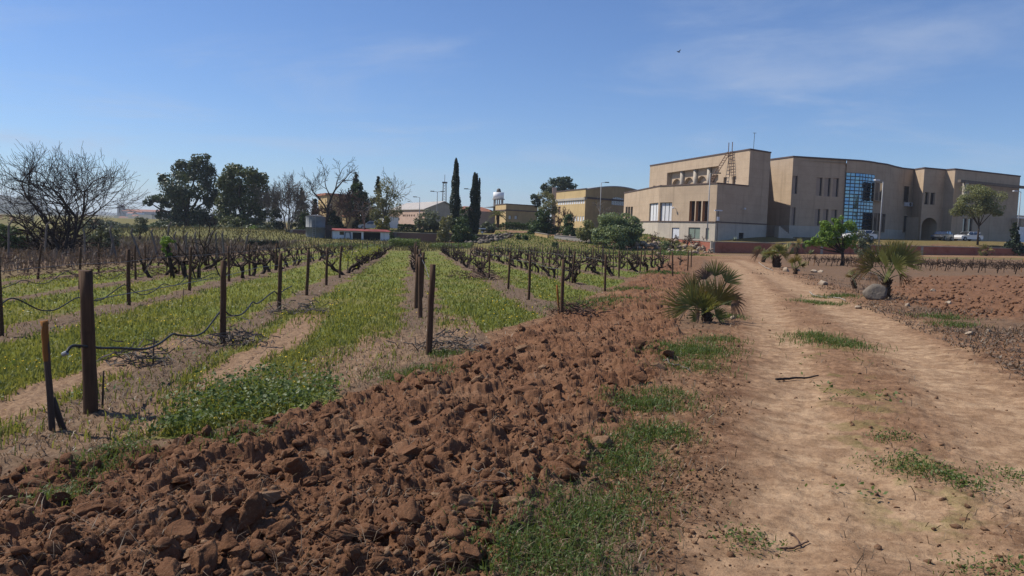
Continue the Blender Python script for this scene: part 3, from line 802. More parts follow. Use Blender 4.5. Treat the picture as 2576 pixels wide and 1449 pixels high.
def facade(parent, pl, z0, z1, ops, mat, depth=.28, ext=(0, 0), name="wall"):
    """a wall skin with real recessed openings"""
    S = sorted({-ext[0], pl.L + ext[1]} | {max(0.02, o[0]) for o in ops} | {min(pl.L - .02, o[1]) for o in ops})
    Zs = sorted({z0, z1} | {max(z0 + .01, o[2]) for o in ops} | {min(z1 - .01, o[3]) for o in ops})
    V, F = [], []
    def q(a, b, c, d): V.extend([a, b, c, d]); n = len(V); F.append((n - 4, n - 3, n - 2, n - 1))
    for i in range(len(S) - 1):
        for j in range(len(Zs) - 1):
            a, b, c, d = S[i], S[i + 1], Zs[j], Zs[j + 1]; mx, mz = (a + b) / 2, (c + d) / 2
            if any(o[0] < mx < o[1] and o[2] < mz < o[3] for o in ops): continue
            q(pl.P(a, c), pl.P(b, c), pl.P(b, d), pl.P(a, d))
    for o in ops:
        a, b, c, d = max(.02, o[0]), min(pl.L - .02, o[1]), max(z0 + .01, o[2]), min(z1 - .01, o[3]); k = -depth
        q(pl.P(a, c), pl.P(a, d), pl.P(a, d, k), pl.P(a, c, k)); q(pl.P(b, d), pl.P(b, c), pl.P(b, c, k), pl.P(b, d, k))
        q(pl.P(a, d), pl.P(b, d), pl.P(b, d, k), pl.P(a, d, k)); q(pl.P(b, c), pl.P(a, c), pl.P(a, c, k), pl.P(b, c, k))
    return wpart(name, V, F, mat, parent)
def pane(parent, pl, o, mat, depth=.24, name="window", frame=True, mull=(0, 0), fmat=None, fw=.06):
    a, b, c, d = o
    mb = MB(); mb.add([pl.P(a, c, -depth), pl.P(b, c, -depth), pl.P(b, d, -depth), pl.P(a, d, -depth), pl.P(a, c, -depth - .04), pl.P(b, c, -depth - .04), pl.P(b, d, -depth - .04), pl.P(a, d, -depth - .04)],
                      [(0, 1, 2, 3), (7, 6, 5, 4), (0, 4, 5, 1), (1, 5, 6, 2), (2, 6, 7, 3), (3, 7, 4, 0)])
    w_ = wmb(name, mb, mat, parent)
    if frame:
        f = MB()
        def bar(s0, s1, z0, z1):
            f.add([pl.P(x, z, o_) for o_ in (-depth + .05, -depth + .003) for x, z in ((s0, z0), (s1, z0), (s1, z1), (s0, z1))], [(0, 1, 2, 3), (0, 4, 5, 1), (1, 5, 6, 2), (2, 6, 7, 3), (3, 7, 4, 0)])
        bar(a, a + fw, c, d); bar(b - fw, b, c, d); bar(a + fw, b - fw, d - fw, d); bar(a + fw, b - fw, c, c + fw)
        for i in range(mull[0]):
            x = a + (b - a) * (i + 1) / (mull[0] + 1); bar(x - fw / 2, x + fw / 2, c + fw, d - fw)
        for i in range(mull[1]):
            z = c + (d - c) * (i + 1) / (mull[1] + 1); bar(a + fw, b - fw, z - fw / 2, z + fw / 2)
        wmb("frame", f, fmat or M_FRAME, parent, sub=w_)
    return w_
def strip(parent, pts, z0, z1, out, mat, name, inn=.3):
    """a band (coping, ledge) following plan points, projecting outwards"""
    mb = MB()
    for a, b in zip(pts[:-1], pts[1:]):
        pl = Plane(a, b)
        V = [pl.P(x, z, o_) for z in (z0, z1) for x, o_ in ((-out * .5, out), (pl.L + out * .5, out), (pl.L + out * .5, -inn), (-out * .5, -inn))]
        mb.add(V, [(0, 3, 2, 1), (4, 5, 6, 7), (0, 1, 5, 4), (1, 2, 6, 5), (2, 3, 7, 6), (3, 0, 4, 7)])
    return wmb(name, mb, mat, parent)
def roof(parent, pts, z, mat=None):
    return wpart("roof", [(p[0], p[1], z) for p in pts], [tuple(range(len(pts)))], mat or M_ROOF, parent)
Z1 = lambda x, y: ((1800 + x / 4.025) / 1.165, (400 + y / 4.025) / 1.165)
Z2 = lambda x, y: ((2350 + x / 3.715) / 1.165, (400 + y / 3.715) / 1.165)
Z3 = lambda x, y: ((1200 + x / 3.963) / 1.165, (440 + y / 3.963) / 1.165)
Z4 = lambda x, y: ((700 + x / 4.262) / 1.165, (420 + y / 4.262) / 1.165)
Z5 = lambda x, y: ((x / 3.435) / 1.165, (400 + y / 3.435) / 1.165)

def main_building():
    adj = lambda *P: [(x - .0042 * y, y) for x, y in P]
    L0, L0b, L1, K1, K2 = adj((20.1, 139.0), (21.7, 114.6), (27.4, 104.0), (32.7, 107.9), (36.7, 111.4))
    K0, = adj((24.6, 139.7))
    ZB, ZL, ZR = 0.2, 8.23, 13.23
    B = empty("college_building", (40, 118, 1.2), 0, "large tan brick building with arched loggia and tall blue glass window", "building")
    pl0, pl1, pls = Plane(L0, L0b), Plane(L0b, L1), Plane(L1, K2)
    zl = 3.15                                                        # ledge above the plinth
    # lower block, two sunlit faces
    o0 = [pl0.rect(Z1(a, 830), Z1(b, 985)) for a, b in ((133, 150), (162, 179), (193, 211))] + [(pl0.L - 5.6, pl0.L - .25, *pl0.rect(Z1(345, 800), Z1(440, 1030))[2:])]
    o1 = [(.25, 3.0, *pl0.rect(Z1(345, 800), Z1(440, 1030))[2:])] + [pl1.rect(Z1(a, 762), Z1(b, 1018)) for a, b in ((888, 940), (964, 1015), (1042, 1093))]
    facade(B, pl0, zl, ZL, o0, M_TAN); facade(B, pl1, zl, ZL, o1, M_TAN, .55)
    for o in o0[:3]: pane(B, pl0, o, M_GLASS)
    pane(B, pl0, o0[3], M_BLIND, mull=(2, 0), fmat=M_DMETAL); pane(B, pl1, o1[0], M_BLIND, depth=.3, mull=(2, 0), fmat=M_DMETAL)
    for o in o1[1:]:
        pane(B, pl1, o, M_GLASS, depth=.5)
        mb = MB(); a, b, c, d = o                                   # terracotta lining on the right-hand reveal
        mb.add([pl1.P(a + .004, c, -.01), pl1.P(a + .004, d, -.01), pl1.P(a + .004, d, -.5), pl1.P(a + .004, c, -.5)], [(0, 1, 2, 3)])
        wmb("reveal", mb, M_ORANGE, B)
    dd = [pl1.rect(Z1(680, 1075), Z1(760, 1205)), pl1.rect(Z1(875, 1072), Z1(1005, 1210)), pl1.rect(Z1(1078, 1080), Z1(1110, 1210))]
    facade(B, pl0, ZB, zl, [], M_PLINTH, name="plinth"); facade(B, pl1, ZB, zl, dd, M_PLINTH, .15, name="plinth")
    pane(B, pl1, dd[0], M_WHITED, .12, "door"); pane(B, pl1, dd[1], M_GREEND, .12, "door", mull=(1, 0)); pane(B, pl1, dd[2], M_GREEND, .12, "door")
    # shaded side, continuous from the lower block into the upper one
    sK = float(np.hypot(K1[0] - L1[0], K1[1] - L1[1]))
    pa, pb = Plane(L1, K1), Plane(K1, K2)
    facade(B, pa, zl, ZL, [], M_TAN); facade(B, pb, zl, ZR, [], M_TAN)
    ds = pa.rect(Z1(1585, 1140), Z1(1645, 1222)); ds = (min(ds[0], pa.L - 1.5), min(ds[1], pa.L - .4), ds[2], ds[3])
    facade(B, pa, ZB, zl, [ds], M_PLINTH, .15, name="plinth"); facade(B, pb, ZB, zl, [], M_PLINTH, name="plinth")
    pane(B, pa, ds, M_DARK, .12, "door", False)
    strip(B, [L0, L0b, L1, K1, K2], zl - .08, zl + .06, .10, M_COPE, "ledge", .1)
    strip(B, [L0, L0b, L1, K1], ZL, ZL + .16, .08, M_COPE, "parapet_coping")
    roof(B, [L0, L0b, L1, K1, K0], ZL - .5)
    # upper block with the loggia
    plu = Plane(K0, K1)
    lg = plu.rect(Z1(622, 440), Z1(1220, 575)); lz = plu.hit(*Z1(1220, 348))[1]; lg = (lg[0], lg[1], ZL - .3, lz)
    sm = [plu.rect(Z1(455, 583), Z1(482, 612)), plu.rect(Z1(535, 573), Z1(560, 605))]
    dr = [plu.rect(Z1(1288, 482), Z1(1322, 572)), plu.rect(Z1(1394, 470), Z1(1428, 580))]
    dr = [(a, b, ZL - .3, d) for a, b, c, d in dr]
    facade(B, plu, ZL - .4, ZR, [lg] + sm + dr, M_TAN, .4)
    for o in sm: pane(B, plu, o, M_GLASS)
    for o in dr: pane(B, plu, o, M_SHUT, .35, "door")
    # loggia: floor, ceiling, back wall of arched niches, three round columns
    dp = .75; a, b, c, d = lg; mb = MB()
    def qd(*v): mb.add(v, [(0, 1, 2, 3)])
    qd(plu.P(a, d, -.4), plu.P(b, d, -.4), plu.P(b, d, -dp), plu.P(a, d, -dp)); qd(plu.P(a, c, -.4), plu.P(a, d, -.4), plu.P(a, d, -dp), plu.P(a, c, -dp))
    qd(plu.P(b, c, -.4), plu.P(b, d, -.4), plu.P(b, d, -dp), plu.P(b, c, -dp))
    wmb("loggia_lining", mb, M_TAN, B)
    n = 4; w_ = (b - a) / n; mb = MB(); mb2 = MB(); spring = c + (d - c) * .24
    for i in range(n):
        s0, s1 = a + i * w_, a + (i + 1) * w_; cx, r_ = (s0 + s1) / 2, w_ * .43
        arc = [(cx + r_ * math.cos(t), spring + r_ * .92 * math.sin(t)) for t in np.linspace(math.pi, 0, 17)]
        for (x0, y0), (x1, y1) in zip(arc[:-1], arc[1:]):
            mb.add([plu.P(x0, y0, -dp), plu.P(x1, y1, -dp), plu.P(x1, d, -dp), plu.P(x0, d, -dp)], [(0, 1, 2, 3)])
            mb.add([plu.P(x0, y0, -dp), plu.P(x1, y1, -dp), plu.P(x1, y1, -dp - .55), plu.P(x0, y0, -dp - .55)], [(3, 2, 1, 0)])
        for e0, e1 in ((s0, cx - r_), (cx + r_, s1)):
            mb.add([plu.P(e0, c, -dp), plu.P(e1, c, -dp), plu.P(e1, d, -dp), plu.P(e0, d, -dp)], [(0, 1, 2, 3)])
        for e0 in (cx - r_, cx + r_):
            mb.add([plu.P(e0, c, -dp), plu.P(e0, spring, -dp), plu.P(e0, spring, -dp - .55), plu.P(e0, c, -dp - .55)], [(0, 1, 2, 3)])
        mb2.add([plu.P(s0, c, -dp - .55), plu.P(s1, c, -dp - .55), plu.P(s1, d, -dp - .55), plu.P(s0, d, -dp - .55)], [(0, 1, 2, 3)])
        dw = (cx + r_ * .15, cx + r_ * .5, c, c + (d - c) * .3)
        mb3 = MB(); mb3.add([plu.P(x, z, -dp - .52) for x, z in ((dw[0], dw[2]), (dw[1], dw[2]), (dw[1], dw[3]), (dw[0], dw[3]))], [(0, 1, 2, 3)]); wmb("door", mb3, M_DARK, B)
    wmb("arched_wall", mb, M_TAN, B); wmb("niche_wall", mb2, M_TAN, B)
    for zx in (765, 920, 1080):
        s_, _ = plu.hit(*Z1(zx, 480)); p = plu.P(s_, 0, -.55); mbc = MB(); mbc.tube([(p[0], p[1], c), (p[0], p[1], d)], .36, 14)
        wmb("column", mbc, M_PLINTH, B, True)
    strip(B, [K0, K1, K2], ZR, ZR + .2, .08, M_COPE, "parapet_coping")
    Kb = (K2[0] - 6, K2[1] + 32)
    roof(B, [K0, K1, K2, Kb], ZR - .5)
    facade(B, Plane(K2, (K2[0] - 1.6, K2[1] + 12)), ZB, ZR, [], M_TAN)
    # link in the recess and steps
    W1b, W1 = adj((40.07, 121.6), (41.6, 116.0))
    facade(B, Plane((K2[0] - 1.4, K2[1] + 10), W1b), ZB, ZR - .6, [], M_TAN)
    plw = Plane(W1b, W1); facade(B, plw, zl, ZR, [], M_TAN); facade(B, plw, ZB, zl, [], M_PLINTH, name="plinth")
    st = MB()
    for i in range(9):
        st.box((37.6 + .25 * i, 110.2, .9), (37.85 + .25 * i + .01 * i, 112.0, 2.9 - .2 * i))
    wmb("steps", st, M_PLINTH, B)
    # long wing: flat, then S-curved, then two saw-tooth steps
    cur = adj((56.3, 121.45), (59.2, 123.6), (62.0, 126.8), (64.6, 129.4), (67.3, 130.9))
    wing = [W1, *adj((50.55, 118.52))]
    def zz(px0, px1, y0, y1, pl, zf=Z2): return pl.rect(zf(px0, y0), zf(px1, y1))
    pw = Plane(*wing)
    tall = [pw.rect(Z1(2098, 462), Z1(2152, 678)), pw.rect(Z1(2095, 836), Z1(2126, 1052))]
    tall += [zz(158, 212, 445, 647, pw), zz(246, 302, 450, 655, pw), zz(338, 390, 453, 658, pw), zz(143, 188, 788, 972, pw), zz(230, 278, 791, 972, pw), zz(320, 372, 795, 972, pw)]
    facade(B, pw, zl, ZR, tall, M_TAN, .3); facade(B, pw, ZB, zl, [], M_PLINTH, name="plinth")
    for i, o in enumerate(tall):
        a, b, c, d = o; pane(B, pw, (a, a + (b - a) * .72, c, d), M_SHUT, .2, "blind", False); pane(B, pw, (a + (b - a) * .74, b, c, d), M_GLASS, .26)
    # curtain wall on the bend: glass box proud of the wall by a little, each pane its own part
    gl = adj((50.55, 118.3), (52.95, 118.98), (54.7, 120.05), (56.3, 121.3))
    gz0, gz1 = 2.3, pw.hit(*Z2(600, 400))[1]; rows_ = 17; cols_ = (3, 3, 2)
    for a, b in zip(gl[:-1], gl[1:]):
        facade(B, Plane(a, b), gz1 + .01, ZR, [], M_TAN); facade(B, Plane(a, b), ZB, gz0 - .01, [], M_PLINTH, name='plinth')
    base_ = empty_curtain = None
    hold = MB()
    for a, b in zip(gl[:-1], gl[1:]):
        p = Plane(a, b); hold.add([p.P(0, gz0, -.02), p.P(p.L, gz0, -.02), p.P(p.L, gz1, -.02), p.P(0, gz1, -.02)], [(0, 1, 2, 3)])
    for a, b, e in ((gl[0], None, 0), (gl[-1], None, 1)):
        hold.add([(a[0], a[1], gz0), (a[0] + .1, a[1] + 1.2, gz0), (a[0] + .1, a[1] + 1.2, gz1), (a[0], a[1], gz1)], [(0, 1, 2, 3)])
    cw = wmb("curtain_wall", hold, M_DMETAL, B)
    for (a, b), nc in zip(zip(gl[:-1], gl[1:]), cols_):
        p = Plane(a, b)
        for i in range(nc):
            for j in range(rows_):
                g_ = .075; s0, s1 = p.L * i / nc + g_, p.L * (i + 1) / nc - g_; z0_, z1_ = gz0 + (gz1 - gz0) * j / rows_ + g_, gz0 + (gz1 - gz0) * (j + 1) / rows_ - g_
                k = MB(); t1, t2 = RNG.uniform(-.006, .006, 2)
                k.add([p.P(s0, z0_, .02 + t1), p.P(s1, z0_, .02 + t2), p.P(s1, z1_, .02 - t1), p.P(s0, z1_, .02 - t2), p.P(s0, z0_, 0), p.P(s1, z0_, 0), p.P(s1, z1_, 0), p.P(s0, z1_, 0)],
                      [(0, 1, 2, 3), (0, 4, 5, 1), (1, 5, 6, 2), (2, 6, 7, 3), (3, 7, 4, 0)])
                wmb("pane", k, M_CURT, B, sub=cw)
    for a, b in zip(cur[:-1], cur[1:]):
        p = Plane(a, b); ops = []
        facade(B, p, zl, ZR, [], M_TAN); facade(B, p, ZB, zl, [], M_PLINTH, name="plinth")
    # windows on the curve, set as recess boxes into the faceted wall
    pc = Plane(cur[1], cur[2]); pd = Plane(cur[2], cur[3]); pe = Plane(cur[3], cur[4])
    def niche(p, o):
        a, b, c, d = o
        k = MB(); k.add([p.P(x, z, .03) for x, z in ((a, c), (b, c), (b, d), (a, d))] + [p.P(x, z, -.05) for x, z in ((a, c), (b, c), (b, d), (a, d))], [(0, 1, 2, 3), (0, 4, 5, 1), (1, 5, 6, 2), (2, 6, 7, 3), (3, 7, 4, 0)])
        w2 = wmb("window", k, M_GLASS, B)
        f = MB()
        for s0, s1, z0_, z1_ in ((a - .1, a, c, d), (b, b + .1, c, d), (a - .1, b + .1, d, d + .1), (a - .1, b + .1, c - .1, c)):
            f.add([p.P(x, z, .09) for x, z in ((s0, z0_), (s1, z0_), (s1, z1_), (s0, z1_))] + [p.P(x, z, 0) for x, z in ((s0, z0_), (s1, z0_), (s1, z1_), (s0, z1_))], [(0, 1, 2, 3), (0, 4, 5, 1), (1, 5, 6, 2), (2, 6, 7, 3), (3, 7, 4, 0)])
        wmb("surround", f, M_TAN, B, sub=w2)
    for x0, x1, y0, y1 in ((795, 820, 497, 697), (845, 868, 505, 705), (778, 802, 830, 1030), (820, 845, 835, 1035)): niche(pc, zz(x0, x1, y0, y1, pc))
    for x0, x1, y0, y1 in ((890, 912, 512, 710), (866, 890, 842, 1040)): niche(pd if x0 > 889 else pc, zz(x0, x1, y0, y1, pd if x0 > 889 else pc))
    for x0, x1, y0, y1 in ((1108, 1150, 540, 720), (1105, 1132, 865, 1040), (1160, 1214, 915, 1078)): niche(pe, zz(x0, x1, y0, y1, pe))
    ac = zz(1110, 1156, 718, 762, pe); k = MB(); k.add([pe.P(x, z, q_) for q_ in (.75, .02) for x, z in ((ac[0], ac[2]), (ac[1], ac[2]), (ac[1], ac[3]), (ac[0], ac[3]))], [(0, 1, 2, 3), (0, 4, 5, 1), (1, 5, 6, 2), (2, 6, 7, 3), (3, 7, 4, 0)])
    acu = wmb("air_conditioner", k, M_WHITED, B); mx, mz = (ac[0] + ac[1]) / 2, (ac[2] + ac[3]) / 2; k = MB()
    k.add([pe.P(mx + .3 * math.cos(t), mz + .3 * math.sin(t), .765) for t in np.linspace(0, 6.28, 13)[:-1]], [tuple(range(12))]); wmb("fan_grille", k, M_DMETAL, B, sub=acu)
    T = adj((67.3, 130.9), (67.2, 127.5), (71.9, 129.7), (72.4, 127.8), (89.6, 137.8))
    pf, pg, ph, pi_ = [Plane(a, b) for a, b in zip(T[:-1], T[1:])]
    for p in (pf, ph): facade(B, p, ZB, ZR, [], M_TAN)
    wn_ = [zz(1338, 1376, 605, 742, pg), zz(1400, 1440, 610, 745, pg)]
    ar = zz(1256, 1462, 878, 1092, pg); ar = (max(.3, ar[0]), min(pg.L - .3, ar[1]), .9, ar[3])
    facade(B, pg, ZB, ZR, wn_ + [ar], M_TAN, .45)
    for o in wn_: pane(B, pg, o, M_GLASS, .35)
    # arch head fills the rectangular opening's corners
    k = MB(); a, b, c, d = ar; cx, rr = (a + b) / 2, (b - a) / 2; zs = d - rr * .75
    arc = [(cx + rr * math.cos(t), zs + rr * .75 * math.sin(t)) for t in np.linspace(math.pi, 0, 17)]
    for (x0, y0), (x1, y1) in zip(arc[:-1], arc[1:]):
        for q_ in (-.005, -.44): k.add([pg.P(x0, y0, q_), pg.P(x1, y1, q_), pg.P(x1, d, q_), pg.P(x0, d, q_)], [(0, 1, 2, 3)])
        k.add([pg.P(x0, y0, -.005), pg.P(x1, y1, -.005), pg.P(x1, y1, -.44), pg.P(x0, y0, -.44)], [(3, 2, 1, 0)])
    wmb("arch", k, M_TAN, B)
    k = MB(); k.add([pg.P(a, c, -3), pg.P(b, c, -3), pg.P(b, d, -3), pg.P(a, d, -3)], [(0, 1, 2, 3)]); k.add([pg.P(a, c, -.45), pg.P(a, d, -.45), pg.P(a, d, -3), pg.P(a, c, -3)], [(0, 1, 2, 3)])
    k.add([pg.P(b, c, -.45), pg.P(b, d, -.45), pg.P(b, d, -3), pg.P(b, c, -3)], [(3, 2, 1, 0)]); k.add([pg.P(a, d, -.45), pg.P(b, d, -.45), pg.P(b, d, -3), pg.P(a, d, -3)], [(0, 1, 2, 3)]); wmb("porch_lining", k, M_TAN, B)
    pane(B, pg, (cx - 1.3, cx + 1.1, c, c + 2.9), M_GLASS, 2.9, "entrance_door", mull=(1, 1))
    lw = [zz(1752, 1782, 890, 1075, pi_), zz(1812, 1844, 890, 1075, pi_)]
    facade(B, pi_, ZB, ZR - 1.6, lw, M_TAN, .3); facade(B, pi_, ZR - 1.6, ZR, [], M_TAN)
    for o in lw: pane(B, pi_, o, M_GLASS)
    strip(B, [W1b, W1, *gl, *cur, *T[1:]], ZR, ZR + .22, .08, M_COPE, "parapet_coping")
    roof(B, [W1b, W1, *gl, *cur, *T[1:], (80, 160), (45, 150)], ZR - .4)
    # pergola beam and posts at the far end
    ext = 4.2
    pp = Plane(*adj((72.0, 126.2), (93.5, 138.7))); zb = pp.hit(*Z2(1690, 470))[1]
    k = MB()
    for o0_, o1_ in ((0, .5),):
        k.add([pp.P(x, z, q_) for z in (zb - .45, zb) for x, q_ in ((0, .5), (pp.L, .5), (pp.L, 0), (0, 0))], [(0, 3, 2, 1), (4, 5, 6, 7), (0, 1, 5, 4), (1, 2, 6, 5), (2, 3, 7, 6), (3, 0, 4, 7)])
    for s_ in np.linspace(1, pp.L - 1, 0):
        k.add([pp.P(x, z, q_) for z in (zb + .003, zb + .25) for x, q_ in ((s_ - .1, .6), (s_ + .1, .6), (s_ + .1, -1.7), (s_ - .1, -1.7))], [(0, 3, 2, 1), (4, 5, 6, 7), (0, 1, 5, 4), (1, 2, 6, 5), (2, 3, 7, 6), (3, 0, 4, 7)])
    wmb("pergola_beam", k, M_BEAM, B)
    for s_ in (1.9, pp.L - .6):
        x, y, _ = pp.P(s_, 0, .25); k = MB(); k.box((x - .32, y - .32, 5.6 if s_ < 3 else .4), (x + .32, y + .32, zb - .451)); wmb("pergola_post", k, M_TAN if s_ > 3 else M_GREYW, B)
    x, y, _ = pp.P(pp.L - 2.6, 0, .25); k = MB()
    k.add([pp.P(q_, z, o_) for z in (4.5, 5.9) for q_, o_ in ((pp.L - 5.5, .4), (pp.L + .1, .4), (pp.L + .1, -1.4), (pp.L - 5.5, -1.4))], [(0, 3, 2, 1), (4, 5, 6, 7), (0, 1, 5, 4), (1, 2, 6, 5), (2, 3, 7, 6), (3, 0, 4, 7)])
    wmb("balcony", k, M_TAN, B)
    facade(B, Plane(T[-1], (86, 152)), ZB, ZR, [], M_TAN)
    # two roof ladders and the antenna
    def ladder(p0, p1, w_, rungs):
        p0, p1 = np.array(p0), np.array(p1); side = np.array([*plu.e, 0]) * w_ / 2; k = MB()
        for s_ in (-1, 1):
            k.tube([p0 + side * s_, p1 + side * s_], .06, 5)
        for i in range(rungs):
            c_ = p0 + (p1 - p0) * (i + .5) / rungs; k.tube([c_ - side, c_ + side], .045, 4)
        return k
    s0, _ = plu.hit(*Z1(1232, 555)); s1, _ = plu.hit(*Z1(1372, 195)); s2, _ = plu.hit(*Z1(1385, 195)); s3, _ = plu.hit(*Z1(1405, 470))
    k = ladder(plu.P(s0, ZL - .4, 2.2), plu.P(s1, ZR + .2, .25), 1.0, 16)
    tag(wmb_top("roof_ladder", k, M_RUST, plu.P(s0, ZL - .4, 2.2)), "long brown ladder leaning against the upper block beside the arches", "ladder", "roof ladders")
    k = ladder(plu.P(s3, ZR - 3.4, .3), plu.P(s2, ZR + .25, .25), 1.15, 9)
    for s_ in (-.5, .5):
        q_ = plu.P(s2 + s_, ZR + .25, .25); k.tube([q_, (q_[0], q_[1], ZR + 1.5), (q_[0] + .1, q_[1] + .5, ZR + 1.55), (q_[0] + .1, q_[1] + .5, ZR + .3)], .04, 4)
    tag(wmb_top("roof_ladder", k, M_RUST, plu.P(s3, ZR - 3.4, .3)), "short fixed ladder with hoop rails rising over the upper block roof edge", "ladder", "roof ladders")
    an = at(1894, 383, 112); k = MB(); k.tube([(an[0], an[1], ZR - .6), (an[0] + .06, an[1], ZR + 2.9)], .035, 5); k.tube([(an[0] - .2, an[1], ZR + 2.85), (an[0] + .3, an[1], ZR + 2.85)], .03, 4)
    tag(wmb_top("roof_antenna", k, M_DMETAL, (an[0], an[1], ZR)), "thin aerial mast on the flat roof of the tan building", "antenna")
    for p_, zx, f in ((pl1, (722, 848), Z1), (pa, (1508, 858), Z1)):
        s_, z_ = p_.hit(*f(*zx)); k = MB(); q0 = p_.P(s_, z_, 0); q1 = p_.P(s_, z_ + .05, .45); k.tube([q0, q1], .04, 5)
        V, F = ICO1; k.add(V * .17 + np.array(q1), F); wmb("wall_lamp", k, M_WHITED, B)
    return B
def wmb_top(name, mb, mat, base):
    V = np.array(mb.V) - np.array(base); return obj(name, mesh(name, V, mb.F), mat, None, base)
main_building()

def simple_block(B, pts, z0, z1, mat, cope=M_COPE, cz=.15):
    for a, b in zip(pts[:-1], pts[1:]): facade(B, Plane(a, b), z0, z1, [], mat)
    strip(B, pts, z1, z1 + cz, .1, cope, "parapet_coping")
def arched_building():
    A, Cn, E = at(1396, 484, 167)[:2], at(1473, 476, 150)[:2], at(1640, 480, 168)[:2]
    B = empty("arched_hall", (Cn[0], Cn[1], .8), 0, "yellow hall with a row of small windows and a curved roof end", "building")
    pl, pr = Plane(A, Cn), Plane(Cn, E); z1 = at(1473, 476, 150)[2]
    up = [pl.rect(Z3(x0, 592 - (x0 - 1725) * .078), Z3(x0 + 19, 640 - (x0 - 1725) * .085)) for x0 in np.linspace(1722, 2010, 12)]
    zt, zb_ = np.mean([o[3] for o in up]), np.mean([o[2] for o in up]); up = [(o[0], o[1], zb_, zt) for o in up]
    lo = [pl.rect(Z3(x0, 770), Z3(x0 + 17, 826)) for x0 in np.linspace(1884, 2006, 5)]; lo = [(o[0], o[1], lo[0][2], lo[0][3]) for o in lo]
    dr = pl.rect(Z3(1726, 656), Z3(1750, 742))
    facade(B, pl, -.5, z1, up + lo + [dr], M_YEL, .3)
    for o in up: pane(B, pl, o, M_BLIND, .08, fw=.08, fmat=M_WHITED)
    for o in lo: pane(B, pl, o, M_BLIND, .08, fw=.08, fmat=M_WHITED)
    pane(B, pl, dr, M_RUST, .2, "door")
    strip(B, [A, Cn], z1 - 2.0, z1 - 1.55, .18, M_GREYW, "cornice_band"); strip(B, [A, Cn], z1, z1 + .2, .1, M_COPE, "parapet_coping")
    k = MB(); k.prism([(A[0] - .6, A[1] - .5), (A[0] + .25, A[1] - .75), (A[0] + .25, A[1] + .5), (A[0] - .6, A[1] + .5)], -.5, z1 + 1.0); wmb("brick_pilaster", k, M_PINK, B)
    # gable end with a shallow arched top
    arc = [(s_, z1 + 1.15 * math.sin(math.pi * s_ / pr.L)) for s_ in np.linspace(0, pr.L, 21)]
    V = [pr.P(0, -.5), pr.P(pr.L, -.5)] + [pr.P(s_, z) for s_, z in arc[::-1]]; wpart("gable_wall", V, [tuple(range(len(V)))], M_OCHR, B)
    k = MB()
    for (s0, y0), (s1, y1) in zip(arc[:-1], arc[1:]):
        f = lambda s_, z, o_: (*(np.array(pr.P(s_, z, o_))),)
        bk = np.array([*(A - Cn), 0])
        a_, b_ = np.array(pr.P(s0, y0 + .1, .15)), np.array(pr.P(s1, y1 + .1, .15)); k.add([a_, b_, b_ + bk, a_ + bk, a_ - (0, 0, .22), b_ - (0, 0, .22)], [(0, 1, 2, 3), (4, 5, 1, 0)])
    wmb("curved_roof", k, M_CORR, B)
    strip(B, [Cn, pr.P(pr.L * .62, 0)[:2]], z1 - 1.8, z1 - 1.45, .15, M_COPE, "cornice_band")
    # fan window
    s0, zb2 = pr.hit(*Z3(2342, 632)); s1, _ = pr.hit(*Z3(2482, 632)); _, zt2 = pr.hit(*Z3(2410, 548)); cx, hw = (s0 + s1) / 2, (s1 - s0) / 2
    rim = [(s0, zb2), (s1, zb2)] + [(cx + hw * math.cos(t), zb2 + 1 + (zt2 - zb2 - 1) * math.sin(t)) for t in np.linspace(0, math.pi, 13)]
    win = wpart("window", [pr.P(x, z, .04) for x, z in rim], [tuple(range(len(rim)))], M_GLASS, B); k = MB()
    for i in range(8):
        x = s0 + (s1 - s0) * i / 7; top = zb2 + 1 + (zt2 - zb2 - 1) * math.sqrt(max(0, 1 - ((x - cx) / hw) ** 2)); k.add([pr.P(x - .06, zb2, .09), pr.P(x + .06, zb2, .09), pr.P(x + .06, top, .09), pr.P(x - .06, top, .09)], [(0, 1, 2, 3)])
    for z in np.linspace(zb2, zt2, 6)[:-1]:
        h_ = hw * (math.sqrt(max(0, 1 - max(0, (z - zb2 - 1) / (zt2 - zb2 - 1)) ** 2))); k.add([pr.P(cx - h_, z - .05, .1), pr.P(cx + h_, z - .05, .1), pr.P(cx + h_, z + .05, .1), pr.P(cx - h_, z + .05, .1)], [(0, 1, 2, 3)])
    wmb("glazing_bars", k, M_BLIND, B, sub=win)
arched_building()
def low_yellow():
    A, Cn, E = at(1246, 516, 200)[:2], at(1272.6, 514, 188)[:2], at(1352, 517, 196)[:2]; z1 = at(1272.6, 514, 188)[2]
    B = empty("low_yellow_block", (Cn[0], Cn[1], .8), 0, "low yellow flat-roofed block right of the water tower", "building")
    pl, pr = Plane(A, Cn), Plane(Cn, E)
    w_ = [pr.rect(Z3(1150, 758), Z3(1182, 805)), pr.rect(Z3(1220, 760), Z3(1252, 805))]
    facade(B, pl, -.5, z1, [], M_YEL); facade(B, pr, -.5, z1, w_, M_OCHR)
    for o in w_: pane(B, pr, o, M_BLIND, .2)
    strip(B, [A, Cn, E], z1 - 1.5, z1 - 1.25, .2, M_COPE, "cornice_band"); strip(B, [A, Cn, E], z1, z1 + .2, .1, M_COPE, "parapet_coping")
    roof(B, [A, Cn, E, (E[0] - 8, E[1] + 20), (A[0] - 4, A[1] + 20)], z1 - .2)
low_yellow()
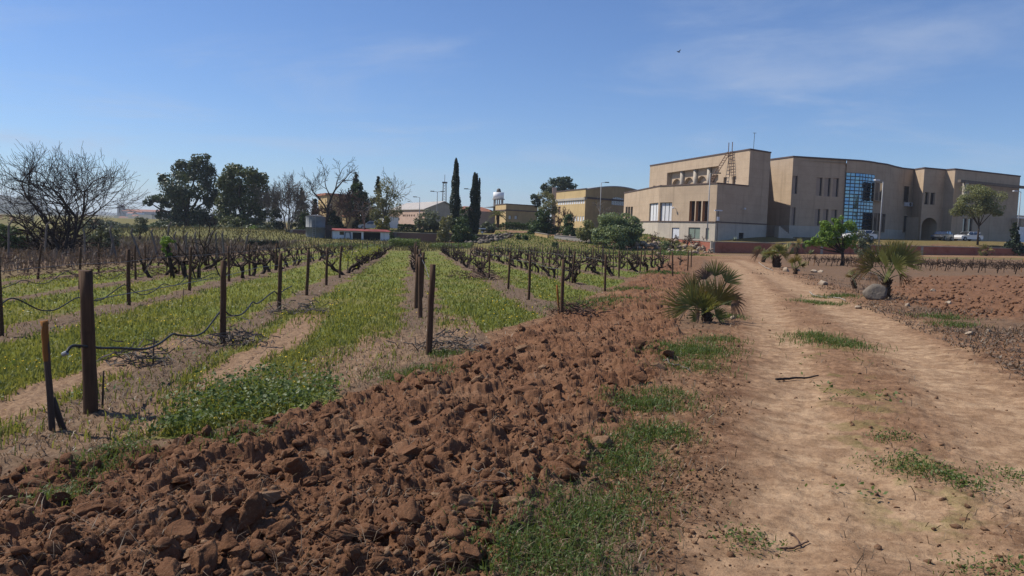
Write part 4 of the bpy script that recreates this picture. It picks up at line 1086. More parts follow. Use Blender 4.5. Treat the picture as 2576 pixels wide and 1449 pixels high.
def gable_building():
    # long salmon building with grey sheet roof, gable towards the right
    a, b, c = at(978, 548, 190)[:2], at(1068, 549, 165)[:2], at(1160, 552, 172)[:2]
    B = empty("long_gabled_building", (b[0], b[1], .5), 0, "long salmon pink building with grey pitched sheet roof left of the cypresses", "building")
    pl, pr = Plane(a, b), Plane(b, c); ze = at(1030, 527, 176)[2]
    w_ = [pl.rect(Z4(x, 890), Z4(x + 14, 915)) for x in (2045, 2065, 2093, 2120, 2150, 2180)]
    facade(B, pl, -.8, ze, w_, M_PINK)
    for o in w_: pane(B, pl, o, M_DARK, .15, frame=False)
    m = pr.L / 2; zr = at(1118, 509, 168)[2]
    wpart("gable_wall", [pr.P(0, -.8), pr.P(pr.L, -.8), pr.P(pr.L, ze), pr.P(m, zr), pr.P(0, ze)], [(0, 1, 2, 3, 4)], M_GREYW, B)
    k = MB(); d = np.array([*(a - b), 0])
    for s0, z0, s1, z1 in ((-.4, ze - .15, m, zr + .1), (m, zr + .1, pr.L + .4, ze - .15)):
        p, q = np.array(pr.P(s0, z0, .3)), np.array(pr.P(s1, z1, .3)); up = np.array([0, 0, .18])
        k.add([p, q, q + d, p + d, p + up, q + up, q + d + up, p + d + up], [(0, 3, 2, 1), (4, 5, 6, 7), (0, 1, 5, 4), (1, 2, 6, 5), (2, 3, 7, 6), (3, 0, 4, 7)])
    wmb("roof", k, M_CORR, B)
    # terracotta house between the two cypresses
    a, b, c = at(1150, 548, 215)[:2], at(1168, 548, 205)[:2], at(1245, 550, 212)[:2]
    B = empty("terracotta_house", (b[0], b[1], .5), 0, "terracotta house with tiled hip roof seen between and right of the cypresses", "building")
    ze = at(1200, 531, 208)[2]; zr = at(1165, 519, 210)[2]
    facade(B, Plane(a, b), -.8, ze, [], M_PINK); facade(B, Plane(b, c), -.8, ze, [], M_PINK)
    e = np.array(c) - np.array(b); bk = np.array([-e[1], e[0]]) * .6; P = lambda v, z: (v[0], v[1], z)
    B2, C2 = np.array(b) - .05 * e, np.array(c) + .05 * e; r0, r1 = B2 + .25 * e + bk * .5, C2 - .25 * e + bk * .5
    wpart("roof", [P(B2, ze), P(C2, ze), P(C2 + bk, ze), P(B2 + bk, ze), P(r0, zr), P(r1, zr)], [(0, 1, 5, 4), (1, 2, 5), (2, 3, 4, 5), (3, 0, 4)], M_TILE, B)
    # pale block half hidden by the bare trees behind the shed
    a, b, c = at(958, 560, 150)[:2], at(965, 560, 146)[:2], at(1000, 560, 150)[:2]
    B = empty("white_end_house", (b[0], b[1], .5), 0, "small white gabled house end at the left of the salmon building", "building")
    z1 = at(975, 545, 148)[2]
    pl = Plane(b, c); o = pl.rect(Z4(1993, 930), Z4(2012, 965)); facade(B, pl, -.8, z1, [o], M_WHITE); pane(B, pl, o, M_DARK, .15, "door", False); facade(B, Plane(a, b), -.8, z1, [], M_WHITE)
    roof(B, [(a[0], a[1]), (b[0], b[1]), (c[0], c[1]), (c[0] - 2, c[1] + 6)], z1 + .02, M_TILE)
    a, b, c = at(800, 530, 190)[:2], at(822, 530, 180)[:2], at(905, 530, 188)[:2]
    B = empty("beige_block", (b[0], b[1], .5), 0, "beige block with brown roof edge half hidden behind the bare trees", "building")
    z1 = at(830, 492, 182)[2]; pl = Plane(b, c); o = pl.rect((826, 512), (836, 530)), pl.rect((868, 512), (880, 530)); facade(B, pl, -.8, z1, list(o), M_OCHR); facade(B, Plane(a, b), -.8, z1, [], M_YEL)
    for q in o: pane(B, pl, q, M_GLASS, .15)
    strip(B, [a, b, c], z1, z1 + .5, .4, M_TILE, "eaves")
    a, b, c = at(860, 590, 140)[:2], at(868, 590, 137)[:2], at(930, 590, 140)[:2]
    B = empty("ochre_outbuilding", (b[0], b[1], .5), 0, "low ochre outbuilding right behind the white shed", "building")
    z1 = at(890, 545, 138)[2]; facade(B, Plane(a, b), -.8, z1, [], M_YEL); pl = Plane(b, c); o = [pl.rect((893, 552), (903, 566))]; facade(B, pl, -.8, z1, o, M_YEL); pane(B, pl, o[0], M_DARK, .2, "door", False); strip(B, [a, b, c], z1, z1 + .15, .2, M_TILE, "eaves")
gable_building()
def far_white():
    a, b, c = at(2528, 610, 185)[:2], at(2531, 610, 180)[:2], at(2600, 610, 190)[:2]; z1 = at(2540, 543, 182)[2]
    B = empty("far_white_building", (b[0], b[1], .8), 0, "pale building seen through the gap at the far right end", "building")
    facade(B, Plane(a, b), -.5, z1, [], M_WHITE); pl = Plane(b, c); o = [pl.rect((2556, 556), (2564, 575))]; facade(B, pl, -.5, z1, o, M_WHITE); pane(B, pl, o[0], M_GLASS, .15)
    strip(B, [a, b, c], z1, z1 + .25, .1, M_GREYW, "parapet_coping")
far_white()

# ------------------------------------------------------------------ shed, tank, water tower, masts
def shed():
    Y = 112.0; p0, p1 = at(836, 612, Y)[:2], at(979, 613, Y + 2.5)[:2]; pl = Plane(p0, p1); zb = bz(*((p0 + p1) / 2)) - .2
    ze = pl.hit(*Z4(1500, 1098))[1]; zr = ze + .2; dp = 4.6
    B = empty("white_shed", (*((p0 + p1) / 2), zb), 0, "low whitewashed shed with a red roof beyond the vine rows", "shed")
    w_, dr, op = pl.rect(Z4(1257, 1102), Z4(1312, 1146)), pl.rect(Z4(1420, 1112), Z4(1528, 1246)), pl.rect(Z4(1556, 1108), Z4(1766, 1212))
    facade(B, pl, zb, ze, [w_, (dr[0], dr[1], zb + .05, dr[3]), op], M_WHITE, .2)
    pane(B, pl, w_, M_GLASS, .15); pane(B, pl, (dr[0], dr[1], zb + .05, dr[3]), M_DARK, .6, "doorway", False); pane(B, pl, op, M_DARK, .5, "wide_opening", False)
    k = MB(); k.add([pl.P(s_, z, q_) for z in (op[2] - .12, op[2]) for s_, q_ in ((op[0] - .2, .3), (op[1] + .2, .3), (op[1] + .2, .002), (op[0] - .2, .002))], [(0, 3, 2, 1), (4, 5, 6, 7), (0, 1, 5, 4), (1, 2, 6, 5), (2, 3, 7, 6), (3, 0, 4, 7)]); wmb("counter", k, M_GREYW, B)
    k = MB(); s_, _ = pl.hit(*Z4(1655, 1230)); k.add([pl.P(s_ + dx, z, q_) for z in (zb, zb + .55) for dx, q_ in ((-.3, .5), (.3, .5), (.3, .003), (-.3, .003))], [(4, 5, 6, 7), (0, 1, 5, 4), (1, 2, 6, 5), (3, 0, 4, 7)]); wmb("grill_box", k, M_DARK, B)
    for s_ in (0, pl.L): wpart("side_wall", [pl.P(s_, zb), pl.P(s_, ze), pl.P(s_, zr, -dp), pl.P(s_, zb, -dp)], [(0, 1, 2, 3)], M_WHITE, B)
    n = 9
    for i in range(n):                                        # roof sheets
        a, b = -.35 + (pl.L + .7) * i / n, -.35 + (pl.L + .7) * (i + 1) / n; k = MB(); o_ = .012 * (i % 2)
        V = [pl.P(a, ze + .04 + o_, .35), pl.P(b, ze + .04 + o_, .35), pl.P(b, zr + .08 + o_, -dp - .2), pl.P(a, zr + .08 + o_, -dp - .2)]; V += [(x, y, z - .07) for x, y, z in V]
        k.add(V, [(0, 1, 2, 3), (4, 7, 6, 5), (0, 4, 5, 1), (1, 5, 6, 2), (2, 6, 7, 3), (3, 7, 4, 0)]); wmb("roof_sheet", k, M_REDROOF, B)
    f0, f1 = pl.rect(Z4(1312, 1162), Z4(1398, 1246))[:2]; k = MB(); z0 = zb; z1 = z0 + 1.25
    c = lambda s_, z: pl.P(s_, z, .12 + .35 * (1 - (z - z0) / 1.3))
    for q in ([c(f0, z0), c(f0 + .15, z1), c(f1 - .15, z1), c(f1, z0)],): k.tube(q, .11, 5)
    tag(wmb_top("blue_frame", k, m_plain("blue_grey_paint", (.12, .17, .22), (.10, .14, .18), 4, .6), pl.P((f0 + f1) / 2, zb, .3)), "dull blue frame leaning on the front wall of the white shed", "frame")
M_REDROOF = m_plain("red_roof_paint", (.27, .07, .062), (.22, .058, .052), 1.0, .7, .1)
shed()
def tank():
    c = at(793, 611, 112.5); zb = bz(c[0], c[1]) - .1; R_ = 1.35; Ht = 3.1
    t = empty("metal_tank", (c[0], c[1], zb), 0, "grey corrugated round tank with a ladder beside the white shed", "tank")
    n = 72; th = np.arange(n) / n * 2 * np.pi; rr = R_ + .025 * np.cos(th * 18); V = []; F = []
    zz_ = [0, Ht * .5 - .02, Ht * .5 - .019, Ht * .5 + .02, Ht * .5 + .021, Ht]; of = [0, 0, .05, .05, 0, 0]
    for z, o in zip(zz_, of): V += list(zip((rr + o) * np.cos(th), (rr + o) * np.sin(th), np.full(n, z)))
    F = [(i * n + j, i * n + (j + 1) % n, (i + 1) * n + (j + 1) % n, (i + 1) * n + j) for i in range(5) for j in range(n)]
    obj("shell", mesh("shell", V, F, True), m_plain("weathered_zinc", (.20, .215, .225), (.14, .152, .16), .9, .7, .1, .01, .3, .0), t)
    k = MB(); k.tube([(0, 0, Ht + .002), (0, 0, Ht + .03), (0, 0, Ht + .25)], [R_ + .04, R_ + .04, .15], 36); k.build("lid", M_DMETAL, t)
    k = MB()
    for s in (-.2, .2): k.tube([(s + .15, -R_ - .12, 0), (s + .15, -R_ - .12, Ht + .3)], .03, 5)
    for z in np.arange(.2, Ht + .2, .3): k.tube([(-.05, -R_ - .12, z), (.35, -R_ - .12, z)], .02, 4)
    k.build("ladder", M_METAL, t)
    # small lean-to wall panel between tank and shed
    c2 = at(826, 610, 113); z2 = bz(c2[0], c2[1])
    k = MB(); k.box((-.45, -.08, 0), (.45, .08, 1.75)); k.box((-.5, -.12, 1.75), (.5, .12, 1.85)); tag(k.build("dark_gate_panel", M_COPE, None, (c2[0], c2[1], z2)), "dark panel standing between the round tank and the shed", "panel")
tank()
def water_tower():
    Y = 215.; c = at(1253, 520, Y); zt = at(1253, 484, Y)[2]; zb_ = at(1253, 500, Y)[2]; R_ = 13.2 / FPX * Y
    t = empty("water_tower", (c[0], c[1], .5), 0, "white round water tower on legs above the yellow block", "water tower"); o = t.location
    def b(name, k, mat, sm=False): return k.build(name, mat, t, None, sm)
    k = MB(); k.tube([(0, 0, zb_ - .5), (0, 0, zt - .5)], R_, 28); b("tank", k, M_WHITE, True)
    k = MB(); k.tube([(0, 0, zb_ - .75), (0, 0, zb_ - .505)], R_ * 1.2, 24); b("platform", k, M_GREYW)
    k = MB(); k.tube([(0, 0, zt - .495), (0, 0, zt - .1), (0, 0, zt + .45), (0, 0, zt + .6)], [R_ * .45, R_ * .42, R_ * .3, .1], 16); b("dome", k, M_DMETAL, True)
    for i in range(6):
        a = i * math.pi / 3 + .3; k = MB(); k.tube([(R_ * .9 * math.cos(a), R_ * .9 * math.sin(a), -.5), (R_ * .85 * math.cos(a), R_ * .85 * math.sin(a), zb_ - .76)], .2, 6); b("leg", k, M_GREYW)
water_tower()
def lattice(px, ptop, pbot, Y, wd, label, name="lattice_mast"):
    c = at(px, pbot, Y); z0, z1 = c[2] - 6, at(px, ptop, Y)[2]; t = empty(name, (c[0], c[1], z0), 0, label, "mast"); Hh = z1 - z0; k = MB(); n = 14
    cs = [(-1, -1), (1, -1), (1, 1), (-1, 1)]
    for a, b in cs: k.tube([(a * wd, b * wd, 0), (a * wd * .6, b * wd * .6, Hh)], wd * .12, 4)
    k.build("leg_frame", M_METAL, t); k = MB()
    for i in range(n):
        f0, f1 = 1 - .4 * i / n, 1 - .4 * (i + 1) / n
        for (a, b), (c_, d) in zip(cs, cs[1:] + cs[:1]): k.tube([(a * wd * f0, b * wd * f0, Hh * i / n), (c_ * wd * f1, d * wd * f1, Hh * (i + 1) / n)], wd * .08, 3)
    k.build("bracing", M_METAL, t)
    k = MB(); k.tube([(0, 0, Hh), (0, 0, Hh + Hh * .2)], wd * .1, 4); k.box((-wd, -wd, Hh * .97), (wd * 1.1, wd, Hh * 1.0 + .05)); k.build("antenna_head", M_DMETAL, t)
lattice(1117, 458, 512, 300, .9, "tall lattice telecom mast left of the taller cypress")
lattice(671, 517, 560, 420, 1.2, "far power pylon between the eucalyptus and bare trees", "power_pylon")
lattice(386, 540, 560, 500, .9, "slim far pylon right of the hilltop town", "power_pylon")
lattice(80, 477, 545, 300, .6, "thin power pylon behind the big bare tree", "power_pylon")

def lamp(px, ptop, Y, label, arms=((1, 0),), base=None, r=.07, zb=None, bright=False, along=(1, 0)):
    """street lamp: tapered pole, arm and head"""
    c = at(px, ptop, Y); zb = bz(c[0], c[1]) if zb is None else zb; Hh = c[2] - zb
    t = empty("street_lamp", (c[0], c[1], zb), 0, label, "street lamp", "street lamps"); k = MB(); k.tube([(0, 0, 0), (0, 0, Hh * .5), (0, 0, Hh)], [r * 1.3, r * 1.05, r * .8], 8); k.build("pole", M_METAL, t, None, True)
    for dx, dy in arms:
        k = MB(); k.tube([(0, 0, Hh), (dx * .4, dy * .4, Hh + .06), (dx * .75, dy * .75, Hh + .08)], r * .6, 6); k.build("arm", M_METAL, t)
        k = MB(); n = np.array([dx, dy]) / math.hypot(dx, dy); s = np.array([-n[1], n[0]]) * .17
        a, b = n * .6, n * 1.35; k.prism([a - s * .6, b - s, b + s, a + s * .6], Hh + .03, Hh + .18); k.build("lamp_head", M_WHITED if bright else M_DMETAL, t)
    k = MB(); k.box((-.2, -.2, -.1), (.2, .2, .06)); k.build("base_plate", M_GREYW, t)
lamp(2221, 456, 98, "tall pale lamp post in front of the curved glass wing", ((-.9, -.3),), bright=True)
lamp(1786, 438, 100.5, "lamp post rising in front of the lower block with dark rounded top", ((.15, -.1),))
lamp(1100, 483, 150, "double-armed street lamp left of the taller cypress", ((1, 0), (-1, 0)), zb=.5)
lamp(1055.5, 497, 160, "small street lamp above the pink building roof", ((-.8, 0),), zb=.5)
lamp(1036, 508, 240, "farthest small street lamp left of the pink building", ((-.8, 0),), zb=.5)
lamp(1186, 477, 140, "street lamp with arm pointing left between the cypresses", ((-1, 0),), zb=.7)
lamp(1512, 460, 135, "street lamp standing in front of the arched yellow hall", ((.9, 0),), zb=1)
lamp(2567, 483, 118, "tall lamp post at the right edge beyond the pergola", ((-.9, -.2),), bright=True)
def floodpole(px, ptop, pbot, Y, label):
    c = at(px, pbot, Y); z1 = at(px, ptop, Y)[2]; zb = bz(c[0], c[1]); t = empty("flood_light_pole", (c[0], c[1], zb), 0, label, "light pole"); k = MB(); k.tube([(0, 0, 0), (0, 0, z1 - zb)], .06, 6); k.build("pole", M_DMETAL, t)
    k = MB(); k.box((-.5, -.15, z1 - zb), (.5, .15, z1 - zb + .15)); k.build("lamp_head", M_WHITED, t); k = MB(); k.box((-.15, -.2, (z1 - zb) * .7), (.15, -.06, (z1 - zb) * .82)); k.build("junction_box", M_WHITED, t)
floodpole(*Z1(1207, 880), Z1(0, 1225)[1], 101, "short pole with white flood light before the shaded wall corner")
floodpole(*Z3(838, 918), Z3(0, 1130)[1], 112, "thin grey pole standing before the dark wall right of the cypresses")

# ------------------------------------------------------------------ garden walls
def brick_mat(name, c1, c2, mortar):
    t = NT(name); p = t.pos(); s = t.n("ShaderNodeSeparateXYZ"); t.t.links.new(p, s.inputs[0]); c = t.n("ShaderNodeCombineXYZ")
    t.put(c.inputs[0], t.math('ADD', s.outputs[0], t.math('MULTIPLY', s.outputs[1], 1.0))); t.put(c.inputs[1], s.outputs[2])
    b = t.n("ShaderNodeTexBrick"); t.t.links.new(c.outputs[0], b.inputs['Vector']); b.inputs['Scale'].default_value = 1; b.inputs['Brick Width'].default_value = .26; b.inputs['Row Height'].default_value = .085; b.inputs['Mortar Size'].default_value = .012
    t.put(b.inputs['Color1'], c1); t.put(b.inputs['Color2'], c2); t.put(b.inputs['Mortar'], mortar)
    f = t.noise(p, .8, 5, .65); col = t.mix(t.rng(f, .5, .75), b.outputs['Color'], tuple(k * .55 for k in c1))
    return t.done(t.bsdf(col, .9, t.bump(b.outputs['Fac'], -.3, .01), .1))
M_RED = brick_mat("red_brick", (.36, .105, .065), (.30, .085, .055), (.27, .17, .13))
M_DRED = brick_mat("weathered_brick", (.20, .10, .08), (.16, .085, .07), (.2, .15, .12))
M_CONC = m_plain("pale_concrete", (.33, .29, .25), (.26, .23, .2), 2, .9)
def garden_wall(name, pts, z0s, z1s, mat, label, piers=None, cope=.10):
    t = empty(name, (*pts[0][:2], z0s[0]), 0, label, "wall")
    for i, (a, b) in enumerate(zip(pts[:-1], pts[1:])):
        p = Plane(a, b); mb = MB(); o = .12
        V = [p.P(s_, z, q) for s_, (zz0, zz1) in ((0, (z0s[i], z1s[i])), (p.L, (z0s[i + 1], z1s[i + 1]))) for z, q in ((zz0, o), (zz0, -o), (zz1, -o), (zz1, o))]
        mb.add(V, [(0, 1, 2, 3), (7, 6, 5, 4), (0, 4, 5, 1), (1, 5, 6, 2), (2, 6, 7, 3), (3, 7, 4, 0)]); wmb("brickwork", mb, mat, t)
        mb = MB(); o = .17
        V = [p.P(s_, z, q) for s_, zz1 in ((0, z1s[i]), (p.L, z1s[i + 1])) for z, q in ((zz1 + .002, o), (zz1 + .002, -o), (zz1 + cope, -o), (zz1 + cope, o))]
        mb.add(V, [(0, 1, 2, 3), (7, 6, 5, 4), (0, 4, 5, 1), (1, 5, 6, 2), (2, 6, 7, 3), (3, 7, 4, 0)]); wmb("coping", mb, M_CONC, t)
        n = max(1, int(p.L / (piers or 9)))
        if piers:
            for j in range(n + 1):
                s_ = p.L * j / n; z0 = z0s[i] + (z0s[i + 1] - z0s[i]) * j / n; z1 = z1s[i] + (z1s[i + 1] - z1s[i]) * j / n
                mb = MB(); V = [p.P(s_ + ds, z, q) for z in (z0, z1 + .004) for ds, q in ((-.19, .15), (.19, .15), (.19, -.15), (-.19, -.15))]; mb.add(V, [(0, 3, 2, 1), (4, 5, 6, 7), (0, 1, 5, 4), (1, 2, 6, 5), (2, 3, 7, 6), (3, 0, 4, 7)]); wmb("pier", mb, M_CONC, t)
def zf(pts, d=0): return [bz(p[0], p[1]) + d for p in pts]
W_ = [(25, 97), (40, 100.7), (55, 104.5), (73, 108.7)]
garden_wall("red_brick_wall", W_, [z - .3 for z in zf([(p[0], p[1] - .8) for p in W_])], [.52, .60, .72, .80], M_RED, "long red brick retaining wall in front of the tan building", 16)
W_ = [(73.2, 108.8), (92, 113.0), (130, 122)]
garden_wall("dark_brick_wall", W_, [z - .3 for z in zf([(p[0], p[1] - .8) for p in W_])], [.78, .85, .9], M_RED, "dark brick wall running out of frame below the parked cars", 6)
W_ = [(22.2, 118), (25 - .16, 97.1)]
garden_wall("sunlit_brick_wall", W_, [-.6, -1.3], [.75, .52], M_RED, "short sunlit orange brick wall turning back from the long red wall corner", 6)
W_ = [(-34, 118.7), (-18, 118.35), (-2, 118)]
garden_wall("boundary_wall", W_, [z - .5 for z in zf([(p[0], p[1] - 1) for p in W_])], [.12, .18, .25], M_DRED, "dark brick boundary wall behind the shed and below the cypresses", 8)

# ================================================================== TREES AND SHRUBS
M_BARK = m_bark("brown_bark", (.085, .062, .048), (.05, .036, .028))
M_GBARK = m_bark("grey_bark", (.17, .145, .125), (.10, .085, .072))
M_TWIG = m_bark("dark_twig", (.055, .042, .036), (.035, .027, .024))
M_RTWIG = m_bark("reddish_twig", (.14, .085, .065), (.09, .058, .045))
L_EUC = m_leaf("eucalyptus_leaf", (0.033, 0.054, 0.030), (0.078, 0.105, 0.051), .25)
L_EUC2 = m_leaf("sunny_eucalyptus_leaf", (0.039, 0.063, 0.024), (0.128, 0.150, 0.051), .25)
L_CYP = m_leaf("cypress_leaf", (0.012, 0.024, 0.012), (0.031, 0.050, 0.022), .15)
L_CON = m_leaf("conifer_leaf", (0.019, 0.036, 0.022), (0.051, 0.072, 0.036), .15)
L_DARK = m_leaf("dark_shrub_leaf", (0.035, 0.064, 0.022), (0.080, 0.125, 0.038), .25)
L_OLIV = m_leaf("olive_leaf", (0.072, 0.096, 0.058), (0.168, 0.184, 0.104), .25)
L_PALE = m_leaf("pale_spring_leaf", (0.119, 0.126, 0.056), (0.238, 0.231, 0.105), .35)
L_FIG = m_leaf("fresh_green_leaf", (0.093, 0.178, 0.034), (0.221, 0.323, 0.060), .4)
L_TAM = m_leaf("tamarisk_leaf", (0.136, 0.160, 0.072), (0.264, 0.272, 0.120), .35)
L_GREY = m_leaf("grey_green_leaf", (0.111, 0.159, 0.075), (0.231, 0.276, 0.129), .3)
L_BROWN = m_leaf("dead_leaf", (0.075, 0.050, 0.038), (0.160, 0.105, 0.075), .15)
def crown_leaves(lobes, n, size, rng, asp=.7, sub=7, up=.25, spread=.35):
    """lobes: (x,y,z,rx,ry,rz) in local metres -> leaf quads in lumpy clumps with gaps"""
    L = np.array(lobes, float); wgt = L[:, 3] * L[:, 5]; wgt /= wgt.sum()
    P, N, S = [], [], []
    for l, w_ in zip(L, wgt):
        k = max(12, int(n * w_)); nsub = max(3, int(sub * (1 + l[3] * .5)))
        d = rng.normal(size=(nsub, 3)); d /= np.linalg.norm(d, axis=1)[:, None]; d *= rng.uniform(.3, 1, (nsub, 1)) ** .5 * .78
        sc = l[:3] + d * l[3:6]; sr = rng.uniform(.26, .5, nsub)[:, None] * l[3:6]
        i = rng.integers(0, nsub, k); e = rng.normal(size=(k, 3)); e /= np.linalg.norm(e, axis=1)[:, None]
        rr = rng.uniform(.25, 1.0, (k, 1)) ** .55
        P.append(sc[i] + e * sr[i] * rr); N.append(e + np.array([0, 0, up]))
    P, N = np.vstack(P), np.vstack(N)
    return leafquads(P, rng.uniform(.6, 1.35, len(P)) * size, rng, 0, N / spread * .35, asp)
def limbs(base, targets, r0, rng, mb, n=5):
    """trunk with limbs reaching into the crown lobes"""
    base = np.array(base, float)
    zt = np.mean([t[2] for t in targets]); fork = base + np.array([0, 0, (zt - base[2]) * .45])
    mb.tube([base, base * .5 + fork * .5 + rng.normal(size=3) * r0 * .3 * np.array([1, 1, 0]), fork], [r0 * 1.25, r0, r0 * .8], 7)
    for t in targets:
        t = np.array(t[:3], float); m = (fork + t) / 2 + rng.normal(size=3) * .08 * np.linalg.norm(t - fork) + np.array([0, 0, .05 * np.linalg.norm(t - fork)])
        mb.tube([fork, m, t], [r0 * .6, r0 * .38, r0 * .12], 5)
def leafy(name, label, cat, base, lobes, n, size, leaf, bark=None, r0=.2, seed=1, group=None, asp=.7, sub=7, up=.25, trunk=True, spread=.35):
    rng = np.random.default_rng(seed); t = empty(name, base, 0, label, cat, group)
    V, F, var = crown_leaves(lobes, n, size, rng, asp, sub, up, spread)
    obj("crown" if trunk else "foliage", mesh("crown", V, F, False, var), leaf, t)
    mb = MB(); limbs((0, 0, -.1), lobes, r0, rng, mb); mb.build("trunk" if trunk else "stems", bark or M_BARK, t, None, True)
    return t
def plobes(base, Y, lob, depth=.8):
    """lobes measured in the photograph (px, py, rx, ry) at distance Y, relative to base"""
    out = []
    for i, q in enumerate(lob):
        px, py, rx = q[:3]; ry = q[3] if len(q) > 3 else rx
        c = at(px, py, Y); s = Y / FPX; dy = (RNG.uniform(-1, 1)) * rx * s * .5
        out.append((c[0] - base[0], c[1] - base[1] + dy, c[2] - base[2], rx * s * 1.15, rx * s * depth * 1.15, ry * s * 1.15))
    return out
def ptree(name, label, cat, px, pyb, Y, lob, n, size, leaf, zb=None, **k):
    c = at(px, pyb, Y); z = bz(c[0], c[1]) if zb is None else zb; b = (c[0], c[1], z)
    L = plobes(b, Y, lob)
    if not k.get('trunk', True): L = L + [(l[0], l[1], l[2] * .5, l[3] * .95, l[4] * .95, max(l[5] * .7, l[2] * .5)) for l in L]
    return leafy(name, label, cat, b, L, int(n * 1.35), size * (1.0 if k.get('trunk', True) else 1.3), leaf, **k)
# ---- bare trees
def bare(name, label, base, H, spread, seed, mat, stems=1, depth=5, r0=.16, lean=.25, rmin=.012, kids=(2, 4), cat="tree", first=.28, wig=.18, group=None, upw=.25, leaves=None):
    rng = np.random.default_rng(seed); tr, br = MB(), MB()
    tips = []
    def grow(p, d, L, r, k):
        n = 4; pts = [p]; dd = d.copy()
        for i in range(n):
            dd = dd + rng.normal(size=3) * wig; dd[2] += upw * .12; dd /= np.linalg.norm(dd); pts.append(pts[-1] + dd * L / n)
        re = max(rmin, r * (.62 if k < depth else .5)); rs = np.linspace(r, re, n + 1)
        (tr if k <= 1 else br).tube(pts, rs, 6 if k <= 1 else (4 if k <= 3 else 3), False)
        if k >= depth: tips.append(pts[-1]); tips.append(pts[-2]); return
        m = int(rng.integers(kids[0], kids[1] + 1))
        for i in range(m):
            f = 1.0 if i == 0 else rng.uniform(.35, 1.0); j = min(n, max(1, int(round(f * n)))); q = pts[j]
            ax = rng.normal(size=3); ax -= ax @ dd * dd; ax /= np.linalg.norm(ax)
            a = rng.uniform(.25, .55) if i == 0 else rng.uniform(.5, 1.05); nd = dd * math.cos(a) + ax * math.sin(a) * np.array([spread, spread, 1]); nd[2] += .08 * upw; nd /= np.linalg.norm(nd)
            grow(q, nd, L * rng.uniform(.6, .86), max(rmin, r * (.68 if i == 0 else .5)), k + 1)
    for s in range(stems):
        a = s / max(1, stems) * 6.28 + rng.uniform(-.4, .4); d = np.array([math.cos(a) * lean, math.sin(a) * lean * .8, 1.0]) if stems > 1 else np.array([rng.normal() * .06, rng.normal() * .06, 1.0])
        d /= np.linalg.norm(d); grow(np.array([math.cos(a) * r0 * (stems > 1), math.sin(a) * r0 * (stems > 1), -.1]), d, H * first, r0 * (1 if stems == 1 else .75), 0)
    # scale to the measured height
    zz = np.array([v[2] for v in br.V] or [1.0]).max(); f = H / zz
    for b_ in (tr, br): b_.V = [(v[0] * f, v[1] * f, v[2] * f) for v in b_.V]
    t = empty(name, base, 0, label, cat, group); tr.build("trunk", mat, t, None, True); br.build("branches", mat, t)
    if leaves:
        lm, nl, sz = leaves; P = np.array(tips) * f; i = rng.integers(0, len(P), nl); P = P[i] + rng.normal(size=(nl, 3)) * sz * 1.6
        V, F, var = leafquads(P, rng.uniform(.6, 1.3, nl) * sz, rng, .3); obj("leaves", mesh("leaves", V, F, False, var), lm, t)
    return t
def pbase(px, py, Y=None, zb=None):
    if Y is None: return G(px, py)
    c = at(px, py, Y); return np.array([c[0], c[1], bz(c[0], c[1]) if zb is None else zb])
b = pbase(165, 645, 52); bare("large_bare_tree", "large spreading leafless tree with many stems at the left edge", b, 7.7, .9, 23, M_TWIG, stems=4, depth=5, r0=.12, lean=.3, rmin=.008, kids=(3, 4), first=.30, upw=.4, wig=.12)
b = pbase(135, 648, 54); bare("leafless_thicket", "tangled bare thicket around the foot of the large leafless tree", b, 3.6, 1.5, 14, M_TWIG, stems=12, depth=3, r0=.09, lean=1.1, rmin=.015, kids=(2, 4), cat="shrub", upw=0)
ptree("eucalyptus_tree", "tall dark eucalyptus with ragged lobed crown, left of the pair", "tree", 470, 590, 150,
      [(505, 410, 30, 22), (455, 430, 34, 26), (520, 445, 28, 30), (410, 448, 16, 14), (470, 480, 55, 40), (530, 500, 22, 34), (400, 500, 26, 14), (372, 508, 14, 9), (430, 530, 36, 26), (490, 545, 48, 30), (440, 568, 34, 20), (530, 560, 22, 24), (400, 540, 10, 12)],
      15000, .42, L_EUC, r0=.5, seed=31, group="eucalyptus trees behind the meadow", sub=9)
ptree("eucalyptus_tree", "broad dark eucalyptus with sunlit olive top, right of the pair", "tree", 612, 590, 146,
      [(615, 440, 42, 26), (575, 460, 30, 28), (650, 470, 26, 32), (610, 500, 58, 40), (655, 530, 22, 26), (570, 530, 26, 36), (610, 560, 58, 26), (672, 500, 10, 16), (640, 575, 40, 14)], 14000, .42, L_EUC2, r0=.5, seed=32, group="eucalyptus trees behind the meadow", sub=9)
b = pbase(725, 605, 122); bare("bare_orchard_tree", "bushy bare grey tree with upright twigs left of the tank", b, 9.6, .85, 8, M_GBARK, stems=4, depth=6, r0=.15, lean=.38, rmin=.018, kids=(2, 4), first=.26, wig=.11)
b = pbase(815, 590, 128); bare("bare_tall_tree", "tallest bare tree with fan of bare branches above the tank", b, 12.2, 1.1, 21, M_TWIG, stems=1, depth=6, r0=.22, rmin=.017, kids=(2, 3), first=.24, upw=.5, wig=.11)
b = pbase(866, 588, 132); bare("bare_brown_tree", "brownish bare tree behind the red shed roof", b, 7.0, 1.0, 9, M_RTWIG, stems=2, depth=5, r0=.16, rmin=.03, kids=(3, 4), lean=.3)
b = pbase(914, 606, 117); bare("white_bare_tree", "slim pale-trunked bare tree behind the right end of the shed", b, 6.0, .9, 10, M_GBARK, depth=4, r0=.12, rmin=.022, kids=(2, 3))
b = pbase(1507, 590, 128); bare("bare_garden_tree", "bare branching tree in front of the arched yellow hall", b, 6.2, 1.1, 12, M_GBARK, depth=5, r0=.12, rmin=.022, kids=(2, 3))
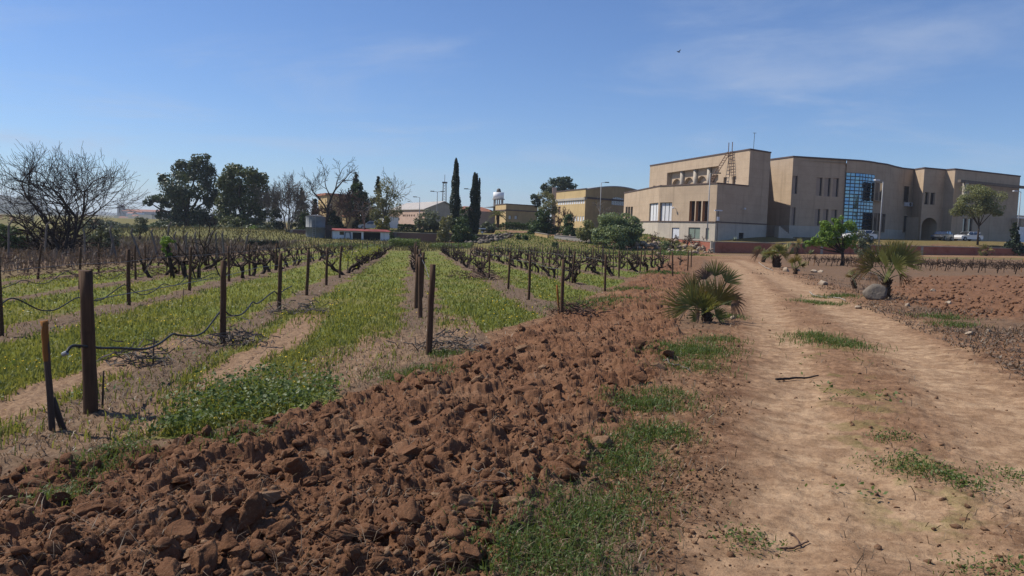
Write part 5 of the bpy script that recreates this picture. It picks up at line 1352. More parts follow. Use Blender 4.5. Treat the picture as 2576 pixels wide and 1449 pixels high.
b = pbase(1405, 606, 116); bare("bare_brown_shrub", "brown leafless shrub between two dark bushes below the yellow hall", b, 4.2, 1.0, 15, M_RTWIG, stems=3, depth=5, r0=.1, rmin=.02, kids=(2, 4), lean=.4, cat="shrub")
for i, (px, hgt) in enumerate(((1639, 2.0), (1688, 1.6), (1727, 1.7), (1774, 2.1))):
    b = pbase(px, 603, 101.5); bare("pruned_fruit_tree", ["leftmost", "second", "third", "rightmost"][i] + " of four small pruned bare trees before the plinth doors", b, hgt, 1.7, 40 + i, M_RTWIG, depth=4, r0=.10, rmin=.02, kids=(3, 4), first=.3, group="pruned fruit trees", upw=.0, leaves=(L_BROWN, 160, .09))
b = G(498, 702); bare("bare_sapling", "thin upright bare stems growing from an old vine stump in the left rows", b, 2.3, .6, 51, M_TWIG, stems=4, depth=2, r0=.035, rmin=.007, kids=(2, 3), lean=.25, first=.4)
b = G(560, 695); bare("bare_sapling", "slanting bare whips beside the stump right of the leafy stake", b, 2.0, .6, 52, M_TWIG, stems=3, depth=2, r0=.03, rmin=.007, kids=(2, 3), lean=.5, first=.4)
# ---- conifers
def conifer(name, label, base, H, R_, seed, leaf=L_CON, n=3500, size=.35, bot=.08, droop=.25, cat="tree", group=None):
    rng = np.random.default_rng(seed); t = empty(name, base, 0, label, cat, group)
    nb = int(16 + H * 6); hb = np.sort(rng.uniform(bot, .97, nb)); ab = rng.uniform(0, 6.28, nb); rb = R_ * (1 - hb) ** .8 * rng.uniform(.55, 1.12, nb) + .12
    w_ = rb / rb.sum(); i = rng.choice(nb, n, p=w_); f = rng.uniform(0, 1, n) ** .6; wd = rb[i] * .28 * (1.05 - f)
    x = np.cos(ab[i]) * rb[i] * f + rng.normal(size=n) * wd; y = np.sin(ab[i]) * rb[i] * f + rng.normal(size=n) * wd; z = hb[i] * H - droop * rb[i] * f ** 2 + rng.normal(size=n) * .12 * rb[i]
    k = n // 12; z2 = rng.uniform(.7, 1, k) * H
    P = np.vstack([np.column_stack([x, y, z]), np.column_stack([rng.normal(size=k) * .06 * R_, rng.normal(size=k) * .06 * R_, z2])])
    V, F, var = leafquads(P, rng.uniform(.6, 1.3, len(P)) * size, rng, .4); obj("crown", mesh("crown", V, F, False, var), leaf, t)
    mb = MB(); mb.tube([(0, 0, -.1), (0, 0, H * .5), (0, 0, H * .98)], [H * .02, H * .012, .02], 6)
    for h_, a_, r_ in list(zip(hb, ab, rb))[::3]: mb.tube([(0, 0, h_ * H), (math.cos(a_) * r_, math.sin(a_) * r_, h_ * H - droop * r_)], [.05, .02], 3)
    mb.build("trunk", M_BARK, t); return t
def hpx(p0, p1, Y): return (p1 - p0) / FPX * Y
for px, top, bot, Y, R_, lab, sd in ((691, 500, 592, 135, 2.2, "dark conifer left of the bushy bare tree", 61), (758, 472, 592, 138, 2.3, "tall dark conifer between the two bare trees", 62), (790, 500, 594, 134, 2.6, "broad dark conifer behind the grey tank", 63),
                                    (893, 434, 592, 140, 3.0, "tall conifer with thin spire behind the shed", 64), (949, 444, 592, 142, 2.0, "slim dark spire conifer left of the pale spring tree", 65), (836, 530, 596, 130, 2.6, "low dark conifer behind the shed's left end", 66), (2548, 560, 618, 108, 1.7, "dark young fir at the right edge below the pergola", 67)):
    b = pbase(px, bot, Y); b[2] -= .1; conifer("conifer_tree", lab, b, at(px, top, Y)[2] - b[2], R_, sd, n=int(2200 + R_ * 900), size=.34)
ptree("mixed_evergreen_tree", "bushy dark green tree around the tall conifer spire", "tree", 905, 594, 139, [(895, 480, 20, 22), (910, 505, 26, 26), (885, 520, 20, 22), (915, 540, 26, 24), (895, 560, 30, 18)], 4500, .36, L_DARK, seed=70)
ptree("spring_tree", "pale green tree just coming into leaf right of the shed", "tree", 968, 600, 126, [(972, 470, 20, 24), (955, 500, 24, 24), (985, 500, 24, 26), (965, 535, 32, 24), (998, 530, 20, 22), (940, 540, 14, 20)], 3300, .26, L_PALE, r0=.22, seed=71, asp=.5, bark=M_GBARK)
b = pbase(972, 600, 126.5); bare("bare_grey_tree", "bare grey tree rising through the pale spring tree", b, 10.2, .7, 72, M_GBARK, depth=5, r0=.17, rmin=.025, kids=(2, 3), first=.3)
ptree("yellow_green_shrub", "yellow-green shrub at the foot of the pale spring tree", "shrub", 958, 598, 124, [(955, 562, 15, 15), (970, 555, 12, 14)], 900, .22, m_leaf("yellow_spring_leaf", (0.130, 0.140, 0.030), (0.240, 0.220, 0.050), .35), seed=73, trunk=False)
# ---- cypresses
def cypress(label, px, top, bot, Y, R_, seed, tips, n=11000):
    rng = np.random.default_rng(seed); b = pbase(px, bot, Y); H = at(px, top, Y)[2] - b[2]
    t = empty("cypress_tree", b, 0, label, "tree", "cypresses"); P, N = [], []
    for dx, h_, w_, sh in tips:
        k = int(n * sh); f = rng.uniform(0, 1, k); prof = np.minimum(1, (f / .10) ** .5) * np.clip((1 - f) / .62, 0, 1) ** .55 * (.86 + .14 * np.sin(f * 21 + seed))
        a = rng.uniform(0, 6.28, k); lump = .8 + .42 * fbm(a * 1.6 + 9 * dx, f * 16, seed); rr = R_ * w_ * prof * lump * rng.uniform(.7, 1.04, k)
        P.append(np.column_stack([dx * (.45 + .55 * f) + rr * np.cos(a), rr * np.sin(a), f * H * h_])); N.append(np.column_stack([np.cos(a), np.sin(a), np.full(k, .5)]))
    P, N = np.vstack(P), np.vstack(N); V, F, var = leafquads(P, rng.uniform(.14, .34, len(P)), rng, 0, N, .55)
    obj("crown", mesh("crown", V, F, False, var), L_CYP, t); mb = MB(); mb.tube([(0, 0, -.2), (0, 0, H * .8)], [.22, .05], 7); mb.build("trunk", M_BARK, t)
cypress("taller pointed cypress, left of the two dark cypress columns", 1142, 398, 600, 121, .95, 81, ((0, 1.0, 1, .8), (.3, .94, .55, .2)))
cypress("shorter forked cypress with blunt double tip, right of the pair", 1192, 434, 598, 121, .98, 82, ((-.15, 1.0, .95, .6), (.2, .985, .6, .2), (.62, .91, .55, .2)))
# ---- shrubs on the terrace and bank
SH = [("olive_shrub", "grey-green olive bush left of the taller cypress", 1080, 596, 124, [(1078, 548, 30, 22), (1060, 560, 18, 18), (1098, 562, 18, 18)], 2600, .24, L_OLIV),
      ("pale_shrub", "pale yellowish shrub at the foot of the taller cypress", 1120, 612, 116, [(1122, 560, 17, 20), (1112, 585, 16, 18)], 1500, .2, L_PALE),
      ("ivy_mound", "dark green ivy mound hanging over the wall between the cypresses", 1168, 614, 117, [(1165, 585, 28, 24), (1150, 600, 20, 14), (1185, 600, 22, 16), (1160, 560, 18, 14)], 3200, .2, L_DARK),
      ("dark_shrub", "dark bush seen between the two cypress trunks", 1166, 590, 128, [(1166, 540, 17, 18), (1172, 556, 18, 18)], 1500, .24, L_DARK),
      ("laurel_shrub", "dark shrub right of the shorter cypress", 1225, 592, 126, [(1222, 570, 16, 14), (1238, 578, 16, 11)], 1300, .22, L_OLIV),
      ("round_bush", "large round dark green bush beside the bank path", 1365, 602, 116, [(1362, 562, 28, 24), (1345, 580, 20, 16), (1388, 575, 22, 22), (1365, 540, 17, 14)], 5200, .2, L_DARK),
      ("juniper_shrub", "narrow dark upright shrub right of the round bush", 1428, 612, 112, [(1428, 560, 16, 18), (1432, 585, 17, 20), (1440, 600, 12, 10)], 2600, .18, L_DARK),
      ("yellow_green_tree", "yellowish green tree left of the yellow hall corner", 1378, 590, 142, [(1376, 498, 20, 18), (1388, 520, 18, 20), (1368, 530, 15, 18)], 2400, .26, L_PALE),
      ("grey_willow_bush", "wide grey-green willow bush in front of the lower tan block", 1555, 616, 98, [(1545, 552, 44, 20), (1585, 565, 30, 22), (1515, 570, 28, 22), (1555, 585, 50, 20), (1598, 585, 20, 14)], 12000, .2, L_GREY),
      ("yellow_willow_bush", "smaller yellow-green bush left of the grey willow bush", 1474, 612, 104, [(1476, 568, 20, 18), (1466, 585, 18, 14), (1488, 590, 16, 12)], 2600, .17, L_TAM),
      ("fig_tree", "bright green leafy fig tree beside the dirt track", 2116, 672, 59, [(2092, 575, 30, 22), (2060, 592, 24, 20), (2125, 582, 26, 26), (2045, 608, 18, 10), (2085, 605, 34, 18), (2128, 610, 22, 16), (2105, 557, 16, 14), (2150, 600, 10, 10), (2032, 614, 12, 8), (2072, 568, 14, 12)], 5600, .14, L_FIG),
      ("dim_green_shrub", "duller green shrub behind the right side of the fig tree", 2170, 636, 80, [(2165, 598, 20, 16), (2185, 612, 14, 10)], 1400, .14, L_OLIV),
      ("tamarisk_tree", "feathery pale green tree in front of the far wing by the white car", 2458, 618, 112, [(2450, 490, 36, 22), (2420, 510, 26, 20), (2485, 505, 34, 24), (2440, 530, 44, 18), (2410, 530, 18, 14), (2500, 525, 26, 16), (2465, 478, 24, 14)], 9000, .2, L_TAM),
      ("back_eucalyptus", "dark spreading eucalyptus crown above the yellow hall roof", 1405, 570, 195, [(1405, 462, 28, 18), (1378, 474, 18, 14), (1435, 474, 18, 12), (1342, 500, 13, 12), (1400, 485, 32, 14), (1350, 512, 12, 12), (1425, 455, 16, 12)], 4600, .42, L_EUC),
      ("young_meadow_tree", "small feathery green tree on the meadow left of the eucalyptus pair", 352, 600, 95, [(352, 560, 18, 16), (345, 575, 18, 12), (364, 575, 14, 12)], 1500, .17, L_OLIV),
      ("grey_scrub_bush", "grey-green bush right of the big bare tree", 235, 628, 66, [(230, 590, 26, 16), (262, 580, 22, 14), (285, 585, 20, 12)], 2200, .13, L_OLIV),
      ("left_hedge_bush", "green bush at the far left edge behind the fence", 15, 650, 60, [(5, 580, 30, 22), (40, 588, 24, 16), (15, 610, 34, 18), (60, 600, 18, 12)], 3000, .13, L_DARK),
      ("dark_undergrowth", "dark undergrowth at the foot of the left eucalyptus", 470, 592, 142, [(430, 578, 30, 12), (490, 578, 40, 12), (400, 580, 22, 10)], 2600, .3, L_EUC),
      ("dark_undergrowth", "dark undergrowth at the foot of the right eucalyptus", 620, 592, 140, [(570, 578, 34, 12), (640, 576, 40, 12), (690, 580, 26, 12)], 2800, .3, L_EUC),
      ("far_hedgerow", "dark hedgerow on the far plain right of the big bare tree", 240, 582, 190, [(200, 566, 26, 9), (240, 563, 26, 12), (280, 566, 24, 10), (315, 570, 22, 8)], 2600, .42, L_OLIV),
      ("far_hedgerow", "low hedgerow on the far plain below the hilltop town", 380, 584, 200, [(360, 572, 28, 8), (400, 570, 26, 10), (330, 574, 20, 7)], 1800, .42, L_DARK),
      ("meadow_bush", "lone small bright bush on the meadow crest right of the eucalyptus", 634, 588, 128, [(634, 575, 13, 8)], 600, .16, L_FIG),
      ("tank_shrub", "green shrub behind the bushy bare tree left of the tank", 768, 604, 124, [(765, 550, 16, 22), (775, 572, 14, 18)], 1500, .2, L_DARK),
      ("shed_ivy", "dark ivy climbing the right end of the white shed", 985, 612, 112, [(985, 590, 7, 14), (996, 602, 12, 8)], 700, .14, L_DARK),
      ("low_bank_shrub", "grey-green low shrub spreading on the rubble bank", 1275, 604, 116, [(1262, 597, 18, 7), (1285, 598, 16, 7)], 1100, .15, L_GREY),
      ("bank_cushion", "left of two small dark round cushions on the grassy bank", 1306, 602, 108, [(1306, 596, 9, 6)], 420, .13, L_DARK), ("bank_cushion", "right of two small dark round cushions on the grassy bank", 1321, 603, 107, [(1321, 597, 9, 6)], 420, .13, L_DARK),
      ("bank_cushion", "small dark cushion bush low on the bank near the path end", 1394, 618, 96, [(1396, 612, 9, 6)], 420, .12, L_DARK),
      ("pale_yucca_mound", "round pale shrub before the sunlit brick wall", 1673, 628, 95, [(1672, 614, 12, 10)], 600, .13, L_GREY)]
for i, (nm, lab, px, py, Y, lob, n, sz, lf) in enumerate(SH):
    tr_ = "tree" in nm or "eucalyptus" in nm
    ptree(nm, lab, "tree" if tr_ else "shrub", px, py, Y, lob, n, sz, lf, seed=200 + i, trunk=tr_, r0=.13 if tr_ else .06, bark=M_BARK)
def hedge(label, p0, p1, Y0, Y1, h, seed, leaf=L_DARK, n=1800, wd=1.0):
    rng = np.random.default_rng(seed); a, b = at(*p0, Y0), at(*p1, Y1); mid = (a + b) / 2; zb = bz(mid[0], mid[1]); t = empty("hedge", (mid[0], mid[1], zb), 0, label, "hedge")
    f = rng.uniform(-.5, .5, n); P = np.column_stack([f * (b - a)[0], f * (b - a)[1], np.zeros(n)]); P[:, 1] += rng.uniform(-.5, .5, n) * wd; P[:, 2] = rng.uniform(0, 1, n) ** .5 * h * (.8 + .35 * fbm(f * 14, f * 0, seed))
    V, F, var = leafquads(P, rng.uniform(.12, .3, n), rng, .2); obj("foliage", mesh("foliage", V, F, False, var), leaf, t)
    mb = MB()
    for f in np.linspace(-.45, .45, 9): mb.tube([(f * (b - a)[0], f * (b - a)[1], -.1), (f * (b - a)[0] + rng.normal() * .1, f * (b - a)[1], h * .8)], .04, 4)
    mb.build("stems", M_BARK, t)
hedge("trimmed dark hedge left of the olive bush", (1000, 590), (1046, 590), 124, 124, 1.15, 301, n=1600)
hedge("long dark hedge below the low yellow block", (1262, 574), (1335, 576), 136, 134, 1.35, 302, n=2600)
hedge("dark hedge beside the small date palm", (1215, 575), (1262, 575), 134, 134, 1.2, 303, n=1500)
hedge("dark netted bramble bank on the meadow left of the tank", (628, 614), (697, 612), 86, 88, .75, 304, L_CYP, 3000, 1.2)
# green crops before the boundary wall
def crop(name, label, px0, px1, py, Y, dep, h, seed, leaf=MAT_WEED, n=5000):
    rng = np.random.default_rng(seed); a, b = at(px0, py, Y), at(px1, py, Y); X = rng.uniform(a[0], b[0], n); Yy = Y + rng.uniform(-dep, dep, n); Z = base_z(X, Yy)
    V, F, var = leafquads(np.column_stack([X, Yy, Z + rng.uniform(0, 1, n) ** .7 * h]), rng.uniform(.1, .24, n), rng, .4); o = obj(name, mesh(name, V, F, False, var), leaf); o["kind"] = "stuff"; tag(o, label, "plants")
crop("green_crop", "tall green crop patch right of the white shed", 984, 1050, 625, 100, 3.0, .95, 401, n=6500)
crop("green_crop", "low bright green plants in front of the cypress wall", 1088, 1185, 622, 100, 4.0, .5, 402, n=6500)
crop("green_crop", "green plants growing in front of the shed", 820, 984, 628, 96, 5, .18, 403, n=5000)
crop("green_crop", "green grass between vines and red wall", 1660, 1720, 634, 88, 4, .4, 404, n=1500)
# ---- hills and the hill town far left
def hill(name, pts, Y, mat, depth=400):
    V = []; n = len(pts)
    for px, py in pts: c = at(px, py, Y); V.append((c[0], c[1], c[2]))
    for px, py in pts: c = at(px, py, Y); V.append((c[0] * .8, c[1] * .8, -6))
    for px, py in pts: c = at(px, py, Y); V.append((c[0] * 1.2, c[1] * 1.2, -6))
    V = np.array(V); V[:n] += RNG.normal(size=(n, 3)) * np.array([Y * .002, Y * .01, Y * .0008])
    F = [(n + i, n + i + 1, i + 1, i) for i in range(n - 1)] + [(i, i + 1, 2 * n + i + 1, 2 * n + i) for i in range(n - 1)]
    o = obj(name, mesh(name, V, F, False), mat); o["kind"] = "structure"; return o
M_HILL = m_plain("wooded_hill", (.035, .045, .030), (.07, .07, .045), .02, .95, .0)
M_HILL2 = m_plain("dry_hill", (.10, .09, .06), (.06, .07, .045), .02, .95, .0)
def ridge(px0, px1, fn, n=90): return [(p, fn(p) + 2.2 * (fbm(np.array([p * .09]), np.array([0.0]), 5)[0] - .5)) for p in np.linspace(px0, px1, n)]
hill("wooded_hill", ridge(-700, 175, lambda p: 528 - 40 * math.exp(-((p + 10) / 75) ** 2) - 24 * math.exp(-((p - 78) / 34) ** 2) - 20 * math.exp(-((p + 260) / 160) ** 2)), 1500, M_HILL)
hill("town_hill", ridge(180, 560, lambda p: 553 - 17 * math.exp(-((p - 345) / 60) ** 2) - 4 * math.exp(-((p - 430) / 60) ** 2)), 1100, M_HILL2)
hill("far_ridge", ridge(-400, 3000, lambda p: 542 + .031 * (p - 300) - 9 * math.exp(-((p - 500) / 500) ** 2), 160), 3800, M_HILL)
rh = np.random.default_rng(77)
for i, px in enumerate(np.sort(rh.uniform(295, 440, 22))):
    px = float(px); top = 553 - 17 * math.exp(-((px - 345) / 60) ** 2); py = rh.uniform(top + 3, top + 26); c = at(px, py, 1075 - (py - top) * 5)
    w_, d_, h_ = rh.uniform(7, 13), rh.uniform(7, 10), rh.uniform(4, 6)
    t = empty("town_house", (c[0], c[1], c[2] - 3), rh.uniform(-.3, .3), f"tiny pale hilltop town house, {nth(i + 1) if i else 'first'} from the left of the far town", "house", "hilltop town houses")
    k = MB(); k.box((-w_ / 2, -d_ / 2, -4), (w_ / 2, d_ / 2, h_)); k.build("wall", M_WHITE if i % 3 else M_GREYW, t)
    k = MB(); k.add([(-w_ / 2, -d_ / 2, h_), (w_ / 2, -d_ / 2, h_), (w_ / 2, d_ / 2, h_), (-w_ / 2, d_ / 2, h_), (-w_ / 2, 0, h_ + 2), (w_ / 2, 0, h_ + 2)], [(0, 1, 5, 4), (2, 3, 4, 5), (1, 2, 5), (3, 0, 4)]); k.build("roof", M_TILE, t)
c = at(368, 540, 1085); t = empty("hilltop_church", (c[0], c[1], c[2] - 4), .1, "large church-like building crowning the hilltop town", "building")
k = MB(); k.box((-30, -9, -6), (24, 9, 8)); k.build("nave", M_GREYW, t); k = MB(); k.box((-37, -5, -6), (-30.2, 5, 14)); k.prism([(-36, -4), (-31, -4), (-31, 4), (-36, 4)], 14, 17); k.build("tower", M_GREYW, t); k = MB(); k.add([(-30, -9, 8.05), (24, -9, 8.05), (24, 9, 8.05), (-30, 9, 8.05), (-30, 0, 11), (24, 0, 11)], [(0, 1, 5, 4), (2, 3, 4, 5), (1, 2, 5), (3, 0, 4)]); k.build("roof", M_TILE, t)

# ================================================================== VINEYARD
M_POST = m_wood("weathered_post", (.105, .062, .038), (.065, .038, .025))
M_POST2 = m_wood("grey_stake", (.085, .062, .05), (.05, .036, .03))
M_ORPOST = m_wood("orange_rusty_post", (.27, .115, .03), (.17, .075, .028))
M_VINE = m_bark("vine_bark", (.062, .043, .033), (.034, .024, .02), 22)
M_HOSE = m_plain("black_drip_hose", (.028, .03, .034), (.02, .022, .026), 8, .6, .05, .002, .25)
M_WIRE = m_plain("trellis_wire", (.16, .15, .14), (.11, .1, .095), 8, .5, 0, .001, .5, .6)
M_SPROUT = m_leaf("vine_sprout", (.12, .15, .03), (.26, .27, .06), .4)
ROWNAME = {-4: "fourth row left of middle posts", -3: "third row left of middle posts", -2: "second row left of middle posts", -1: "first row left of middle posts",
           0: "middle row", 1: "first row right of middle posts", 2: "second row right of middle posts", 3: "third row right of middle posts", 4: "fourth row right of middle posts",
           5: "fifth row right of middle posts", 6: "sixth row right of middle posts", 7: "last row"}
def post_mesh(seed, h, r, n=10, taper=.9, deep=.3):
    rng = np.random.default_rng(seed); zz_ = np.linspace(-deep, h, 7); V = []
    for z in zz_:
        rr = r * (1 - (1 - taper) * max(0, z) / h); th = np.arange(n) / n * 6.283; q = rr * (1 + rng.normal(size=n) * .05)
        V += list(zip(q * np.cos(th) + rng.normal() * r * .06, q * np.sin(th) + rng.normal() * r * .06, np.full(n, z)))
    top = np.array(V[-n:]); top[:, 2] += rng.normal(size=n) * r * .12; V[-n:] = [tuple(t) for t in top]
    F = [(i * n + j, i * n + (j + 1) % n, (i + 1) * n + (j + 1) % n, (i + 1) * n + j) for i in range(6) for j in range(n)] + [tuple(range(6 * n, 7 * n))]
    me = mesh("vineyard_post", V, F, True)
    me.polygons[len(F) - 1].use_smooth = False
    return me
POSTM = [post_mesh(i, 1.22, .045) for i in range(5)]
for me in POSTM: me.materials.append(M_POST)
STAKEM = [post_mesh(20 + i, 1.18, .021, 6, .85) for i in range(4)]
for me in STAKEM: me.materials.append(M_POST2)
rv = np.random.default_rng(99)
STAKEO = post_mesh(30, 1.18, .021, 6, .85); STAKEO.materials.append(M_ORPOST)
def near_end(u):
    v = 60.0
    while v > 5:
        x, y = xy(u, v)
        if sdf(np.array([x]), np.array([y]), PLOUGH)[0] > -.25: break
        v -= .25
    return v + .4
def put_post(k, v, i, mset, name, lab, group, s=(1, 1), tilt=.03, mat=None):
    x, y = xy(ROWU[k] + rv.normal() * .05, v); z = gz(x, y); o = bpy.data.objects.new(name, mset[int(rv.integers(len(mset)))]); o.location = (x, y, z); o.rotation_euler = (rv.normal() * tilt, rv.normal() * tilt, rv.uniform(0, 6.28)); o.scale = (s[0], s[0], s[1]); link(o)
    return tag(o, lab, "post" if "post" in name else "stake", group)
NEARV = {k: near_end(ROWU[k]) for k in ROWU}
POSTV = {-1: [7.14, 11.58, 16.55, 20.98, 25.63, 30.3], 0: [10.53, 15.21, 17.6, 20.55, 25.4, 30.4, 36, 42, 50, 60, 72], 1: [15.3, 19.86, 24.6, 30.33], -2: [12.34, 17.76, 22.44, 27.0, 31.0, 36], -3: [14.5, 19.0, 23.04, 27.5, 32.17, 37], -4: [17, 22, 27.3, 32.2, 37.5, 43],
         2: [23.4, 28, 33], 3: [32.2, 37], 4: [33.8, 39], 5: [40, 46], 6: [47, 53]}
for k, vs in POSTV.items():
    for i, v in enumerate(vs):
        s = (1.35, 1.03) if (k, i) in ((-1, 0),) else (1.0, 1.0) if k in (-1, 0, -2) else (.85, .95)
        lab = f"brown wooden post, {nth(i + 1)} from near end, {ROWNAME[k]}"
        if (k, i) == (-1, 0): lab = "thick brown foreground post at the head of the hose row"
        put_post(k, v, i, POSTM, "vineyard_post", lab, "trellis posts", s)
# stub posts
g = G(132, 1089); o = obj("short_stake", post_mesh(50, .86, .025, 10), M_POST2, None, (g[0], g[1], gz(g[0], g[1])), (0, -.06, 0)); tag(o, "grey stake with orange top beside the thick foreground post", "stake")
me = post_mesh(51, .32, .0262, 10, 1.0, 0); c = obj("rusty_band", me, M_ORPOST, o, (0, 0, .55), None, (1, 1, 1))
g = G(160, 1083); o = obj("broken_stub", post_mesh(52, .30, .026, 10), M_POST2, None, (g[0], g[1], gz(g[0], g[1])), (.12, -.22, 0)); tag(o, "short broken grey stub leaning on the orange-topped stake", "stake")
g = G(1407, 797); o = obj("rusty_stake", post_mesh(53, .66, .024, 8), M_ORPOST, None, (g[0], g[1], gz(g[0], g[1])), (0, -.12, 0)); tag(o, "thin orange stake leaning beside the first post right of the ploughed edge", "stake")
for i, (px, py) in enumerate(((258, 1035), (385, 920), (460, 760))):
    g = G(px, py); o = obj("thin_stick", post_mesh(60 + i, .34, .01, 6), M_POST2, None, (g[0], g[1], gz(g[0], g[1])), (.03, .05, 0)); tag(o, ["thin dead stick right beside the thick foreground post", "thin dead stick in the dry strip right of the foreground hose", "thin dead stick in the second lane on the left"][i], "stick")
# ---- vines
def vine_meshes(seed, big=1.0):
    rng = np.random.default_rng(seed); t, a = MB(), MB(); h = rng.uniform(.42, .62) * big; n = 6; p = np.array([0, 0, -.05]); pts, rs = [p], [.065 * big]
    d = np.array([rng.normal() * .25, rng.normal() * .25, 1.0])
    for i in range(n):
        d = d + rng.normal(size=3) * np.array([.32, .32, .05]); d[2] = max(d[2], .5); d /= np.linalg.norm(d); p = p + d * h / n; pts.append(p); rs.append(.052 * big * rng.uniform(.75, 1.25))
    t.tube(pts, rs, 7); head = pts[-1]; V, F = rock_shape(seed, ICO1, 3, .3, 1.0); t.add(V * .085 * big + head, F)
    for i in range(int(rng.integers(3, 6))):
        an = rng.uniform(0, 6.28); d = np.array([math.cos(an), math.sin(an), rng.uniform(.1, .7)]); q = head.copy(); L = rng.uniform(.2, .42) * big; ps, r2 = [q], [.034 * big]
        for j in range(4):
            d = d + rng.normal(size=3) * .3; d[2] += .18; d /= np.linalg.norm(d); q = q + d * L / 4; ps.append(q); r2.append(.027 * big * rng.uniform(.7, 1.3) * (1 - j * .12))
        a.tube(ps, r2, 5)
        for j in range(int(rng.integers(1, 4))):
            e = rng.normal(size=3); e[2] = abs(e[2]) + .5; e /= np.linalg.norm(e); q0 = ps[int(rng.integers(2, 5))]; a.tube([q0, q0 + e * rng.uniform(.06, .16) * big], [.013 * big, .008 * big], 4)
    mt, ma = mesh("trunk", t.V, t.F, True), mesh("arms", a.V, a.F, True); mt.materials.append(M_VINE); ma.materials.append(M_VINE); return mt, ma, head
VINES = [vine_meshes(500 + i, 1.0 + .12 * (i % 3)) for i in range(10)]
SPR = []
for i in range(4):
    n = 110; P = rv.normal(size=(n, 3)) * np.array([.2, .2, .12]) + np.array([0, 0, .72]); V, F, var = leafquads(P, rv.uniform(.05, .11, n), rv, .5, None, .8); me = mesh("leaves", V, F, False, var); me.materials.append(M_SPROUT); SPR.append(me)
VST = {-4: (36, 1.75), -3: (29, 1.7), -2: (29.5, 1.7), -1: (32.5, 1.55), 0: (33, 2.6), 1: (33, 1.55), 2: (28, 1.7), 3: (33.5, 1.7), 4: (36, 1.75), 5: (42, 1.8), 6: (49, 1.9)}
nv = 0; STK = []
for k, (v0, sp) in VST.items():
    i = 0; v = v0; rown = ROWNAME[k]
    while v < VFAR - 1 - max(0, k - 3) * 1.5:
        x, y = xy(ROWU[k] + rv.normal() * .06, v + rv.normal() * .12); i += 1
        if sdf(np.array([x]), np.array([y]), TRACK)[0] > -1.5: break
        if rv.uniform() > .06:
            mt, ma, hd = VINES[int(rv.integers(len(VINES)))]; z = gz(x, y) - .02; s = rv.uniform(.85, 1.2)
            e = empty("grape_vine", (x, y, z), rv.uniform(0, 6.28), f"gnarled {'sprouting' if (k == -1 and v < 62) else 'bare'} grapevine, {nth(i)} from near end, {rown}", "grapevine", "old grapevines in rows"); e.scale = (s, s, s)
            o = bpy.data.objects.new("trunk", mt); link(o, e); o = bpy.data.objects.new("arms", ma); link(o, e)
            if k == -1 and v < 62: o = bpy.data.objects.new("leaves", SPR[int(rv.integers(4))]); link(o, e)
            nv += 1
        if (k >= 1 or i % 2 == 0): STK.append((k, v + .18, i))
        v += sp
for k, v, i in STK:
    put_post(k, v, i, STAKEM, "vine_stake", f"thin stake at {nth(i)} vine from near end, {ROWNAME[k]}", "vine stakes", (rv.uniform(.85, 1.25), rv.uniform(.8, 1.15)), .05)
# ---- hoses and wires
def on_row(px, py, k):
    d = ray(px, py); t = ROWU[k] / (d[:2] @ ROWN); p = d * t; return np.array([p[0], p[1], p[2] + EYE])
def smooth(pts, n=5):
    P = np.array(pts, float); P = np.vstack([2 * P[0] - P[1], P, 2 * P[-1] - P[-2]]); out = []
    for i in range(1, len(P) - 2):
        for t in np.linspace(0, 1, n, endpoint=False):
            a, b, c, d = P[i - 1:i + 3]; out.append(.5 * (2 * b + (c - a) * t + (2 * a - 5 * b + 4 * c - d) * t * t + (3 * b - a - 3 * c + d) * t ** 3))
    out.append(P[-2]); return np.array(out)
Z6 = lambda x, y: ((x / 2.3375) / 1.165, (680 + y / 2.3375) / 1.165)
H1 = [(455, 828), (478, 792), (512, 778), (600, 785), (700, 795), (800, 795), (900, 800), (1000, 800), (1090, 765), (1180, 700), (1220, 705), (1330, 712), (1400, 680), (1450, 620), (1500, 555), (1530, 538), (1580, 570), (1650, 565), (1700, 520), (1730, 480), (1770, 486), (1870, 410), (1905, 425), (1950, 395), (2000, 370)]
H2 = [(-90, 520), (0, 495), (70, 455), (130, 465), (200, 500), (280, 535), (370, 535), (440, 500), (530, 450), (600, 465), (690, 465), (760, 420), (840, 365), (870, 370), (930, 415), (990, 430), (1060, 400), (1120, 355), (1180, 370), (1240, 345), (1290, 300), (1340, 325), (1400, 310), (1460, 285), (1520, 300)]
H3 = [(-60, 400), (0, 390), (100, 355), (160, 330), (250, 352), (330, 345), (450, 272), (500, 290), (590, 305), (640, 280), (700, 300), (760, 322), (840, 280), (900, 290), (980, 285), (1020, 220), (1050, 120)]
for pts_, k, r_, lab in ((H1, -1, .0125, "black drip hose looping from the thick foreground post along the first row"), (H2, -2, .0115, "black drip hose sagging between posts of the second row on the left"), (H3, -3, .010, "grey drip hose sagging along the third row on the left")):
    P = smooth([on_row(*Z6(*p), k) for p in pts_]); b = P[0]; mb = MB(); mb.tube(P - b, r_, 7); o = mb.build("drip_hose", M_HOSE, None, b, True); tag(o, lab, "hose", "drip hoses")
    if k == -1:
        e = np.array([0, 0, 0]); d = np.array([-.03, 0, -.015]); q = MB(); q.tube([e - d * .2, e + d], .019, 8); q.build("end_cap", M_METAL, o)
        for j in (12, 50, 60, 80): q = MB(); q.tube([P[j] - b + np.array([0, 0, -.02]), P[j] - b + np.array([0, 0, -.002])], .009, 6); q.build("dripper", M_HOSE, o)
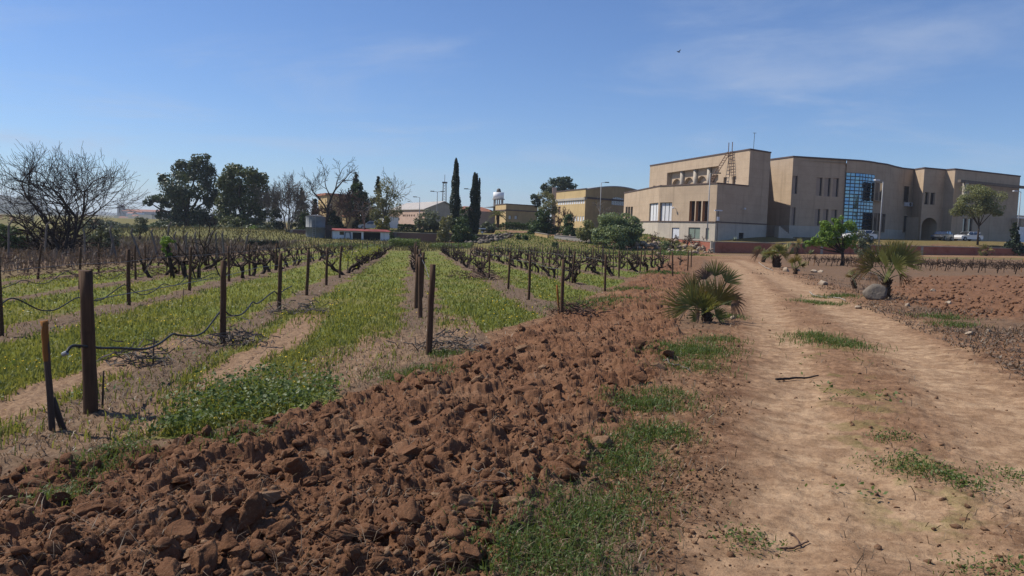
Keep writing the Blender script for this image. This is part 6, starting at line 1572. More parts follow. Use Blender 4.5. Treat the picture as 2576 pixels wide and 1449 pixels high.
for k, v0, v1, hgt in ((0, 10.53, 72, 1.08), (1, 15.3, 78, .98), (-1, 7.14, 78, 1.0), (-2, 12.34, 70, 1.0), (2, 23.4, 70, 1.0)):
    P = []
    for v in np.arange(v0, v1, 2.4):
        x, y = xy(ROWU[k] + .05, v); P.append((x, y, bz(x, y) + hgt + .02 * math.sin(v)))
    P = np.array(P); mb = MB(); mb.tube(P - P[0], .0045, 4); tag(mb.build("trellis_wire", M_WIRE, None, P[0]), f"thin trellis wire strung along the {ROWNAME[k]}", "wire", "trellis wires")
# ---- prunings heaps
def heap(label, px, py, s, n, mat, seed, name="pruning_heap"):
    rng = np.random.default_rng(seed); g = G(px, py); mb = MB()
    for i in range(n):
        a = rng.uniform(0, 6.28); c = rng.normal(size=3) * np.array([s, s * .7, 0]) * .5; c[2] = abs(rng.normal()) * s * .28 * math.exp(-(c[0] ** 2 + c[1] ** 2) / s ** 2) + .02; L = rng.uniform(.15, .5) * min(s * 1.2, .75)
        d = np.array([math.cos(a), math.sin(a), rng.normal() * .3]) * L; m = rng.normal(size=3) * L * .15; mb.tube([c - d * .5, c + m, c + d * .5], [.008 * (1 + .02 * g[1]), .007 * (1 + .02 * g[1]), .004], 3)
    o = mb.build(name, mat, None, (g[0], g[1], gz(g[0], g[1]))); o["kind"] = "stuff"; tag(o, label, "prunings")
heap("heap of grey vine prunings in the first row right of middle posts", 1205, 703, 1.2, 200, M_RTWIG, 601)
heap("heap of dark twigs at the ploughed edge beside the leaning orange stake", 1450, 800, .55, 130, M_RTWIG, 602)
heap("dry twigs around the foot of the second post in the hose row", 590, 870, .5, 90, M_GBARK, 603)
heap("dry brush heap in the third lane on the left", 1015 / 2.3375 / 1.165 - 12, 915, .45, 80, M_GBARK, 604)
heap("dry twig litter right of the nearest middle row post", 1130, 880, .5, 90, M_GBARK, 605)
heap("twig litter lying beside the third post of the hose row", 760, 790, .6, 80, M_GBARK, 606)
heap("bleached sticks behind the small palm at the boulder", 2190, 705, .9, 140, M_GBARK, 607)
for i, (px, py, s) in enumerate(((60, 705, 2.2), (190, 700, 2.2), (300, 695, 2.2), (420, 690, 2.0), (560, 668, 2.5), (650, 655, 2.5))):
    heap(["leftmost", "second", "third", "fourth", "fifth", "rightmost"][i] + " reddish brush heap along the scrub behind the left vine rows", px, py, s, 170, M_RTWIG, 610 + i, "brush_heap")
# ---- trellised vines on the right beyond the fig tree
def cordon(seed):
    rng = np.random.default_rng(seed); t, a = MB(), MB(); pts = [np.array([0, 0, -.05])]
    for i in range(4): pts.append(pts[-1] + np.array([rng.normal() * .05, rng.normal() * .03, .13]))
    t.tube(pts, [.03, .026, .024, .022, .02], 6); h = pts[-1]
    for s in (-1, 1): t.tube([h, h + np.array([s * .2, 0, .03]), h + np.array([s * .48, 0, .0])], [.02, .016, .012], 5)
    for i in range(20):
        q = h + np.array([rng.uniform(-.5, .5), rng.normal() * .05, rng.uniform(-.25, 0)]); d = np.array([rng.normal() * .5, rng.normal() * .3, 1.0]); ps = [q]
        for j in range(4): d = d + rng.normal(size=3) * .45; d /= np.linalg.norm(d); ps.append(ps[-1] + d * rng.uniform(.06, .13))
        a.tube(ps, [.016, .015, .013, .011, .009], 4)
    mt, ma = mesh("trunk", t.V, t.F, True), mesh("canes", a.V, a.F, True); mt.materials.append(M_VINE); ma.materials.append(M_VINE); return mt, ma
CORD = [cordon(700 + i) for i in range(6)]
A0, A1 = G(2030, 668)[:2], G(2575, 691)[:2]; dv = A1 - A0; Lr = np.hypot(*dv); dv /= Lr; nn = np.array([-dv[1], dv[0]])
for r_ in range(3):
    rn = ["nearest", "middle", "farthest"][r_]
    for i in range(int((Lr + 5) / 1.0)):
        p = A0 + dv * (i * 1.0 + rv.normal() * .08) + nn * r_ * 2.4
        mt, ma = CORD[int(rv.integers(6))]; e = empty("trellised_vine", (p[0], p[1], gz(*p)), math.atan2(dv[1], dv[0]) + rv.normal() * .05, f"bare trellised vine, {nth(i + 1) if i else 'first'} from left, {rn} row behind fig tree", "grapevine", "trellised vines at right"); s = rv.uniform(.9, 1.15); e.scale = (s, s, s)
        link(bpy.data.objects.new("trunk", mt), e); link(bpy.data.objects.new("canes", ma), e)
        if i % 3 == 0:
            q = p + dv * .4; o = bpy.data.objects.new("vine_stake", STAKEM[i % 4] if (i // 3 + r_) % 3 else STAKEO); o.location = (q[0], q[1], gz(*q)); o.rotation_euler = (rv.normal() * .05, rv.normal() * .22, 0); o.scale = (1.1, 1.1, .78); link(o)
            tag(o, f"{'orange' if not (i // 3 + r_) % 3 else 'dark'} stake, {nth(i // 3 + 1) if i else 'first'} from left, {rn} trellised row at right", "stake", "vine stakes") if True else None

# ================================================================== PALMS, ROCKS, VEHICLES, FENCE AND ODDMENTS
L_PALM = m_leaf("palm_green", (.075, .095, .030), (.185, .185, .055), .32)
L_PALMY = m_leaf("palm_yellowing", (.10, .095, .025), (.23, .17, .045), .3)
L_PALMB = m_leaf("palm_dead", (.10, .058, .034), (.21, .12, .065), .15)
M_FIBRE = m_bark("palm_fibre", (.085, .055, .036), (.045, .03, .022), 30)
def frond(parent, hub, axis, R_, mat, root, rng, spread=1.9, n=26, droop=.12, flat=None):
    """fan leaf: petiole from root to hub, blades radiating about axis"""
    hub, axis, root = np.array(hub, float), np.array(axis, float), np.array(root, float); axis /= np.linalg.norm(axis)
    nrm = np.cross(axis, np.array([rng.normal() * .3, rng.normal(), .2])) if flat is None else np.array(flat, float)
    nrm -= nrm @ axis * axis; nrm /= np.linalg.norm(nrm); b = np.cross(nrm, axis); V, F, var = [], [], []
    for i in range(n):
        th = (i / (n - 1) - .5) * 2 * spread; th += rng.normal() * .03; d = math.cos(th) * axis + math.sin(th) * b; R2 = R_ * (.72 + .28 * math.cos(th * .8)) * rng.uniform(.85, 1.08)
        s = np.cross(nrm, d); w_ = R_ * spread * 2 / n * .56; cup = nrm * R_ * .10; dr = np.array([0, 0, -1]) * R_ * droop * rng.uniform(.4, 1.6)
        k = len(V); m1 = hub + d * R2 * .42 + cup * .4; m2 = hub + d * R2 * .75 + cup * .7 + dr * .35; tip = hub + d * R2 + cup * .6 + dr
        V += [hub - s * .004, hub + s * .004, m1 + s * w_ * .5 + nrm * w_ * .15, m1 - s * w_ * .5 - nrm * w_ * .15, m2 + s * w_ * .35, m2 - s * w_ * .35, tip]
        F += [(k, k + 1, k + 2, k + 3), (k + 3, k + 2, k + 4, k + 5), (k + 5, k + 4, k + 6)]; q = rng.uniform(0, 1); var += [q * .7, q * .7, q * .8, q * .8, min(1, q + .15), min(1, q + .15), min(1, q + .4)]
    o = obj("frond", mesh("frond", V, F, False, var), mat, parent)
    mb = MB(); mid = (root + hub) / 2 + np.array([0, 0, .04 * np.linalg.norm(hub - root)]); mb.tube([root, mid, hub + axis * R_ * .05], [.016, .012, .008], 5); mb.build("stalk", L_STALK, o)
    return o
L_STALK = m_plain("palm_stalk", (.10, .12, .04), (.075, .085, .035), 6, .6)
def fan_palm(label, base, trunk_h, trunk_r, fr, seed, lean=(0, 0)):
    rng = np.random.default_rng(seed); t = empty("fan_palm", base, 0, label, "palm"); top = np.array([lean[0], lean[1], trunk_h]); mb = MB()
    mb.tube([(0, 0, -.1), top * .5 + np.array([0, 0, 0]), top], [trunk_r * 1.15, trunk_r, trunk_r * .8], 12)
    for i in range(46):                                           # old leaf bases
        a, z = rng.uniform(0, 6.28), rng.uniform(0, 1); p = top * z + trunk_r * .85 * np.array([math.cos(a), math.sin(a), 0]); d = np.array([math.cos(a), math.sin(a), 1.2]); mb.tube([p, p + d * trunk_r * rng.uniform(.4, .8)], [trunk_r * .22, trunk_r * .06], 4)
    mb.build("trunk", M_FIBRE, t)
    for hub, ax, R_, mat, kw in fr: frond(t, hub, ax, R_, mat, top, rng, **kw)
    return t
def random_fronds(n, H, R_, seed, th=0, dead=.2, low=.15, yel=.15):
    rng = np.random.default_rng(seed); out = []
    for i in range(n):
        a = i / n * 6.283 * 2.4 + rng.uniform(-.3, .3); el = rng.uniform(low, 1.35); d = np.array([math.cos(a) * math.cos(el), math.sin(a) * math.cos(el), math.sin(el)]); L = H * rng.uniform(.6, 1.0)
        c = rng.uniform(); mat = L_PALMB if (c < dead and el < .6) else L_PALMY if c < dead + yel else L_PALM
        out.append((d * L + np.array([0, 0, th]), d * np.array([1, 1, .85]), R_ * rng.uniform(.8, 1.15), mat, dict(spread=rng.uniform(1.15, 1.6), droop=.12 if mat is not L_PALMB else .5)))
    return out
B1 = G(1778, 812); Y1 = B1[1]
def hp(px, py, dy=0.0): c = at(px, py, Y1 + dy); return c - np.array([B1[0], B1[1], B1[2]])
FR = [(hp(1754, 764), (-.25, .1, 1), .56, L_PALMY, dict(spread=1.15, flat=(.25, -1, .15), n=28, droop=.03)), (hp(1744, 768, -.15), (-.75, -.1, .8), .60, L_PALM, dict(spread=1.1, flat=(.3, -1, .3), n=26, droop=.03)), (hp(1804, 757, -.05), (.32, 0, 1), .56, L_PALMY, dict(spread=1.15, flat=(-.2, -1, .2), n=28, droop=.03)),
      (hp(1839, 757, -.1), (.8, -.2, .35), .34, L_PALMB, dict(spread=1.8, flat=(.1, -1, .4), droop=.5, n=20)), (hp(1726, 778, -.2), (-1, -.1, .18), .62, L_PALMY, dict(spread=.8, flat=(.1, -1, .7), n=20, droop=.05)), (hp(1730, 776, .1), (-.9, .2, -.05), .45, L_PALMB, dict(spread=1.0, flat=(.1, -1, .5), n=18, droop=.2)),
      (hp(1798, 695, .5), (.05, .2, 1), .42, L_PALM, dict(spread=1.1, flat=(.2, -1, 0), n=22, droop=.04)), (hp(1776, 702, .4), (-.5, .3, .9), .38, L_PALMB, dict(spread=1.2, flat=(.4, -1, .1), n=20, droop=.2)), (hp(1825, 710, .45), (.7, .2, .8), .40, L_PALM, dict(spread=1.1, flat=(-.4, -1, .1), n=22, droop=.05)), (hp(1772, 752, .25), (-.05, .4, 1), .50, L_PALM, dict(spread=1.2, flat=(0, -1, .4), n=26, droop=.04)),
      (hp(1815, 765, .3), (.6, .5, .8), .46, L_PALM, dict(spread=1.2, flat=(-.3, -1, .3), n=24, droop=.05)), (hp(1790, 780, -.3), (.2, -1, .9), .34, L_PALM, dict(spread=1.4, n=20)), (hp(1770, 775, -.1), (-.1, -.2, 1), .42, L_PALM, dict(spread=1.3, flat=(.1, -1, .3), n=24, droop=.04)), (hp(1785, 772, .1), (.15, .1, 1), .46, L_PALMY, dict(spread=1.1, flat=(-.1, -1, .2), n=24, droop=.03)), (hp(1800, 795, -.2), (.9, -.4, .5), .30, L_PALM, dict(spread=1.3, flat=(-.3, -1, .3), n=20)), (hp(1755, 797, -.1), (-.9, -.3, .5), .30, L_PALM, dict(spread=1.3, flat=(.3, -1, .3), n=20)), (hp(1742, 730, .2), (-.45, .2, 1), .42, L_PALMY, dict(spread=1.0, flat=(.2, -1, .1), n=24, droop=.03)), (hp(1760, 788, -.25), (-.5, -.8, .5), .30, L_PALMB, dict(spread=1.4, n=18, droop=.3))]
fan_palm("clumping fan palm with yellowing and dead fronds at the left of the track", (B1[0], B1[1], gz(B1[0], B1[1]) - .03), .22, .09, FR, 801)
Bb = G(2214, 757); B2 = at(2228, 735, Bb[1] + .9); B2[2] = gz(B2[0], B2[1])
def hq(px, py, dy=0.0): c = at(px, py, B2[1] + dy); return c - B2
PF2 = [(hq(2195, 672), (-.8, -.1, .55), .72, L_PALMY, dict(droop=.05, spread=1.15, flat=(.25, -1, .35), n=30)), (hq(2180, 676, .2), (-1, .1, .1), .62, L_PALMB, dict(spread=1.08, flat=(.2, -1, .5), n=26, droop=.25)), (hq(2210, 660, .1), (-.35, .1, 1), .72, L_PALM, dict(droop=.05, spread=1.22, flat=(.2, -1, .2), n=32)),
       (hq(2240, 660, -.1), (.15, 0, 1), .74, L_PALM, dict(droop=.05, spread=1.30, flat=(0, -1, .3), n=34)), (hq(2262, 662, -.2), (.7, -.1, .8), .76, L_PALM, dict(droop=.05, spread=1.22, flat=(-.25, -1, .3), n=32)), (hq(2270, 655, .2), (.75, .2, .95), .74, L_PALMY, dict(droop=.05, spread=1.01, flat=(-.3, -1, .2), n=30)), (hq(2225, 668, -.35), (-.2, -.6, .8), .6, L_PALM, dict(droop=.05, spread=1.37, n=28)),
       (hq(2250, 672, -.3), (.4, -.8, .6), .55, L_PALM, dict(droop=.05, spread=1.37, n=28)), (hq(2205, 650, .4), (-.5, .6, 1), .66, L_PALM, dict(droop=.05, spread=1.30, n=28)), (hq(2250, 645, .4), (.3, .6, 1), .66, L_PALMY, dict(droop=.05, spread=1.22, n=28)), (hq(2200, 690, -.2), (-.8, -.5, -.1), .45, L_PALMB, dict(spread=1.15, n=22, droop=.4)), (hq(2262, 690, 0), (.9, -.2, -.2), .45, L_PALMB, dict(spread=1.15, n=22, droop=.5)), (hq(2228, 690, -.3), (.1, -.9, .2), .4, L_PALM, dict(droop=.05, spread=1.22, n=22))]
fan_palm("large green fan palm rising behind the grey boulder", B2, .55, .12, PF2, 803)
g = G(2150, 727); fan_palm("small drooping fan palm left of the boulder", (g[0], g[1], gz(g[0], g[1])), .28, .07, random_fronds(9, .35, .34, 804, .28, .15, .2, .1), 805, (-.1, 0))
g = G(1953, 673); fan_palm("small fan palm with dark trunk beside the far bend of the track", (g[0], g[1], gz(g[0], g[1])), .75, .22, random_fronds(13, .6, .75, 806, .75, .1), 807)
g = G(1918, 660); fan_palm("shorter fan palm at the far left of the roadside palms", (g[0], g[1], gz(g[0], g[1])), .5, .14, random_fronds(10, .6, .7, 808, .5, .3), 809, (.2, 0))
g = G(2000, 690); fan_palm("stubby low fan palm beside the roadside stones", (g[0], g[1], gz(g[0], g[1])), .3, .10, random_fronds(8, .4, .5, 810, .3, .1, .3), 811)
c = at(2491, 632, 103.5); fan_palm("fan palm spreading over the dark brick wall at right", (c[0], c[1] + 1, bz(c[0], c[1] + 1)), .3, .2, random_fronds(11, .8, .8, 812, .3, .2, .05), 813)
c = at(2005, 614, 92); fan_palm("ragged palm behind the roadside palms before the red wall", (c[0], c[1], bz(c[0], c[1])), .9, .15, random_fronds(12, .8, .8, 814, .9, .3, .1), 815)
c = at(1692, 625, 95); fan_palm("dark yucca-like palm before the sunlit brick wall", (c[0], c[1], bz(c[0], c[1])), .7, .14, random_fronds(12, .6, .6, 816, .7, .1, 0), 817)
def date_palm(label, px, pyb, pyc, Y, R_, seed):
    rng = np.random.default_rng(seed); b = pbase(px, pyb, Y); H = at(px, pyc, Y)[2] - b[2]; t = empty("date_palm", b, 0, label, "palm"); mb = MB(); mb.tube([(0, 0, -.1), (.05, 0, H * .5), (0, 0, H)], [.3, .26, .3], 10); mb.build("trunk", M_FIBRE, t)
    for i in range(24):
        a = i * 2.4; el = rng.uniform(-.2, 1.3); d = np.array([math.cos(a) * math.cos(el), math.sin(a) * math.cos(el), math.sin(el)]); P = [np.array([0, 0, H]) + d * R_ * f + np.array([0, 0, -R_ * .55 * f ** 2]) for f in np.linspace(0, 1, 8)]; V, F, var = [], [], []
        for j in range(1, 8):
            for s in (-1, 1):
                for q in (0, .5):
                    p = P[j] * (1 - q) + P[j - 1] * q; tn = P[j] - P[j - 1]; tn /= np.linalg.norm(tn); sd = np.cross(tn, [0, 0, 1]) * s; k = len(V); L = R_ * .28 * (1 - .06 * j)
                    V += [p, p + tn * R_ * .06, p + sd * L + tn * L * .6 + np.array([0, 0, -L * .25])]; F.append((k, k + 1, k + 2)); var += [rng.uniform(0, 1)] * 3
        fo = obj("frond", mesh("frond", V, F, False, var), L_PALM, t); mb = MB(); mb.tube(P, .03, 3); mb.build("rib", L_STALK, fo)
date_palm("small date palm in front of the low yellow block", 1251, 578, 541, 131, 1.9, 820)
# agave and cactus
def agave(label, base, R_, n, seed, mat, up=.7):
    rng = np.random.default_rng(seed); t = empty("agave", base, 0, label, "succulent")
    for i in range(n):
        a = i * 2.4; el = rng.uniform(.25, 1.35); d = np.array([math.cos(a) * math.cos(el), math.sin(a) * math.cos(el), math.sin(el)]); s = np.cross(d, [0, 0, 1]); s /= np.linalg.norm(s) + 1e-6; L = R_ * rng.uniform(.7, 1.1); w_ = R_ * .09; m_ = d * L * .45
        mb = MB(); up_ = np.cross(s, d) * w_ * .4; mb.add([-s * w_ * .8, s * w_ * .8, m_ + s * w_, m_ - s * w_, d * L, -up_, m_ - up_], [(0, 1, 2, 3), (3, 2, 4), (1, 5, 6, 2), (5, 0, 3, 6), (2, 6, 4), (6, 3, 4)]); mb.build("leaf", mat, t)
M_AGAVE = m_plain("agave_leaf", (.17, .21, .16), (.11, .14, .10), 3, .5, .1)
c = at(1846, 606, 103); agave("grey agave before the shaded plinth", (c[0], c[1], bz(c[0], c[1])), .8, 15, 830, M_AGAVE)
M_CACT = m_plain("cactus_skin", (.16, .17, .075), (.10, .115, .05), 4, .6, .2)
c = at(1982, 612, 99); t = empty("column_cactus", (c[0], c[1], bz(c[0], c[1])), 0, "clump of ribbed column cactus above the red wall", "cactus")
for i in range(11):
    a, r_ = rv.uniform(0, 6.28), rv.uniform(.1, .7); x, y = r_ * math.cos(a), r_ * math.sin(a) * .6; h_ = rv.uniform(.7, 1.7) * (1.2 - r_ * .6); mb = MB(); mb.tube([(x, y, -.1), (x, y, h_ * .6), (x + .05, y, h_)], [.13, .13, .07], 9); mb.build("stem", M_CACT, t, None, True)
c = at(2040, 616, 98); agave("spiky pale succulent above the red wall behind the fig tree", (c[0], c[1], bz(c[0], c[1])), .9, 14, 831, M_CACT)
c = at(2330, 612, 100); agave("pale spiky succulent beside the dark parked car", (c[0], c[1] + 6, bz(c[0], c[1] + 6)), 1.0, 16, 832, M_CACT)
# ---- rocks
def stone_mat(name, c1, c2, c3):
    t = NT(name); p = t.objc(); f = t.noise(p, 2.2, 6, .65); g = t.noise(p, 11, 5, .7); v = t.n("ShaderNodeTexVoronoi", feature='DISTANCE_TO_EDGE'); v.inputs['Scale'].default_value = 2.0; t.t.links.new(p, v.inputs['Vector'])
    c = t.mix(t.rng(f, .35, .65), c1, c2); c = t.mix(t.rng(g, .55, .7), c, c3); return t.done(t.bsdf(c, .9, t.bump(t.math('ADD', f, t.math('MULTIPLY', g, .6)), .9, .05), .15))
M_BOUL = stone_mat("grey_boulder", (.13, .112, .095), (.18, .15, .12), (.08, .07, .062)); M_ROCK2 = stone_mat("pale_rock", (.36, .29, .22), (.27, .20, .14), (.20, .16, .12))
def rock(name, label, px, py, wpx, seed, mat=M_ROCK2, hs=.7, cat="rock", group=None):
    g = G(px, py); s = wpx / 2 / FPX * g[1]; V, F = rock_shape(seed, ICO3, 9, .10, hs); o = obj(name, mesh(name, V * s, F, False), mat, None, (g[0], g[1] + s * .6, gz(g[0], g[1] + s * .6) + s * .22), (0, 0, rv.uniform(0, 6.28))); return tag(o, label, cat, group)
g = G(2212, 757); V, F = rock_shape(17, ICO3, 16, .05, 1.0); s = 44 / FPX * g[1]
o = obj("boulder", mesh("boulder", V * np.array([s * 1.02, s * .85, s * .66]), F, False), M_BOUL, None, (g[0], g[1] + s * .7, gz(g[0], g[1] + s * .7) + s * .3), (0, 0, 2.2)); tag(o, "big grey boulder at the foot of the large fan palm", "rock")
for i, (px, py, wd, lab) in enumerate(((2072, 718, 46, "pale rock with weeds at the track edge"), (1980, 684, 26, "pale stone right of the track's far bend"), (2048, 686, 22, "left of two stones before the fig tree"), (2066, 686, 22, "right of two stones before the fig tree"), (2349, 735, 15, "rounded pale stone in the red ploughed soil"),
                                       (2440, 845, 22, "flat stone on the right-hand verge"), (2490, 838, 18, "small flat stone near the right-hand edge"), (2160, 775, 20, "small stone in front of the boulder"), (2285, 772, 24, "flat pale stone right of the boulder"), (1845, 805, 22, "stone in the shade of the clumping palm"), (1210, 878, 14, "white stone at the end of the right grass lane"),
                                       (492, 1215, 14, "small white pebble in the near ploughed soil"), (470, 1330, 10, "tiny pale pebble low in the ploughed soil"), (2005, 683, 18, "dark stone beside the stubby low palm"), (2390, 770, 26, "larger clod-like stone in the red soil"))):
    rock("field_stone", lab, px, py, wd, 900 + i, M_ROCK2, .75, "stone", "loose field stones")
def rubble(name, label, pts, n, smin, smax, seed, dz=0.0, spread=.6, mat=M_ROCK2, lift=.35):
    rng = np.random.default_rng(seed); P = [np.array(p[:2], float) for p in pts]; t = empty(name, (*P[0], bz(*P[0])), 0, label, "stones"); seg = [np.hypot(*(b - a)) for a, b in zip(P[:-1], P[1:])]; tot = sum(seg); shp = []
    for i in range(6): V, F = rock_shape(seed + i, ICO1, 6, .15, .7); me = mesh("stone", V, F); me.materials.append(mat); shp.append(me)
    for i in range(n):
        q = rng.uniform(0, tot); k = 0
        while k < len(seg) - 1 and q > seg[k]: q -= seg[k]; k += 1
        p = P[k] + (P[k + 1] - P[k]) * q / seg[k] + rng.normal(size=2) * spread; s = rng.uniform(smin, smax); o = bpy.data.objects.new("stone", shp[i % 6]); o.location = (p[0] - P[0][0], p[1] - P[0][1], bz(*p) + dz + abs(rng.normal()) * lift - t.location[2]); o.scale = (s * 1.2, s, s); o.rotation_euler = (rng.uniform(-.4, .4), rng.uniform(-.4, .4), rng.uniform(0, 6.28)); link(o, t)
def A_(px, py, Y): return at(px, py, Y)[:2]
rubble("rubble_edging", "line of piled stones along the terrace edge above the sunlit wall", [A_(1625, 606, 100.5), A_(1700, 607, 99.5), A_(1790, 606, 99)], 70, .18, .42, 910, .1, .35)
rubble("rubble_heap", "grey rubble heap at the end of the dark boundary wall", [A_(1195, 612, 107), A_(1235, 606, 110), A_(1280, 600, 114)], 80, .2, .5, 920, 0, .9, M_BOUL)
rubble("rubble_row", "row of loose stones at the foot of the sunlit brick wall", [A_(1670, 636, 88), A_(1720, 634, 91), A_(1780, 636, 93.5)], 40, .15, .38, 930, 0, .5)
rubble("path_stones", "pale stones lining the path up the bank", [(20, 96), (13, 104), (9, 112), (4, 118)], 60, .12, .34, 940, .0, .8)
rubble("bush_stones", "stone pile under the grey willow bush", [A_(1590, 615, 98), A_(1640, 612, 98)], 45, .2, .45, 950, .1, .7)
garden_wall("low_path_wall", [A_(1346, 606, 113), A_(1378, 606, 110)], [bz(*A_(1346, 606, 113)) - .4, bz(*A_(1378, 606, 110)) - .4], [bz(*A_(1346, 606, 113)) + .45, bz(*A_(1378, 606, 110)) + .45], M_OCHR, "low ochre wall beside the bank path", None, .06)
garden_wall("low_grey_wall", [A_(1395, 607, 109), A_(1500, 611, 104)], [bz(*A_(1395, 607, 109)) - .4, bz(*A_(1500, 611, 104)) - .4], [bz(*A_(1395, 607, 109)) + .5, bz(*A_(1500, 611, 104)) + .55], M_GREYW, "low grey wall under the juniper and willow bushes", None, .06)
# ---- sticks, loose hoses
def rod(name, label, pp, r_, mat, cat, lift=0.0):
    P = smooth([np.array([*G(*p)[:2], 0]) for p in pp], 6); P[:, 2] = ground_z(P[:, 0], P[:, 1]) + r_ + lift; b = P[0].copy(); mb = MB(); mb.tube(P - b, np.linspace(r_, r_ * .6, len(P)), 6); tag(mb.build(name, mat, None, b, True), label, cat)
rod("fallen_stick", "dark curved stick lying across the track", [(1952, 953), (1985, 947), (2020, 946), (2058, 947)], .017, M_TWIG, "stick", .012)
rod("fallen_branch", "forked brown twig on the near track", [(1962, 1356), (1990, 1356), (2012, 1350), (2035, 1343)], .007, M_RTWIG, "stick", .006)
rod("fallen_branch", "short bent twig above the forked twig on the near track", [(1985, 1325), (2002, 1332), (2012, 1349)], .006, M_RTWIG, "stick", .006)
rod("pale_twig", "pale twig lying on the ploughed soil in the foreground", [(1188, 1207), (1225, 1222), (1275, 1243)], .005, M_GBARK, "stick", .03)
rod("root_twig", "thin reddish root across the near ploughed soil", [(1160, 1237), (1210, 1244), (1265, 1248), (1325, 1232)], .005, M_RTWIG, "stick", .03)
rod("loose_hose", "pale hose lying at the track edge before the rock", [(2036, 733), (2050, 741), (2085, 746), (2110, 750), (2126, 757)], .02, M_CONC, "hose", .01)
rod("loose_hose", "pale hose by the far bend of the track", [(1908, 661), (1916, 668), (1928, 675), (1944, 681)], .03, M_CONC, "hose", .01)
rod("grey_stick", "grey crooked stick at the ploughed edge by the verge grass", [(1672, 915), (1690, 928), (1712, 930), (1735, 942)], .012, M_GBARK, "stick", .02)
# ---- concrete fence posts, left
M_FPOST = m_plain("concrete_fence_post", (.17, .15, .135), (.11, .10, .09), 5, .85)
FP = [((85, 1180), (87, 900), (132, 832)), ((445, 1225), (470, 890), (505, 862)), ((1180, 1190), (1105, 950), (1126, 900)), ((1110, 1150), (1140, 1020), (1145, 1015)), ((1440, 1200), (1320, 970), (1330, 925)), ((1600, 1160), (1522, 960), (1538, 932)), ((1655, 1045), (1700, 900), (1722, 862)), ((1800, 1150), (1752, 1000), (1772, 958)),
      ((1900, 1130), (1865, 1000), (1890, 965)), ((2010, 1100), (1960, 990), (1972, 960)), ((2040, 1150), (2110, 1010), (2150, 950)), ((2190, 1100), (2170, 985), (2185, 965)), ((860, 1180), (848, 960), (830, 930)), ((2260, 1060), (2235, 980), (2250, 955)), ((2440, 1060), (2490, 1000), (2508, 985))]
for i, (b_, m_, t_) in enumerate(FP):
    B_ = at(*Z5(*b_), 47); B_[2] = bz(B_[0], B_[1]); P = [B_, at(*Z5(*m_), 47), at(*Z5(*t_), 47)]; P = np.array(P) - B_; P[0, 2] -= .2; mb = MB(); mb.tube(P, [.06, .055, .04], 6)
    tag(mb.build("fence_post", M_FPOST, None, B_), f"leaning bent-top concrete fence post, {nth(i + 1) if i else 'first'} from the left in the scrub" if i < 2 or i > 99 else f"leaning fence post, {nth(i + 1)} from the left among the dry scrub", "fence post", "leaning fence posts")
# leafy stake and utility bits among left rows
g = G(436, 700); rng = np.random.default_rng(950); t = empty("ivy_stump", (g[0], g[1], gz(g[0], g[1])), 0, "old vine trunk topped by a bright green ball of ivy", "vine"); mb = MB(); mb.tube([(0, 0, -.1), (-.08, 0, .4), (-.16, 0, .85), (-.22, 0, 1.2)], [.09, .075, .07, .06], 8); mb.build("trunk", M_VINE, t, None, True)
V, F, var = crown_leaves([(-.2, 0, 1.32, .34, .3, .2), (-.26, 0, 1.1, .22, .2, .2), (-.16, 0, .85, .13, .12, .2)], 1500, .06, rng); obj("foliage", mesh("foliage", V, F, False, var), L_FIG, t)
t = empty("old_vine", G(455, 700) + np.array([.15, 0, 0]), .4, "thick old vine with wide dark arms right of the ivy ball", "grapevine"); mt, ma, _ = vine_meshes(960, 1.7); obj("trunk", mt, None, t); obj("arms", ma, None, t)
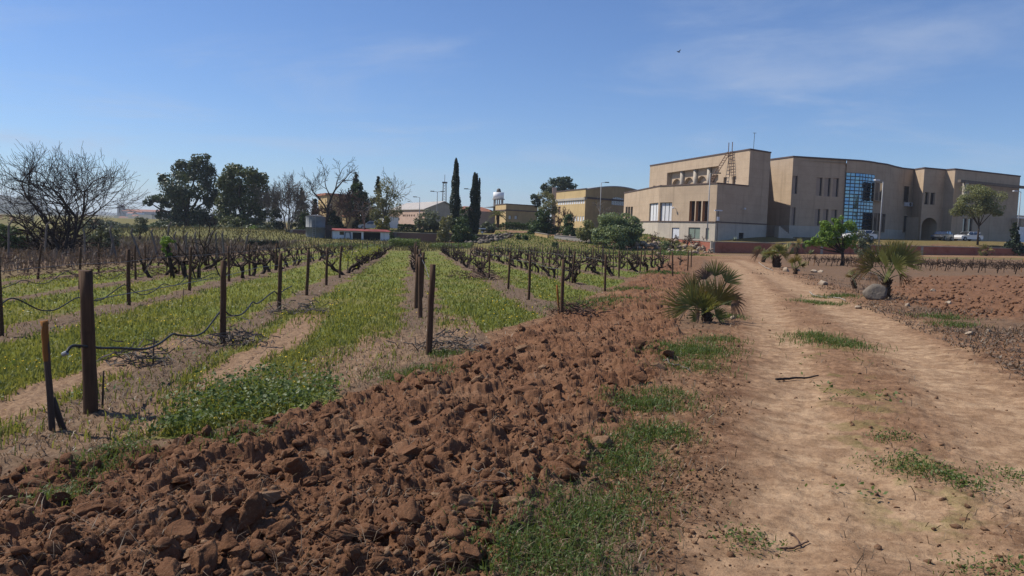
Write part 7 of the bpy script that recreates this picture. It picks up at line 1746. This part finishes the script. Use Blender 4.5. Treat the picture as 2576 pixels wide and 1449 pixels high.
# ---- cars
def car(label, base, rz, paint, seed=0):
    t = empty("parked_car", base, rz, label, "car", "cars parked before the wing")
    prof = [(-2.15, .32), (2.12, .30), (2.2, .55), (2.12, .78), (1.25, .93), (-1.6, .98), (-2.18, .92), (-2.25, .6)]; W = .9
    V, F = [], []; lv = [(-W, 1.0), (-W * .98, 1.0), (W * .98, 1.0), (W, 1.0)]
    for y, s in ((-W + .06, .97), (-W, 1.0), (W, 1.0), (W - .06, .97)):
        V += [(x * s if abs(x) > 1.9 else x, y, z) for x, z in prof]
    n = len(prof); V = [(x, (-W + (.05 if z < .4 or z > .9 else 0)) if k < 1 else y, z) if False else (x, y, z) for k, (x, y, z) in enumerate(V)]
    F = [tuple(range(n)), tuple(range(3 * n, 4 * n))[::-1]] + [(k * n + i, (k + 1) * n + i, (k + 1) * n + (i + 1) % n, k * n + (i + 1) % n) for k in range(3) for i in range(n)]
    obj("body", mesh("body", V, F), paint, t)
    cab = [(1.15, .94), (.35, 1.42), (-1.2, 1.46), (-2.0, .98)]; V = [(x, s * (.82 - .16 * (z - .94) / .5), z) for s in (-1, 1) for x, z in cab]; obj("windows", mesh("windows", V, [(0, 1, 2, 3), (7, 6, 5, 4), (0, 4, 5, 1), (1, 5, 6, 2), (2, 6, 7, 3)]), M_GLASS, t)
    mb = MB(); mb.add([(.42, -.68, 1.425), (.42, .68, 1.425), (-1.3, .67, 1.465), (-1.3, -.67, 1.465), (.38, -.70, 1.39), (.38, .70, 1.39), (-1.45, .70, 1.40), (-1.45, -.70, 1.40)], [(0, 1, 2, 3), (0, 4, 5, 1), (1, 5, 6, 2), (2, 6, 7, 3), (3, 7, 4, 0)]); mb.build("roof_panel", paint, t)
    for s in (-1, 1):
        mb = MB()
        for xa, xb in ((.98, .36), (-.35, -.4), (-1.25, -1.75)): mb.tube([(xa, s * .83, .95), (xb, s * .695, 1.41)], .035, 4)
        mb.build("pillars", paint, t)
        mb = MB(); mb.add([(2.17, s * .82, .62), (2.19, s * .5, .64), (2.13, s * .5, .76), (1.95, s * .86, .80), (1.98, s * .905, .68)], [(0, 1, 2, 3, 4)]); mb.build("headlight", M_BLIND, t)
        mb = MB(); mb.box((.75, s * .9 - .06, .95), (.95, s * .9 + .12 * s + .06, 1.08)); mb.build("mirror", paint, t)
        for x in (1.38, -1.35):
            mb = MB(); mb.tube([(x, s * .70, .33), (x, s * .915, .33)], .33, 18); w2 = mb.build("wheel", M_DARK, t, None, True); mb = MB(); mb.tube([(x, s * .90, .33), (x, s * .925, .33)], .21, 12); mb.build("rim", M_METAL, w2)
def m_paint(name, c): t = NT(name); return t.done(t.bsdf(c, .3, None, .5, 0, **{"Coat Weight": .25, "Coat Roughness": .15}))
c = at(2431, 617, 121); car("white estate car parked under the feathery green tree", (c[0], c[1], bz(c[0], c[1])), rad(198), m_paint("white_paint", (.72, .73, .75)))
c = at(2368, 616, 119); car("dark grey hatchback parked left of the white car", (c[0], c[1], bz(c[0], c[1])), rad(222), m_paint("charcoal_paint", (.035, .037, .042)))
c = at(936, 577, 126); car("silver car half hidden behind the shed roof", (c[0], c[1], bz(c[0], c[1])), rad(185), m_paint("silver_paint", (.45, .47, .5)))
c = at(2160, 612, 112); car("white car behind the fig tree below the glass wing", (c[0], c[1], bz(c[0], c[1])), rad(190), m_paint("plain_white_paint", (.65, .66, .68)))
# ---- bird
c = at(1706, 131, 75); t = empty("bird", c, .5, "small dark bird gliding high in the sky", "bird"); M_BIRD = m_plain("dark_feather", (.06, .055, .05), (.04, .036, .033), 9, .8)
mb = MB(); mb.tube([(-.16, 0, 0), (-.06, 0, .01), (.08, 0, 0), (.17, 0, .01), (.21, 0, 0)], [.012, .045, .05, .028, .006], 8); mb.build("body", M_BIRD, t, None, True)
for s in (-1, 1): mb = MB(); mb.add([(.09, s * .03, .03), (-.05, s * .03, .03), (-.03, s * .22, .13), (.08, s * .22, .14), (-.06, s * .42, .17), (.02, s * .03, .015), (.03, s * .22, .12)], [(0, 3, 2, 1), (3, 4, 2), (0, 5, 6, 3), (5, 1, 2, 6), (3, 6, 4), (6, 2, 4)]); mb.build("wing", M_BIRD, t)

# ---- the air: thin even haze round everything
mb = MB(); mb.box((-3600, -60, -12), (3600, 5200, 95)); hz = NT("haze_air"); pv = hz.n("ShaderNodeVolumePrincipled")
pv.inputs['Color'].default_value = (.80, .88, 1.0, 1); pv.inputs['Density'].default_value = .0002; pv.inputs['Anisotropy'].default_value = .2
hz.t.links.new(pv.outputs[0], hz.out.inputs['Volume']); o = mb.build("haze", hz.m); o["kind"] = "stuff"
